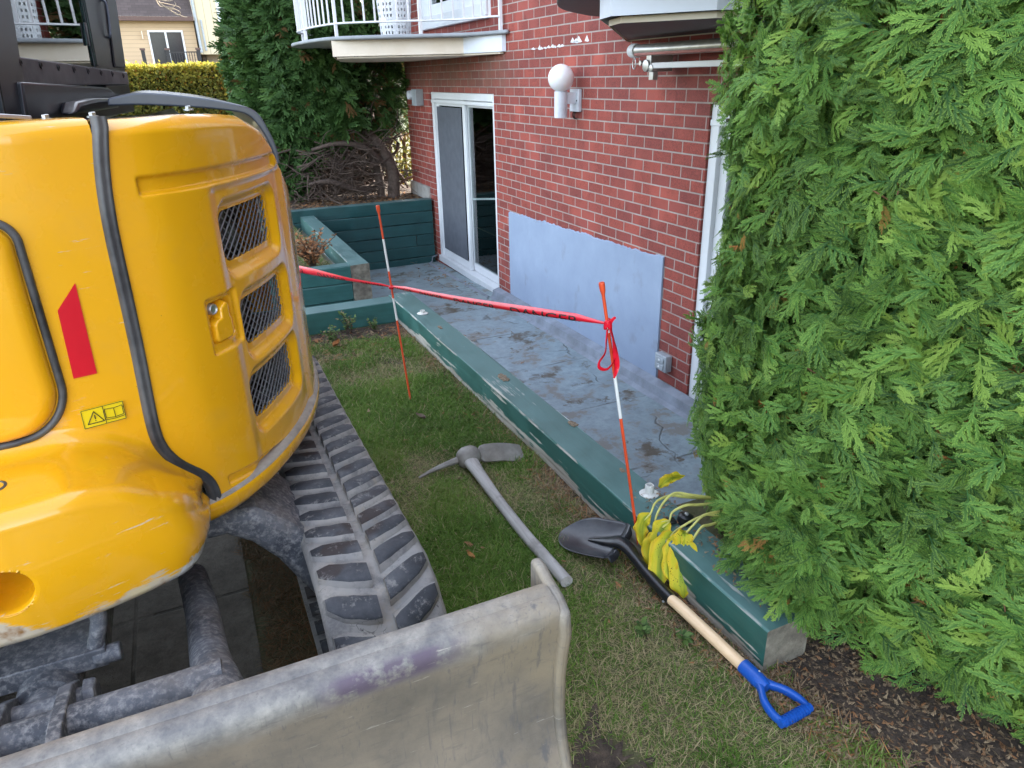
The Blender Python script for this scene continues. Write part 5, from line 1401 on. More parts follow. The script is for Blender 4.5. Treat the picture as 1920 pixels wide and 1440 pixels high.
# ------------------------------------------------------------------ pickaxe
PK = thing('pickaxe', (.93, 2.58, 0), 'weathered pickaxe with grey wooden handle lying on the lawn', 'pickaxe')
g = MB()
def loft(mb, C, U, Vv, hw, hh, n=16, sq=2.6):
    """superellipse sections: centre C, half width hw along U, half height hh along V"""
    m = len(C); rings = []
    for i in range(m):
        a = np.arange(n) * 2 * PI / n; ca, sa = np.cos(a), np.sin(a)
        x = np.sign(ca) * np.abs(ca) ** (2 / sq) * hw[i]; y = np.sign(sa) * np.abs(sa) ** (2 / sq) * hh[i]
        rings.append(np.array(C[i]) + x[:, None] * np.array(U[i]) + y[:, None] * np.array(Vv[i]))
    V = np.concatenate(rings); F = [(i * n + k, i * n + (k + 1) % n, (i + 1) * n + (k + 1) % n, (i + 1) * n + k) for i in range(m - 1) for k in range(n)]
    F += [tuple(range(n - 1, -1, -1)), tuple((m - 1) * n + k for k in range(n))]
    return mb.add(V, F)
tilt = np.array([0, -.62, .78])            # the flat of the head leans towards the camera
perp = np.array([0, .78, .62])
C = crom([(.700, 2.60, .012), (.76, 2.605, .028), (.83, 2.606, .042), (.885, 2.602, .052)], 4)
k = len(C); loft(g, C, [perp] * k, [tilt] * k, np.linspace(.005, .016, k), np.linspace(.004, .015, k))
C = crom([(.880, 2.602, .052), (.900, 2.600, .056), (.935, 2.598, .060), (.965, 2.596, .060), (.985, 2.594, .058)], 4); k = len(C)
t = np.linspace(0, 1, k); b = np.sin(PI * t) ** .6
loft(g, C, [perp] * k, [tilt] * k, .018 + .030 * b, .016 + .026 * b, sq=2.2)
C = crom([(.980, 2.594, .056), (1.01, 2.594, .058), (1.07, 2.590, .052), (1.13, 2.582, .040), (1.185, 2.572, .022)], 5); k = len(C); t = np.linspace(0, 1, k)
loft(g, C, [perp] * k, [tilt] * k, np.interp(t, [0, .12, .3, 1], [.024, .040, .045, .048]), np.interp(t, [0, .2, 1], [.013, .009, .003]), sq=4)
PH = g.build('head', M['pick_iron'], PK, smooth=48)
g = MB(); C = crom([(.925, 2.640, .070), (.930, 2.575, .052), (.928, 2.45, .044), (.925, 2.25, .034), (.926, 2.0, .028), (.932, 1.86, .027), (.938, 1.70, .026)], 6)
k = len(C); t = np.linspace(0, 1, k)
loft(g, C, [(1, 0, 0)] * k, [(0, .12, .99)] * k, np.interp(t, [0, .08, .14, .3, .5, 1], [.020, .034, .036, .027, .0215, .0225]), np.interp(t, [0, .1, .3, 1], [.018, .026, .022, .0195]), 18, 2.2)
g.build('handle', M['old_wood'], PK, smooth=50)

# ------------------------------------------------------------------ shovel
SH = thing('shovel', (1.18, 1.5, 0), 'shovel with black blade, pale wooden shaft and blue handle on the lawn', 'shovel')
def sh_pt(u, v, o=0.0):
    pass
sh0 = np.array([1.178, 1.770, .050]); fw = np.array([-.50, .80, -.10]); fw /= np.linalg.norm(fw)
sd = np.array([.83, .49, .16]); sd -= fw * (sd @ fw); sd /= np.linalg.norm(sd); up = np.cross(sd, fw)
if up[2] < 0: up = -up
nu, nv = 34, 25; V = []
for i in range(nu):
    u = i / (nu - 1)
    hw = .100 * (1 - max(0, (u - .42) / .58) ** 2.2) ** .62 if u < .999 else .004
    hw *= .96 + .04 * min(1, u / .12)
    for j in range(nv):
        s = j / (nv - 1) * 2 - 1
        y = s * hw
        dish = .030 * (s * s) * (hw / .1) ** 2 + .030 * (u - .55) ** 2
        frog = .022 * math.exp(-(s * 2.6) ** 2 * (1 + 5 * u)) * max(0, 1 - u / .62) ** 1.3
        V.append(sh0 + fw * (u * .235) + sd * y + up * (dish + frog - .012))
BL = np.array(V)
Fq = grid_faces(nu, nv)
o = mesh_np('blade', BL, Fq, M['shovel_black'], SH, True, sharp=60); md = o.modifiers.new('s', 'SOLIDIFY'); md.thickness = .0028; md.offset = 0
SB_ = o
# turned step along the shoulders
for sg in (-1, 1):
    js = [j for j in range(nv) if (j - 12) * sg >= 4]
    P = np.array([BL[j] for j in js]); Q = P - fw * .016 + up * .006; R2 = Q - fw * .010 - up * .020
    n = len(P); g = MB(); g.add(np.concatenate([P, Q, R2]), [(k * n + i, k * n + i + 1, (k + 1) * n + i + 1, (k + 1) * n + i) for k in (0, 1) for i in range(n - 1)])
    st = g.build('step', M['shovel_black'], SB_, smooth=60); md = st.modifiers.new('s', 'SOLIDIFY'); md.thickness = .0028; md.offset = 0
# neck to socket
g = MB()
neck = crom([sh0 + fw * .115 - up * .006, sh0 + fw * .05 + up * .008, sh0 - fw * .01 + up * .020, (1.190, 1.715, .072), (1.186, 1.66, .064), (1.184, 1.60, .055), (1.184, 1.50, .047), (1.186, 1.455, .044)], 6)
k = len(neck); t = np.linspace(0, 1, k)
loft(g, neck, [sd * (1 - q) + np.array([1, 0, 0]) * q for q in sstep(.2, .6, t)], [up * (1 - q) + np.array([0, .1, .99]) * q for q in sstep(.2, .6, t)], np.interp(t, [0, .25, .45, .6, .7, 1], [.005, .030, .026, .0185, .0195, .0195]), np.interp(t, [0, .25, .5, .7, 1], [.003, .013, .016, .019, .0195]), 18, 2.1)
g.build('socket', M['socket_black'], SH, smooth=50)
g = MB(); P = np.array([(1.185, 1.60, .056), (1.185, 1.46, .0455), (1.190, 1.43, .044), (1.201, 1.30, .037), (1.213, 1.14, .030), (1.2155, 1.10, .029)])
g.tube(P, [.0165, .0172, .0185, .0182, .0180, .017], 18); SHF = g.build('shaft', M['new_wood'], SH, smooth=50)
g = MB(); g.lathe((1.173, 1.475, .030), (-.6, 0, -.2), [(.004, -.012), (.0042, .006), (.002, .008)], 8); g.build('rivet', M['zinc'], SH)
# blue D grip
gp0 = np.array([1.2135, 1.150, .0305]); gd = np.array([.012, -.20, -.008]); gd /= np.linalg.norm(gd); gx = np.cross(gd, (0, 0, 1)); gx /= np.linalg.norm(gx); gz = np.cross(gx, gd)
if gz[2] < 0: gz = -gz
if gx[0] < 0: gx = -gx
def gpt(a, b, c=0.0): return gp0 + gd * a + gx * b + gz * c
g = MB(); g.tube([gpt(0, 0), gpt(.055, 0), gpt(.072, 0), gpt(.09, 0)], [.0215, .0225, .021, .016], 20)
for sg in (-1, 1):
    P = crom([gpt(.062, sg * .006), gpt(.088, sg * .018), gpt(.118, sg * .039), (gpt(.158, sg * .050)), gpt(.190, sg * .048)], 6); k = len(P)
    loft(g, P, [gx] * k, [gz] * k, np.linspace(.012, .0085, k), np.linspace(.013, .0125, k), 14, 3)
DG = g.build('grip', M['blue_plastic'], SH, smooth=50)
g = MB(); P = [gpt(.190, b) for b in np.linspace(-.056, .056, 5)]; g.tube(P, .0125, 16)
for b in np.linspace(-.040, .040, 9): g.tube([gpt(.190, b - .0026), gpt(.190, b + .0026)], .0152, 16)
g.build('grip_bar', M['blue_plastic'], DG, smooth=50)
g = MB(); g.lathe(gpt(.05, .010, .018), gz, [(.004, 0), (.0035, .004), (.001, .005)], 10); g.build('rivet', M['zinc'], SH)

# ------------------------------------------------------------------ small things on the timber
def stub(name, x, y, z, label, tall):
    t = thing(name, (x, y, z), label, 'pipe stub'); g = MB()
    r3 = np.random.default_rng(int(x * 1000))
    g.lathe((x, y, z), (.03, .05, 1), [(.036, 0), (.037, .004), (.033, .007), (.016, .008)], 26); fl = g.build('flange', M['pvc'], t, smooth=40)
    n = 22; th = np.arange(n) * 2 * PI / n; h = tall * (.75 + .35 * r3.random(n)); h = np.convolve(np.r_[h[-2:], h, h[:2]], np.ones(5) / 5, 'valid')
    V = []
    for r, top in ((.0175, 0), (.0165, 1), (.0125, 1), (.0125, 0)):
        for k in range(n): V.append((x + r * math.cos(th[k]), y + r * math.sin(th[k]), z + .005 + (h[k] if top else 0)))
    F = [(k * n + i, k * n + (i + 1) % n, (k + 1) * n + (i + 1) % n, (k + 1) * n + i) for k in range(3) for i in range(n)]
    g = MB(); g.add(V, F); g.build('pipe', M['pvc'], t, smooth=50)
stub('pipe_stub', 1.372, 1.862, .158, 'white pipe stub with flange on the timber beside the cedar hedge', .036)
stub('pipe_stub', 1.300, 4.376, .158, 'broken white pipe stub on the far end of the long timber', .020)
BC = thing('pipe_clamp', (1.36, 1.64, .16), 'small black clamp fitting on the timber among the yellow leaves', 'clamp')
g = MB(); g.lathe((1.375, 1.655, .159), (.1, -.1, 1), [(.026, 0), (.028, .012), (.026, .03), (.018, .036), (.006, .037)], 20); g.build('body', M['socket_black'], BC, smooth=45)
g = MB(); g.bar((1.345, 1.665, .172), (1.315, 1.672, .170), .030, .012); g.lathe((1.318, 1.672, .170), (0, 0, 1), [(.016, -.006), (.016, .008), (.008, .010)], 14); g.build('lug', M['socket_black'], BC, bevel=.003)
g = MB(); g.lathe((1.378, 1.650, .195), (.1, -.1, 1), [(.008, 0), (.008, .005), (.004, .007)], 6); g.build('bolt', M['zinc'], BC)

# wilted hosta: stems from under the hedge, leaves flopping over the timber
HO = thing('wilted_hosta', (1.42, 1.6, .15), 'wilted yellow hosta leaves flopped over the timber beside the shovel', 'plant')
def broadleaf(path, w, nrm, seed, name='leaf', fold=.26, a0=None):
    P = crom(path, 8); n = len(P); T = np.gradient(P, axis=0); T /= np.linalg.norm(T, axis=1)[:, None]; m = 13; V = []; at_v = []; at_b = []
    for i in range(n):
        u = i / (n - 1); s_ = np.cross(T[i], nrm); s_ /= np.linalg.norm(s_); nn = np.cross(s_, T[i])
        hw = 2.5 * w * (u + .012) ** .62 * max(0, 1 - u) ** .80 * (1 + .10 * math.sin(u * 17 + seed))
        for j in range(m):
            s = j / (m - 1) * 2 - 1; hv = hw * (1 + .10 * (vnoise(u * 9 + seed, s * 0 + 3) - .5) * 2 * abs(s))
            rip = .0030 * math.cos(s * 17) + .006 * abs(s) ** 3 * math.sin(u * 21 + seed * 2 + s) + .010 * (vnoise(u * 4 + seed, s * 2 + 7) - .5)
            V.append(P[i] + s_ * s * hv + nn * (abs(s) * hw * fold + rip))
            at_v.append(np.clip(.12 + .10 * math.cos(s * 16) + .6 * abs(s) + .5 * (vnoise(u * 5 + seed, s * 3) - .5), 0, 1))
    o = mesh_np(name, np.array(V), grid_faces(n, m), M['yellow_leaf'], HO, True, {'v': np.array(at_v), 'b': np.zeros(n * m), 't': np.zeros(n * m)})
    return o
def mk_hosta():
    m = M['yellow_leaf']; nt = m.node_tree
    # black rot spots and frayed holes on the old leaves
    return m
lp = [([(1.300, 1.615, .165), (1.262, 1.595, .150), (1.232, 1.585, .105), (1.212, 1.560, .060), (1.205, 1.535, .030)], .046, (-.35, -.62, .70), 1), ([(1.325, 1.585, .165), (1.290, 1.545, .150), (1.265, 1.512, .100), (1.252, 1.487, .050), (1.248, 1.470, .015)], .050, (-.55, -.62, .56), 2),
      ([(1.310, 1.655, .185), (1.280, 1.650, .170), (1.255, 1.635, .130), (1.245, 1.615, .085)], .034, (-.6, -.5, .6), 3), ([(1.275, 1.715, .19), (1.250, 1.720, .165), (1.240, 1.715, .12), (1.242, 1.695, .06)], .026, (-.6, -.6, .5), 4),
      ([(1.30, 1.56, .12), (1.285, 1.53, .09), (1.270, 1.50, .05), (1.262, 1.475, .015)], .030, (-.4, -.6, .7), 5)]
lp += [([(1.262, 1.66, .15), (1.240, 1.652, .12), (1.228, 1.64, .07), (1.232, 1.62, .02)], .030, (-.7, -.5, .4), 6), ([(1.300, 1.60, .17), (1.275, 1.57, .15), (1.240, 1.545, .10), (1.228, 1.520, .05)], .034, (-.5, -.5, .7), 7), ([(1.335, 1.60, .175), (1.31, 1.575, .17), (1.285, 1.54, .12), (1.28, 1.515, .08)], .030, (-.4, -.7, .6), 8)]
for path, w, nr, sd_ in lp: broadleaf(path, w, nr, sd_)
stems = [[(1.55, 1.60, .19), (1.45, 1.60, .21), (1.40, 1.605, .205), (1.35, 1.61, .190), (1.312, 1.622, .172)], [(1.55, 1.585, .19), (1.45, 1.585, .21), (1.40, 1.585, .225), (1.36, 1.585, .20), (1.322, 1.585, .168)], [(1.54, 1.69, .19), (1.43, 1.70, .23), (1.37, 1.715, .245), (1.31, 1.70, .225), (1.272, 1.68, .18), (1.27, 1.64, .14)],
         [(1.54, 1.71, .18), (1.43, 1.72, .21), (1.37, 1.735, .225), (1.31, 1.735, .215), (1.275, 1.728, .20)], [(1.54, 1.58, .18), (1.42, 1.57, .19), (1.37, 1.56, .20), (1.33, 1.555, .16), (1.30, 1.56, .12)], [(1.54, 1.66, .19), (1.44, 1.66, .21), (1.38, 1.66, .225), (1.33, 1.665, .21), (1.30, 1.66, .19)]]
for k, P in enumerate(stems):
    ends = {0: 0, 1: 1, 2: 2, 3: 3, 4: 4, 5: 2}[k]; P = P[:-1] + lp[ends][0][:2]
    g = MB(); C = crom(P, 6); g.tube(C, np.linspace(.0045, .0026, len(C)), 8, flat=1.4); g.build('stem', M['yellow_stem'], HO, smooth=60)
YL = thing('fallen_leaf', (1.47, 1.86, .16), 'yellow fallen leaf curled beside the white pipe stub', 'leaf')
_h = HO; HO = YL
broadleaf([(1.43, 1.88, .160), (1.46, 1.885, .178), (1.50, 1.885, .185), (1.545, 1.88, .180)], .022, (-.1, -.5, .85), 9, 'blade')
HO = _h

# ------------------------------------------------------------------ neighbours
NY = 47.0
NH = thing('tan_house', (0, NY, 0), 'tan lap sided house with brown shingle roof beyond the low hedge', 'house')
def holewall(x0, x1, z0, z1, holes, y):
    xs = sorted({x0, x1} | {h[0] for h in holes} | {h[1] for h in holes}); zs = sorted({z0, z1} | {h[2] for h in holes} | {h[3] for h in holes}); V, F = [], []
    for i in range(len(xs) - 1):
        for j in range(len(zs) - 1):
            cx, cz = (xs[i] + xs[i + 1]) / 2, (zs[j] + zs[j + 1]) / 2
            if any(h[0] < cx < h[1] and h[2] < cz < h[3] for h in holes): continue
            k = len(V); V += [(xs[i], y, zs[j]), (xs[i + 1], y, zs[j]), (xs[i + 1], y, zs[j + 1]), (xs[i], y, zs[j + 1])]; F.append((k, k + 1, k + 2, k + 3))
    return V, F
K = NY / 26.0
def kx(x): return x * K
def kz(z): return 1.6 + (z - 1.6) * K
dx0, dx1, dz0, dz1 = kx(-.11), kx(.87), 2.2, kz(3.07)
V, F = holewall(-9, kx(1.22), 0, kz(3.36), [(dx0, dx1, dz0, dz1)], NY)
g = MB(); g.add(V, F); g.box(-9, -8.98, NY, NY + 8, 0, kz(3.36)); g.build('wall', M['siding'], NH)
g = MB(); ez = kz(3.43); g.add([(-9.4, NY - .5, ez), (kx(1.23), NY - .5, ez), (kx(1.23), NY + 5, ez + 5.5), (-9.4, NY + 5, ez + 5.5)], [(0, 1, 2, 3)]); g.build('roof', M['shingle'], NH)
g = MB(); g.box(-9.4, kx(1.225), NY - .56, NY - .44, ez - .22, ez - .005); g.box(-9.4, kx(1.225), NY - .44, NY - .003, ez - .20, ez - .17); g.build('eave', M['brown_trim'], NH)
g = MB(); w = .09
g.box(dx0, dx0 + w, NY - .06, NY + .1, dz0, dz1); g.box(dx1 - w, dx1, NY - .06, NY + .1, dz0, dz1); g.box(dx0 + w, dx1 - w, NY - .06, NY + .1, dz1 - w, dz1); g.box((dx0 + dx1) / 2 - .05, (dx0 + dx1) / 2 + .05, NY - .04, NY + .1, dz0, dz1 - w)
dr = g.build('sliding_door', M['white_vinyl'], NH)
g = MB(); g.box(dx0 + w, dx1 - w, NY + .06, NY + .07, dz0, dz1 - w); g.build('pane', simple('dark_pane', (.025, .026, .03), .12), dr)
g = MB(); g.add([(dx0 - 1, NY + .03 + 3, 2.0), (dx1 + 1, NY + 3, 2.0), (dx1 + 1, NY + 3, dz1 + .5), (dx0 - 1, NY + 3, dz1 + .5), (dx0 - 1, NY + .12, 2.0), (dx1 + 1, NY + .12, 2.0), (dx1 + 1, NY + .12, dz1 + .5), (dx0 - 1, NY + .12, dz1 + .5)], [(0, 1, 2, 3), (0, 4, 5, 1), (3, 2, 6, 7), (0, 3, 7, 4), (1, 5, 6, 2)]); g.build('room_shell', simple('dark_room', (.05, .045, .05), .9), NH)
g = MB(); g.box(kx(-.27), kx(-.245), NY - .12, NY - .003, kz(2.83), kz(3.05)); g.build('lamp', M['fascia_cream'], NH)
DK = thing('deck_railing', (.8, NY - 2, 2.2), 'black metal deck railing in front of the tan house door', 'railing')
for xx in (-.335, .345, 1.215):
    X = kx(xx) * (NY - 1.5) / NY; g = MB(); g.box(X - .09, X + .09, NY - 1.6, NY - 1.42, 1.0, kz(2.50)); po = g.build('post', M['black_metal'], DK)
    g = MB(); g.box(X - .13, X + .13, NY - 1.64, NY - 1.38, kz(2.50) + .002, kz(2.50) + .10); g.build('post_cap', M['brown_trim'], po)
g = MB(); xa, xb = kx(.345) * .968 + .09, kx(1.215) * .968 - .09
g.box(xa, xb, NY - 1.54, NY - 1.48, kz(2.43), kz(2.46)); g.box(xa, xb, NY - 1.54, NY - 1.48, 2.28, 2.33); g.build('rails', M['black_metal'], DK)
x = xa + .08
while x < xb: g = MB(); g.box(x - .018, x + .018, NY - 1.53, NY - 1.49, 2.33, kz(2.43)); g.build('picket', M['black_metal'], DK); x += .125
g = MB(); g.box(-4, kx(1.2), NY - 1.7, NY - .003, 1.95, 2.19); g.build('deck_floor', M['brown_trim'], DK)
CH = thing('cream_house', (kx(1.7), NY - .6, 0), 'cream board sided house with white window behind the tall evergreen', 'house')
c0, c1 = kx(1.265), kx(1.265) + 7; wy = NY - .3
wx0, wx1, wz0, wz1 = kx(1.985), kx(1.985) + 1.25, kz(3.25), kz(3.25) + 1.7
V, F = holewall(c0, c1, kz(2.40), 10, [(wx0, wx1, wz0, wz1)], wy); g = MB(); g.add(V, F); g.box(c0, c0 + .02, wy, wy + 9, kz(2.40), 10); g.add([(c0, wy, kz(2.40)), (c1, wy, kz(2.40)), (c1, wy + 3, kz(2.40)), (c0, wy + 3, kz(2.40))], [(0, 1, 2, 3)]); g.build('wall', M['siding_cream'], CH)
g = MB(); g.box(c0 + .1, c1, wy + .9, wy + 1, 0, kz(2.40) - .01); g.build('lower_wall', simple('taupe_lower_siding', (.34, .28, .22), .7), CH)
g = MB(); w = .12; g.box(wx0 - .1, wx0 + w, wy - .06, wy + .1, wz0 - .1, wz1 + .1); g.box(wx1 - w, wx1 + .1, wy - .06, wy + .1, wz0 - .1, wz1 + .1); g.box(wx0 + w, wx1 - w, wy - .06, wy + .1, wz0 - .1, wz0 + w); g.box(wx0 + w, wx1 - w, wy - .06, wy + .1, wz1 - w, wz1 + .1); g.box((wx0 + wx1) / 2 - .03, (wx0 + wx1) / 2 + .03, wy - .05, wy + .08, wz0 + w, wz1 - w)
for zz2 in (wz0 + .85, wz0 + 1.2): g.box(wx0 + w, wx1 - w, wy - .045, wy + .05, zz2 - .025, zz2 + .025)
wn = g.build('window', M['white_vinyl'], CH); g = MB(); g.box(wx0 + w, wx1 - w, wy + .05, wy + .06, wz0 + w, wz1 - w); g.build('pane', simple('sky_lit_pane', (.22, .26, .36), .08), wn)
g = MB(); g.tube([(c0 + .06, wy - .1, kz(2.45)), (c0 - .02, wy - .1, 9)], .07, 8); g.tube([(c0 + .32, wy - .06, kz(2.5)), (c0 + .30, wy - .06, kz(3.35))], .05, 6); g.build('downpipe', M['grey_box'], CH)
UM = thing('patio_canopy', (kx(1.9), NY - 3, 0), 'dark patio canopy roof peeking over the low hedge', 'canopy')
g = MB(); X0 = kx(1.48); yq_ = NY - 3; ap = kz(2.42)
cn = (X0 + 1.9, yq_, ap); cr_ = [(X0, yq_ - 1.2, kz(2.07)), (X0 + 3.8, yq_ - 1.2, kz(2.07)), (X0 + 3.8, yq_ + 1.2, kz(2.07)), (X0, yq_ + 1.2, kz(2.07))]
g.add([cn] + cr_, [(0, 1, 2), (0, 2, 3), (0, 3, 4), (0, 4, 1)]); cnp = g.build('canopy_top', simple('dark_canvas', (.05, .05, .055), .9), UM); md = cnp.modifiers.new('s', 'SOLIDIFY'); md.thickness = .04
g = MB()
for p in cr_: g.tube([(p[0] * .97 + cn[0] * .03, p[1], 0), (p[0] * .97 + cn[0] * .03, p[1], kz(2.07))], .04, 8)
g.build('posts', M['black_metal'], UM)
# ------------------------------------------------------------------ foliage builders
def frond_template(seed, n1=9, sub=True, w0=.034, lobes=5):
    """a flat fan-shaped cedar spray of unit length along +Y: forward-swept branchlets edged with short scale lobes; verts, quads, tip factor"""
    r = np.random.default_rng(seed); V, Q, T = [], [], []
    def strip(P, w, t0, t1, taper=.5):
        P = np.array(P); d = np.gradient(P, axis=0); d /= np.linalg.norm(d, axis=1)[:, None]; s = np.stack([d[:, 1], -d[:, 0], np.zeros(len(P))], 1)
        s /= np.linalg.norm(s, axis=1)[:, None]; n = len(P); b = len(V); ww = w * np.linspace(1, taper, n)
        for i in range(n): V.append(P[i] - s[i] * ww[i] / 2); V.append(P[i] + s[i] * ww[i] / 2); T.append(t0 + (t1 - t0) * i / (n - 1)); T.append(T[-1])
        for i in range(n - 1): Q.append((b + 2 * i, b + 2 * i + 1, b + 2 * i + 3, b + 2 * i + 2))
    bend = r.normal() * .20; droop = .12 + .20 * r.random(); cup = .10 + .18 * r.random()
    def axis(t): return np.array([bend * t * t, t, -droop * t * t])
    strip([axis(t) for t in np.linspace(0, 1, 5)], w0, 0, .5)
    for i in range(n1):
        t = .10 + .80 * (i + .35 * r.random()) / n1; sg = 1 if i % 2 else -1
        p = axis(t); L = (.62 * (1 - t) ** .62 + .06) * (.72 + .5 * r.random()) * (.62 + .38 * min(1, t * 3.5))
        an = (.62 - .10 * t + .16 * r.normal()) * sg; d0 = np.array([math.sin(an), math.cos(an), -cup * .5])
        cv = -sg * (.30 + .25 * r.random())
        def br(u): return p + d0 * L * u + np.array([cv * L * u * u * .55, .16 * L * u * u, -cup * L * u * u])
        def bt(u): return d0 + np.array([cv * 1.1 * u, .32 * u, -2 * cup * u])
        strip([br(u) for u in (0, .5, 1)], w0, .1, 1)
        if sub:
            ns = max(3, int(lobes * L / .26 + .5))
            for k in range(ns * 2):
                u = (k + 1.5) / (ns * 2 + 1.6); s2 = 1 if k % 2 else -1; q = br(u); tg = bt(u); aa = math.atan2(tg[0], tg[1])
                l2 = (.125 * (1 - u * .55)) * (.55 + .45 * L / .45) * (.7 + .6 * r.random())
                a2 = aa + s2 * (.55 + .14 * r.normal()); d2 = np.array([math.sin(a2), math.cos(a2), -cup + .15 * r.normal()])
                strip([q, q + d2 * l2], w0 * .95, .35, 1, .6)
    return np.array(V), np.array(Q), np.array(T)

def scatter(name, temps, pos, dirs, nrms, scale, v, b, mat, parent=None, pick=None, r=None, extra=None):
    """join copies of the templates (y axis -> dirs, z axis -> nrms) into one mesh"""
    r = r or rng
    dirs = dirs / np.linalg.norm(dirs, axis=1)[:, None]
    x = np.cross(dirs, nrms); x /= np.linalg.norm(x, axis=1)[:, None]; z = np.cross(x, dirs)
    pick = r.integers(0, len(temps), len(pos)) if pick is None else pick
    VV, FF, A, B, T = [], [], [], [], []; base = 0
    for k, (tv, tq, tt) in enumerate(temps):
        idx = np.where(pick == k)[0]
        if not len(idx): continue
        Rm = np.stack([x[idx], dirs[idx], z[idx]], 1)                       # rows
        P = np.einsum('vi,nij->nvj', tv, Rm) * scale[idx][:, None, None] + pos[idx][:, None, :]
        n, m = len(idx), len(tv)
        VV.append(P.reshape(-1, 3)); FF.append((tq[None] + (np.arange(n) * m)[:, None, None] + base).reshape(-1, tq.shape[1])); base += n * m
        A.append(np.repeat(v[idx], m)); B.append(np.repeat(b[idx], m)); T.append(np.tile(tt, n))
    V = np.concatenate(VV)
    if extra is not None: pass
    return mesh_np(name, V, np.concatenate(FF), mat, parent, False, {'v': np.concatenate(A), 'b': np.concatenate(B), 't': np.concatenate(T)})

def unit(a): return a / np.linalg.norm(a, axis=-1, keepdims=True)

# ------------------------------------------------------------------ near cedar hedge
NHG = thing('cedar_hedge', (1.95, 1.2, 0), 'big bright green cedar hedge filling the right side, close to the camera', 'hedge')
HP = crom([(2.9, 2.12), (2.35, 2.10), (1.95, 2.10), (1.66, 2.02), (1.51, 1.83), (1.455, 1.62), (1.43, 1.38), (1.445, 1.10), (1.50, .84), (1.60, .56), (1.76, .22), (1.98, -.2), (2.3, -.7)], 10)
SH_ = arcl(HP)
def hedge_at(s, z):
    p = onP(HP, SH_, s); n = nrmP(HP, SH_, s); n = -n
    lump = .085 * (fbm(s * 3.0 + 3, z * 2.6 + 9, 3) - .47) * 2
    base_in = .10 * np.clip(1 - z / .35, 0, 1) ** 1.3
    q = p + n * (lump - base_in - .055 * sstep(.35, .95, z))[:, None]
    return np.concatenate([q, z[:, None]], 1), np.concatenate([n, np.zeros((len(s), 1))], 1)
_p, _n = hedge_at(np.array([SH_[-1] * .5]), np.array([1.0]))
HSIGN = 1.0 if _n[0, 0] < 0 else -1.0
r4 = np.random.default_rng(11)
NF = 30000
s = np.where(r4.random(NF) < .08, r4.random(NF) * 1.0, .9 + (SH_[-1] - .9) * r4.random(NF) ** 1.15); z = np.where(r4.random(NF) < .90, .03 + 2.05 * r4.random(NF), 2.0 + .85 * r4.random(NF))
P, N = hedge_at(s, z); N = N * HSIGN
if HSIGN < 0:
    Pp = np.concatenate([onP(HP, SH_, s), z[:, None]], 1); P = 2 * Pp - P
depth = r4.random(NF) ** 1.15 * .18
P = P - N * depth[:, None]
up_ = np.array([0, 0, 1.0]); tang = np.cross(N, up_)
th = np.where(r4.random(NF) < .5, -.35, PI + .35) + r4.normal(size=NF) * .75
dirs = N * (.42 + .22 * r4.normal(size=NF))[:, None] + tang * np.cos(th)[:, None] * .9 + up_ * (np.sin(th) * .8)[:, None]
nr = N * 1.1 + tang * (r4.normal(size=NF) * .38)[:, None] + up_ * (.42 + r4.normal(size=NF) * .38)[:, None]
P = P - unit(dirs) * .045
cl = fbm(s * 3.1, z * 3.1 + 40, 3)
v = np.clip(.20 + 1.1 * (cl - .25) + .32 * r4.normal(size=NF) - 2.0 * depth, 0, 1)  # deeper sprays get darker greens: shade painted into their colour
b = (r4.random(NF) < (.014 + .06 * (depth > .05) + .10 * np.clip(.45 - z, 0, 1))).astype(float) * (.5 + .5 * r4.random(NF))
sc = (.052 + .062 * r4.random(NF) ** 1.7) * np.where(b > 0, .62, 1.0)
nk = 560; yk = 1.08 + .36 * r4.random(nk); xk = 1.365 + .13 * r4.random(nk) - .03 * sstep(1.5, 1.25, yk); zk = .19 + .24 * r4.random(nk) + .9 * np.clip(1.40 - xk, 0, .1) * r4.random(nk)
P = np.concatenate([P, np.stack([xk, yk, zk], 1)]); dirs = np.concatenate([dirs, np.stack([-.45 + .6 * r4.normal(size=nk), .9 * r4.normal(size=nk), -.25 + .55 * r4.normal(size=nk)], 1)])
nr = np.concatenate([nr, np.stack([-.8 + .4 * r4.normal(size=nk), .3 * r4.normal(size=nk) - .2, .6 + .3 * r4.normal(size=nk)], 1)]); sc = np.r_[sc, .05 + .045 * r4.random(nk)]; v = np.r_[v, np.clip(.28 + .25 * r4.normal(size=nk), 0, 1)]; b = np.r_[b, (r4.random(nk) < .04) * .7]
depth = np.r_[depth, np.full(nk, 1.0)]; N = np.concatenate([N, np.tile((-1., 0, 0), (nk, 1))])
TEMPS = [frond_template(100 + k, 8, True, .027) for k in range(10)]
scatter('foliage', TEMPS, P, dirs, nr, sc, v, b, M['cedar'], NHG, r=r4)
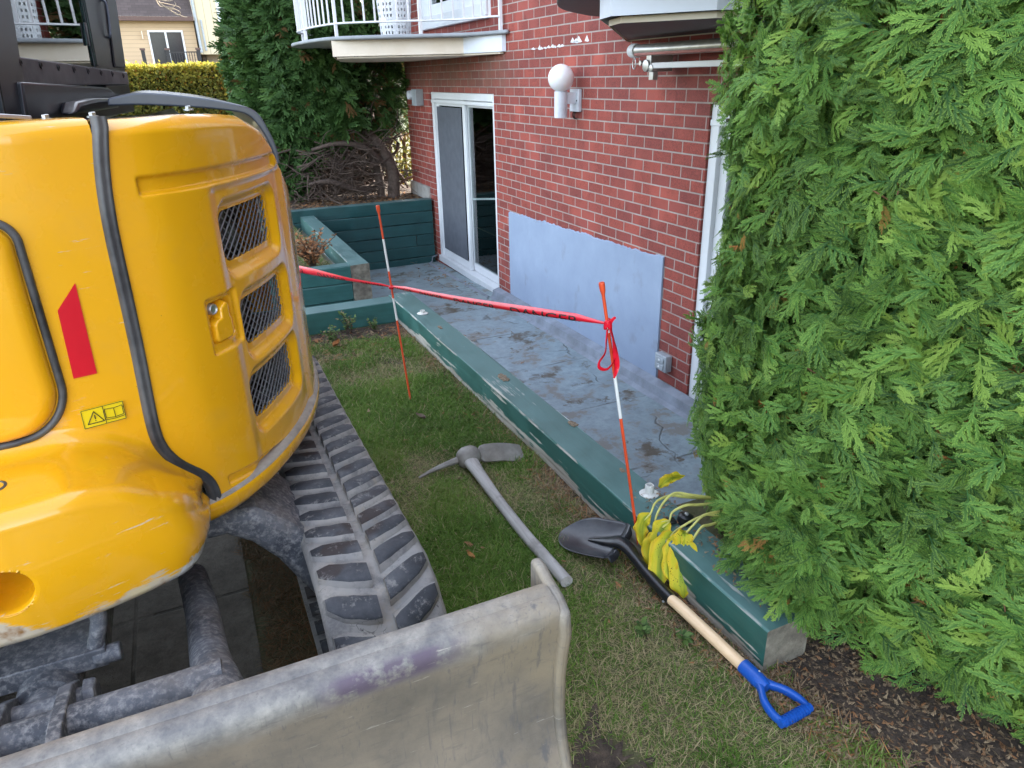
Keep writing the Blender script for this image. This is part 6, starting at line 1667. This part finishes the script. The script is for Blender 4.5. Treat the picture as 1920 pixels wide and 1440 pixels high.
# dark sheet standing in for shade deep in the hedge, then trunks and limbs
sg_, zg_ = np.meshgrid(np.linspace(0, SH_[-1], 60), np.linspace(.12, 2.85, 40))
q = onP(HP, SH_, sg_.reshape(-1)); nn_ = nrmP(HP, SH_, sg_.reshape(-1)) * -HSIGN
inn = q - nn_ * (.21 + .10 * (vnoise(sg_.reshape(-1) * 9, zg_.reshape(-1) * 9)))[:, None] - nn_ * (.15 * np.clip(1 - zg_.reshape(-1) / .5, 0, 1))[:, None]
mesh_np('shade_backing', np.concatenate([inn, zg_.reshape(-1, 1)], 1), grid_faces(40, 60), M['core'], NHG)
g = MB(); rb = np.random.default_rng(4)
for k in range(9):
    x, y = 1.62 + .5 * rb.random(), .2 + 1.6 * rb.random()
    x = max(x, np.interp(y, [0, .8, 1.9], [2.1, 1.72, 1.72]))
    C = crom([(x, y, -.02), (x + rb.normal() * .03, y + rb.normal() * .03, .6), (x + rb.normal() * .06, y + rb.normal() * .06, 1.5), (x + rb.normal() * .08, y + rb.normal() * .08, 2.7)], 5); g.tube(C, np.linspace(.035, .015, len(C)), 8)
g.build('trunk', M['bark'], NHG, smooth=60)
g = MB(); k = 0
idx = r4.choice(np.where(depth < .1)[0], 420, replace=False)
for i in idx:
    e_ = P[i] + unit(dirs[i:i + 1])[0] * sc[i] * .15; st_ = e_ - N[i] * (.14 + .1 * rb.random()) + rb.normal(size=3) * .04 - up_ * .03
    C = crom([st_, (st_ + e_) / 2 + rb.normal(size=3) * .012, e_], 3); g.tube(C, np.linspace(.0042, .0016, len(C)), 5, False)
tag(g.build('twigs', simple('reddish_twig', (.22, .105, .055), .8, var=.4, sc=20), NHG), kind='stuff')

# ------------------------------------------------------------------ lawn
def blade_template(seed, bend):
    w = .5
    V = np.array([(-w * .056, 0, 0), (w * .056, 0, 0), (-w * .048, .5, -.0), (w * .048, .5, 0), (-.006, 1, 0), (.006, 1, 0)], float)
    V[2:4, 2] += bend * .22; V[4:6, 2] += bend * .85; V[4:6, 1] -= bend * .25
    return V, np.array([(0, 1, 3, 2), (2, 3, 5, 4)]), np.array([0, 0, .3, .3, .8, .8])
BT = [blade_template(k, bnd) for k, bnd in enumerate((.1, .35, .6, .9))]
r5 = np.random.default_rng(23)
def lawn_density(x, y):
    d = np.ones_like(x)
    edge = 1.245 + .06 * (vnoise(y * 4, x * 0 + 2) - .5) + np.interp(y, [-.5, .2, .75, 1.1, 1.4], [.15, .05, .10, .05, 0])
    d *= sstep(edge + .03, edge - .10, x)
    d *= sstep(4.62, 4.25, y + .3 * (vnoise(x * 4, y * 4) - .5)) * .97 + .03
    d *= 1 - .93 * sstep(.16, .08, np.hypot(x - .655, (y - 1.03) / .8) + .10 * (vnoise(x * 22, y * 22) - .5))
    d *= np.where((y > 1.0) & (y < 3.3), sstep(.37, .43, x), sstep(.02, .06, x))
    dry = fbm(x * 2.6 + 4, y * 2.6 + 1, 4); d *= .55 + .45 * sstep(.60, .42, dry)
    return d, dry
def make_lawn(n, x0, x1, y0, y1, sc0):
    x = x0 + (x1 - x0) * r5.random(n); y = y0 + (y1 - y0) * r5.random(n)
    d, dry = lawn_density(x, y); k = r5.random(n) < d; x, y, dry = x[k], y[k], dry[k]; n = len(x)
    az = r5.random(n) * 2 * PI; lean = .35 + .75 * r5.random(n) ** 1.0
    dirs = np.stack([np.cos(az) * lean, np.sin(az) * lean, np.ones(n) * .75], 1)
    nr = np.stack([np.cos(az), np.sin(az), -lean], 1) + r5.normal(size=(n, 3)) * .3
    dp = np.clip((dry - .425) * 4.0, 0, 1)
    b = (r5.random(n) < .13 + .60 * dp).astype(float) * (.65 + .35 * r5.random(n))
    flat = (b > 0) & (r5.random(n) < .6); dirs[flat, 2] *= .18
    v = np.clip(.45 + .9 * (fbm(x * 3.3 + 30, y * 3.3, 3) - .47) * 2 + .22 * r5.normal(size=n), 0, 1)
    sc = sc0 * (.6 + .7 * r5.random(n)) * (1 - .25 * dp)
    return np.stack([x, y, np.full(n, .001)], 1), dirs, nr, sc, v, b
A1 = make_lawn(235000, .02, 1.42, .45, 3.0, .040); A2 = make_lawn(120000, .1, 1.42, 3.0, 4.8, .046)
A = [np.concatenate([p, q]) for p, q in zip(A1, A2)]
o = scatter('lawn_grass', BT, *A, M['grass'], r=r5); tag(o, kind='stuff')
def patch(n, fx, sc0, mat, name, bprob=.4, zz=.002):
    x, y = fx(n); n = len(x); az = r5.random(n) * 2 * PI; lean = .6 + 1.2 * r5.random(n)
    dirs = np.stack([np.cos(az) * lean, np.sin(az) * lean, .15 + .8 * r5.random(n)], 1); nr = np.stack([np.cos(az), np.sin(az), -lean], 1) + r5.normal(size=(n, 3)) * .4
    o = scatter(name, BT, np.stack([x, y, np.full(n, zz)], 1), dirs, nr, sc0 * (.5 + .9 * r5.random(n)), r5.random(n), (r5.random(n) < bprob).astype(float), mat, r=r5); tag(o, kind='stuff'); return o
def fx_dead(n):
    x = -.06 + .48 * r5.random(n); y = 1.0 + 2.3 * r5.random(n); k = x > -.045 + .05 * (vnoise(y * 7, y * 0) - .2); return x[k], y[k]
patch(34000, fx_dead, .036, M['dead_grass'], 'dead_grass', .25)
def fx_thatch(n):
    y = .5 + 4.1 * r5.random(n); x = 1.26 - .14 * r5.random(n) ** 1.5 + np.interp(y, [-.5, .2, .75, 1.1, 1.4], [.15, .05, .10, .05, 0]); return x, y
patch(9000, fx_thatch, .042, M['litter'], 'dry_thatch', .2, .004)
def fx_pl(n):
    return -.1 + 1.2 * r5.random(n), 6.32 + 2.5 * r5.random(n)
patch(9000, fx_pl, .07, M['grass'], 'planter_grass', .35, .022)

# cedar litter and leaf scraps on the ground
LT2 = [frond_template(300 + k, 5, False, .13) for k in range(4)]
def chips(n, fx, s0, s1, name, mat, zz=.006, bp=.45):
    x, y = fx(n); n = len(x); az = r5.random(n) * 2 * PI
    dirs = np.stack([np.cos(az), np.sin(az), r5.normal(size=n) * .12], 1); nr = np.stack([r5.normal(size=n) * .3, r5.normal(size=n) * .3, np.ones(n)], 1)
    o = scatter(name, LT2, np.stack([x, y, zz + .012 * r5.random(n)], 1), dirs, nr, s0 + (s1 - s0) * r5.random(n), r5.random(n), (r5.random(n) < bp) * (.5 + .5 * r5.random(n)), mat, r=r5); return tag(o, kind='stuff')
def fx_mulch(n):
    y = .3 + .95 * r5.random(n); x = np.interp(y, [.3, .75, 1.1, 1.3], [1.30, 1.30, 1.26, 1.22]) + .5 * r5.random(n) ** 1.3 - .05; return x, y
chips(4800, fx_mulch, .006, .019, 'cedar_litter', M['litter'], .006, .25)
def fx_lawn(n):
    y = .5 + 3.9 * r5.random(n) ** 1.3; x = .45 + .85 * r5.random(n) ** .55; return x, y
chips(95, fx_lawn, .012, .036, 'leaf_litter', M['litter'], .02, .6)
def fx_strip(n):
    y = 1.1 + 3.5 * r5.random(n); return 1.25 - .10 * r5.random(n), y
chips(700, fx_strip, .008, .022, 'edge_litter', M['litter'])
def fx_earth(n):
    return .25 + 1.0 * r5.random(n), 4.15 + .55 * r5.random(n)
chips(450, fx_earth, .02, .05, 'earth_litter', M['litter'])
def fx_bed(n): return 1.0 + 1.85 * r5.random(n), 8.99 + .9 * r5.random(n)
chips(900, fx_bed, .03, .09, 'bed_litter', M['litter'], .15, .5)
def fx_tt(n):
    y = 1.2 + .7 * r5.random(n); return 1.31 + .12 * r5.random(n), y
chips(260, fx_tt, .006, .018, 'timber_litter', M['litter'], .16)
def fx_pat(n):
    k = n // 2; return np.r_[2.35 + .45 * r5.random(k), 1.5 + 1.3 * r5.random(n - k)], np.r_[7.3 + 1.4 * r5.random(k), 2.3 + 6.3 * r5.random(n - k)]
chips(120, fx_pat, .02, .06, 'patio_litter', M['litter'], -.545)

# individual fallen leaves the eye catches
def curled_leaf(x, y, r_, col, label, seed):
    rr = np.random.default_rng(seed); n = 9; V = []; 
    for i in range(n):
        u = i / (n - 1)
        for j in range(5):
            s_ = j / 2 - 1; w = math.sin(PI * (u * .92 + .04)) * .42
            V.append((x + r_ * ((u - .5) * 2 * math.cos(seed) - s_ * w * math.sin(seed)), y + r_ * ((u - .5) * 2 * math.sin(seed) + s_ * w * math.cos(seed)), .018 + r_ * (.35 * s_ * s_ + .5 * (u - .5) ** 2 + .15 * rr.random())))
    o = mesh_np('fallen_leaf', np.array(V), grid_faces(n, 5), simple('dead_leaf', col, .8, var=.3, sc=40), None, True); tag(o, label, 'leaf'); return o
curled_leaf(.885, 3.15, .035, (.13, .085, .065), 'dull brown curled leaf on the grass near the far stake', 2)
curled_leaf(.70, 1.98, .022, (.40, .19, .06), 'small tan leaf on the lawn beside the rubber track', 5)
curled_leaf(.72, 4.42, .05, (.34, .15, .05), 'orange brown leaf clump on the bare earth before the short timber', 1)
curled_leaf(.795, 1.66, .022, (.44, .22, .10), 'small orange leaf on the lawn below the pickaxe handle', 4)

# small weeds by the short timber
def weed(name, x, y, z, h, n, label, mat, seed, spread=.5, leaf=.02, group=None):
    r6 = np.random.default_rng(seed); t = thing(name, (x, y, z), label, 'weed', group); g = MB(); P, D, Nn = [], [], []
    for k in range(n):
        az = r6.random() * 2 * PI; sp = spread * h * r6.random() ** .7; hh = h * (.55 + .5 * r6.random()); C = crom([(x + .01 * r6.normal(), y + .01 * r6.normal(), z), (x + sp * .4 * math.cos(az), y + sp * .4 * math.sin(az), z + hh * .6), (x + sp * math.cos(az), y + sp * math.sin(az), z + hh)], 4)
        g.tube(C, .0016 * max(1, h / .15), 4, False)
        for q in C[2:]:
            for _ in range(3): P.append(q); a2 = r6.random() * 2 * PI; D.append((math.cos(a2), math.sin(a2), .3 + .4 * r6.normal())); Nn.append((r6.normal() * .4, -.5, 1))
    g.build('stems', M['twig'], t); n = len(P)
    LTm = [(np.array([(0, 0, 0), (-.28, .45, .05), (0, 1, 0), (.28, .45, .05)], float), np.array([(0, 3, 2, 1)]), np.array([0, .3, .8, .3]))]
    scatter('leaves', LTm, np.array(P), np.array(D), np.array(Nn), leaf * (.6 + .8 * r6.random(n)), r6.random(n), (r6.random(n) < (.75 if mat == 'litter' else .15)).astype(float), M[mat], t, r=r6)
weed('weed', .86, 4.66, 0, .19, 7, 'thin dry weed against the middle of the short green timber', 'weed', 1, .35, .022)
weed('weed', .72, 4.55, 0, .10, 6, 'low grey weed on the bare earth left of the thin weed', 'weed', 2, .8, .02)
weed('weed', 1.02, 4.62, 0, .10, 6, 'small weed at the right corner of the short timber', 'weed', 3, .8, .02)
weed('weed', 1.62, .98, 0, .10, 6, 'small grey green seedling in the mulch under the hedge', 'weed', 4, .7, .03)
weed('dry_plant', .95, 6.55, .02, .30, 46, 'tan dried perennial spilling over the planter corner', 'litter', 5, .8, .035)
weed('dry_plant', .62, 6.6, .02, .22, 26, 'low dried perennial at the left of the planter', 'litter', 6, .9, .03)
for k, (x, y, lb) in enumerate(((1.05, 1.40, 'tiny round leaved clover below the shovel socket'), (1.14, 1.33, 'single round green leaf beside the shovel shaft'))):
    weed('clover', x, y, 0, .035, 3, lb, 'weed', 30 + k, .9, .024)

# ------------------------------------------------------------------ tall far cedar above the retaining wall
FC = thing('tall_cedar', (1.9, 10.6, .1), 'tall dark cedar with bare lower limbs above the dark green retaining wall', 'tree')
r7 = np.random.default_rng(31)
# crown: a clipped wall of sprays, left column reaching down, bare window at the lower right
fp = crom([(1.05, 12.2), (1.02, 11.0), (1.04, 10.2), (1.14, 9.85), (1.38, 9.62), (1.8, 9.5), (2.3, 9.55), (2.80, 9.72), (3.1, 10.3)], 10); SFc = arcl(fp)
NFc = 26000
s = r7.random(NFc) * SFc[-1]; z = .15 + 5.2 * r7.random(NFc)
p2 = onP(fp, SFc, s); n2 = nrmP(fp, SFc, s)
if (onP(fp, SFc, np.array([SFc[-1] * .5])) + nrmP(fp, SFc, np.array([SFc[-1] * .5])))[0, 1] > onP(fp, SFc, np.array([SFc[-1] * .5]))[0, 1]: n2 = -n2
lump = .22 * (fbm(s * 2.1, z * 1.9, 3) - .47) * 2
# height of the lower fringe of the crown
fringe = np.interp(p2[:, 0], [.5, .95, 1.25, 1.45, 1.75, 2.1, 2.45, 2.9], [.15, .15, .18, .62, .86, .84, .98, .90]) + .20 * (vnoise(s * 5, s * 0 + 3) - .5)
keep = z > fringe
under = np.clip((z - fringe) / .5, 0, 1)
thin = np.interp(p2[:, 0], [1.9, 2.25, 2.6, 3.0], [1, 1, .85, .7]); band = (z > 1.28) & (z < 1.75) & (p2[:, 0] > 2.05)
keep &= r7.random(NFc) < np.where(band, .45, thin)
s, z, p2, n2, lump, under = (q[keep] for q in (s, z, p2, n2, lump, under)); n = len(s)
dep = r7.random(n) ** 1.4 * .30
P = np.concatenate([p2 + n2 * (lump - dep - .20 * (1 - under))[:, None], z[:, None]], 1); N3 = np.concatenate([n2, np.zeros((n, 1))], 1); tg = np.cross(N3, up_)
th = r7.random(n) * 2 * PI
dirs = N3 * .7 + tg * np.cos(th)[:, None] * .7 + up_ * (np.sin(th) * .5 - .25)[:, None]
nr = N3 + tg * (r7.normal(size=n) * .6)[:, None] + up_ * (.5 + .5 * r7.normal(size=n))[:, None]
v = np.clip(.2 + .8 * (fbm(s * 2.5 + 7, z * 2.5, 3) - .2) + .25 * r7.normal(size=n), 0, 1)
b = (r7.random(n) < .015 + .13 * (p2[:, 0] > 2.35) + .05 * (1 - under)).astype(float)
FT = [frond_template(500 + k, 6, True, .075, 2) for k in range(6)]
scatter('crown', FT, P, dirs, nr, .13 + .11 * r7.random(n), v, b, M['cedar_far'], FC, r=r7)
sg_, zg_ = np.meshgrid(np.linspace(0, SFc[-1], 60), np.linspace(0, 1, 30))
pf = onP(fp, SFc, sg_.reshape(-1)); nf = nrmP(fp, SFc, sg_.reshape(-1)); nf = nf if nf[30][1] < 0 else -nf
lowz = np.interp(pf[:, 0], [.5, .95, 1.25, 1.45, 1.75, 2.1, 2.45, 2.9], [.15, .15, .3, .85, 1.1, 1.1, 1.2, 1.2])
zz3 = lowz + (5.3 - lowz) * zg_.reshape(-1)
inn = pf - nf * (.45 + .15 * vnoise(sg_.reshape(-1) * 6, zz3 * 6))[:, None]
mesh_np('shade_backing', np.concatenate([inn, zz3[:, None]], 1), grid_faces(30, 60), M['core'], FC)  # dark sheet painted as the shade inside the crown
def limb(P, r0, r1, n=7): 
    g = MB(); C = crom(P, 6); g.tube(C, np.linspace(r0, r1, len(C)), n); return g
g = MB()
for P_, a_, b_ in (([(2.55, 9.52, .12), (2.58, 9.55, .45), (2.48, 9.6, .75), (2.30, 9.75, 1.05), (2.2, 10, 1.8), (2.2, 10.2, 3.2)], .085, .04), ([(2.42, 9.62, .12), (2.40, 9.65, .5), (2.32, 9.8, .95), (2.4, 10.1, 2.0)], .06, .04),
                  ([(1.7, 10.1, .1), (1.75, 10.1, .8), (1.7, 10.2, 2.5)], .09, .06), ([(1.2, 10.3, .1), (1.15, 10.3, 1.0), (1.2, 10.3, 2.5)], .08, .06), ([(2.50, 9.6, .55), (2.2, 9.5, .80), (1.85, 9.45, .86), (1.55, 9.5, .80)], .045, .02), ([(2.35, 9.7, .25), (2.0, 9.5, .30), (1.7, 9.4, .42), (1.45, 9.4, .40)], .05, .02)):
    C = crom(P_, 6); g.tube(C, np.linspace(a_, b_, len(C)), 9)
g.build('trunk', M['bark'], FC, smooth=60)
g = MB(); r8 = np.random.default_rng(41)
for k in range(330):
    st_ = np.array([1.25 + 1.35 * r8.random(), 9.45 + .55 * r8.random(), .15 + .75 * r8.random()])
    L = .18 + .42 * r8.random(); d = r8.normal(size=3); d[1] = -abs(d[1]) * .7; d[2] = d[2] * .55 - .1; d /= np.linalg.norm(d)
    e_ = st_ + d * L; e_[1] = max(e_[1], 9.02); e_[2] = max(e_[2], .15)
    m_ = (st_ + e_) / 2 + r8.normal(size=3) * .028; C = crom([st_, m_, e_], 4); g.tube(C, np.linspace(.011, .003, len(C)) * (.45 + .8 * r8.random()), 5, False)
    if r8.random() < .8:
        e2 = m_ + r8.normal(size=3) * np.array([.13, .08, .10]); e2[2] = max(e2[2], .15); g.tube(crom([m_, (m_ + e2) / 2 + r8.normal(size=3) * .02, e2], 3), [.005] * 3 + [.004] * 3 + [.003], 4, False)
g.build('bare_branches', M['twig'], FC)
g = MB(); q = np.random.default_rng(77)
for k in range(260):
    p0 = np.array([1.1 + 1.75 * q.random(), 10.25 + .5 * q.random(), .12 + 1.6 * q.random()]); p1 = p0 + q.normal(size=3) * np.array([.25, .12, .30]); g.tube(crom([p0, (p0 + p1) / 2 + q.normal(size=3) * .05, p1], 3), .012 + .02 * q.random(), 5, False)
g.build('inner_branches', M['bark'], FC)
sg_, zg_ = np.meshgrid(np.linspace(0, 1, 40), np.linspace(.1, 1.9, 24)); xb = 1.15 + np.where(zg_.reshape(-1) < 1.0, 1.62, 2.15) * sg_.reshape(-1); mesh_np('low_shade_backing', np.stack([xb, 10.9 + .3 * vnoise(xb * 8, zg_.reshape(-1) * 8), zg_.reshape(-1)], 1), grid_faces(24, 40), M['core'], FC)  # near-black sheet painted as shade behind the bare lower limbs

def leafy_mass(name, org, label, cat, P, N, mat, sizes, v, b, r, core=None, temps=None):
    t = thing(name, org, label, cat)
    LTm = temps or [(np.array([(0, 0, 0), (-.30, .5, .06), (0, 1, 0), (.30, .5, .06)], float), np.array([(0, 3, 2, 1)]), np.array([0, .3, .6, .3]))]
    n = len(P); dirs = N * .5 + r.normal(size=(n, 3)) * .6; nr = N + r.normal(size=(n, 3)) * .6
    scatter('leaves', LTm, P, dirs, nr, sizes, v, b, mat, t, r=r)
    return t
# low clipped hedge, sunlight along its top painted as yellower leaves
r9 = np.random.default_rng(51); n = 52000
x = -7 + 8.6 * r9.random(n); face = r9.random(n) < .62
y = np.where(face, 14.9 + .12 * r9.random(n), 14.9 + .9 * r9.random(n)); z = np.where(face, .1 + 1.74 * r9.random(n) ** .8, 1.80 + .08 * r9.random(n))
z = z + .05 * (fbm(x * 2, y * 2) - .47) + np.where(~face & (r9.random(n) < .03), .10 * r9.random(n), 0)
k = ~((z < 1.0) & (r9.random(n) < .5)); x, y, z, face = x[k], y[k], z[k], face[k]; n = len(x)
Nn = np.where(face[:, None], (0, -1., .25), (0, -.2, 1.))
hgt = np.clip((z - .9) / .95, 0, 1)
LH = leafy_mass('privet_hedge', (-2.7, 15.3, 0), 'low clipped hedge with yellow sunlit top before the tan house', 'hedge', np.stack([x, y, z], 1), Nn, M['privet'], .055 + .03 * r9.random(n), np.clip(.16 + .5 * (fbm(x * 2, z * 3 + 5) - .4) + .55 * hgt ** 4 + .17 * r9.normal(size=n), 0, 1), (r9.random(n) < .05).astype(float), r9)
g = MB(); g.box(-7, 1.55, 15.06, 15.75, .15, 1.78); g.build('shade_backing', M['core'], LH)  # dark box standing in for the shade behind the leaves
g = MB()
for k in range(14): g.tube([(-6.8 + .62 * k, 15.4, -.02), (-6.8 + .62 * k + .05, 15.4, 1.2)], .03, 6)
g.build('trunk', M['bark'], LH)
# yellow-green shrub seen between the cedar and the wall
n = 1500; q = r9.normal(size=(n, 3)); q = unit(q); P = np.array([3.35, 11.6, .75]) + q * np.array([.45, .4, .75]) * (.7 + .3 * r9.random(n))[:, None]
SHB = leafy_mass('leafy_shrub', (3.35, 11.6, .1), 'yellow green shrub glimpsed past the corner of the brick wall', 'shrub', P, q, M['privet'], .06 + .05 * r9.random(n), np.clip(.35 + .3 * r9.normal(size=n), 0, 1), (r9.random(n) < .05).astype(float), r9)
g = MB(); g.tube([(3.35, 11.6, .05), (3.35, 11.6, .8)], .03, 6); g.build('trunk', M['bark'], SHB)

# bare tree whose twigs hang in front of the brown roof
BTt = thing('bare_tree', (-1.6, 12.6, 0), 'bare pale tree with a drooping twig before the brown roof', 'tree')
g = MB(); C = crom([(-1.6, 12.6, -.02), (-1.65, 12.6, 1.5), (-1.5, 12.5, 2.8), (-1.2, 12.4, 3.6), (-.6, 12.2, 3.7), (-.1, 12.05, 3.1), (.14, 12, 2.66)], 8); g.tube(C, np.interp(np.linspace(0, 1, len(C)), [0, .5, .85, 1], [.10, .06, .022, .012]), 8); g.build('trunk', M['bark'], BTt, smooth=60)
g = MB()
def tw(P, a=.008, b=.003): g.tube(crom(P, 4), np.linspace(a, b, (len(P) - 1) * 4 + 1), 5, False)
tw([(.10, 12, 2.75), (.18, 12, 2.62), (.28, 12, 2.54), (.34, 12, 2.50), (.45, 12, 2.45), (.50, 12, 2.445)], .011, .004)
tw([(.12, 12, 2.72), (.16, 12.02, 2.60), (.20, 12.02, 2.57), (.24, 12.02, 2.58)]); tw([(.18, 12, 2.62), (.30, 12.02, 2.60), (.40, 12.0, 2.575), (.43, 12, 2.55)])
tw([(.28, 12, 2.54), (.36, 12, 2.54), (.42, 12, 2.50), (.40, 12, 2.48)]); tw([(.16, 12, 2.66), (.28, 12, 2.64), (.35, 12, 2.65)]); tw([(.24, 12, 2.57), (.33, 12, 2.56), (.38, 12, 2.60), (.37, 12, 2.63)]); tw([(.33, 12, 2.50), (.38, 12, 2.47), (.42, 12, 2.475)])
g.build('twigs', M['pale_twig'], BTt)
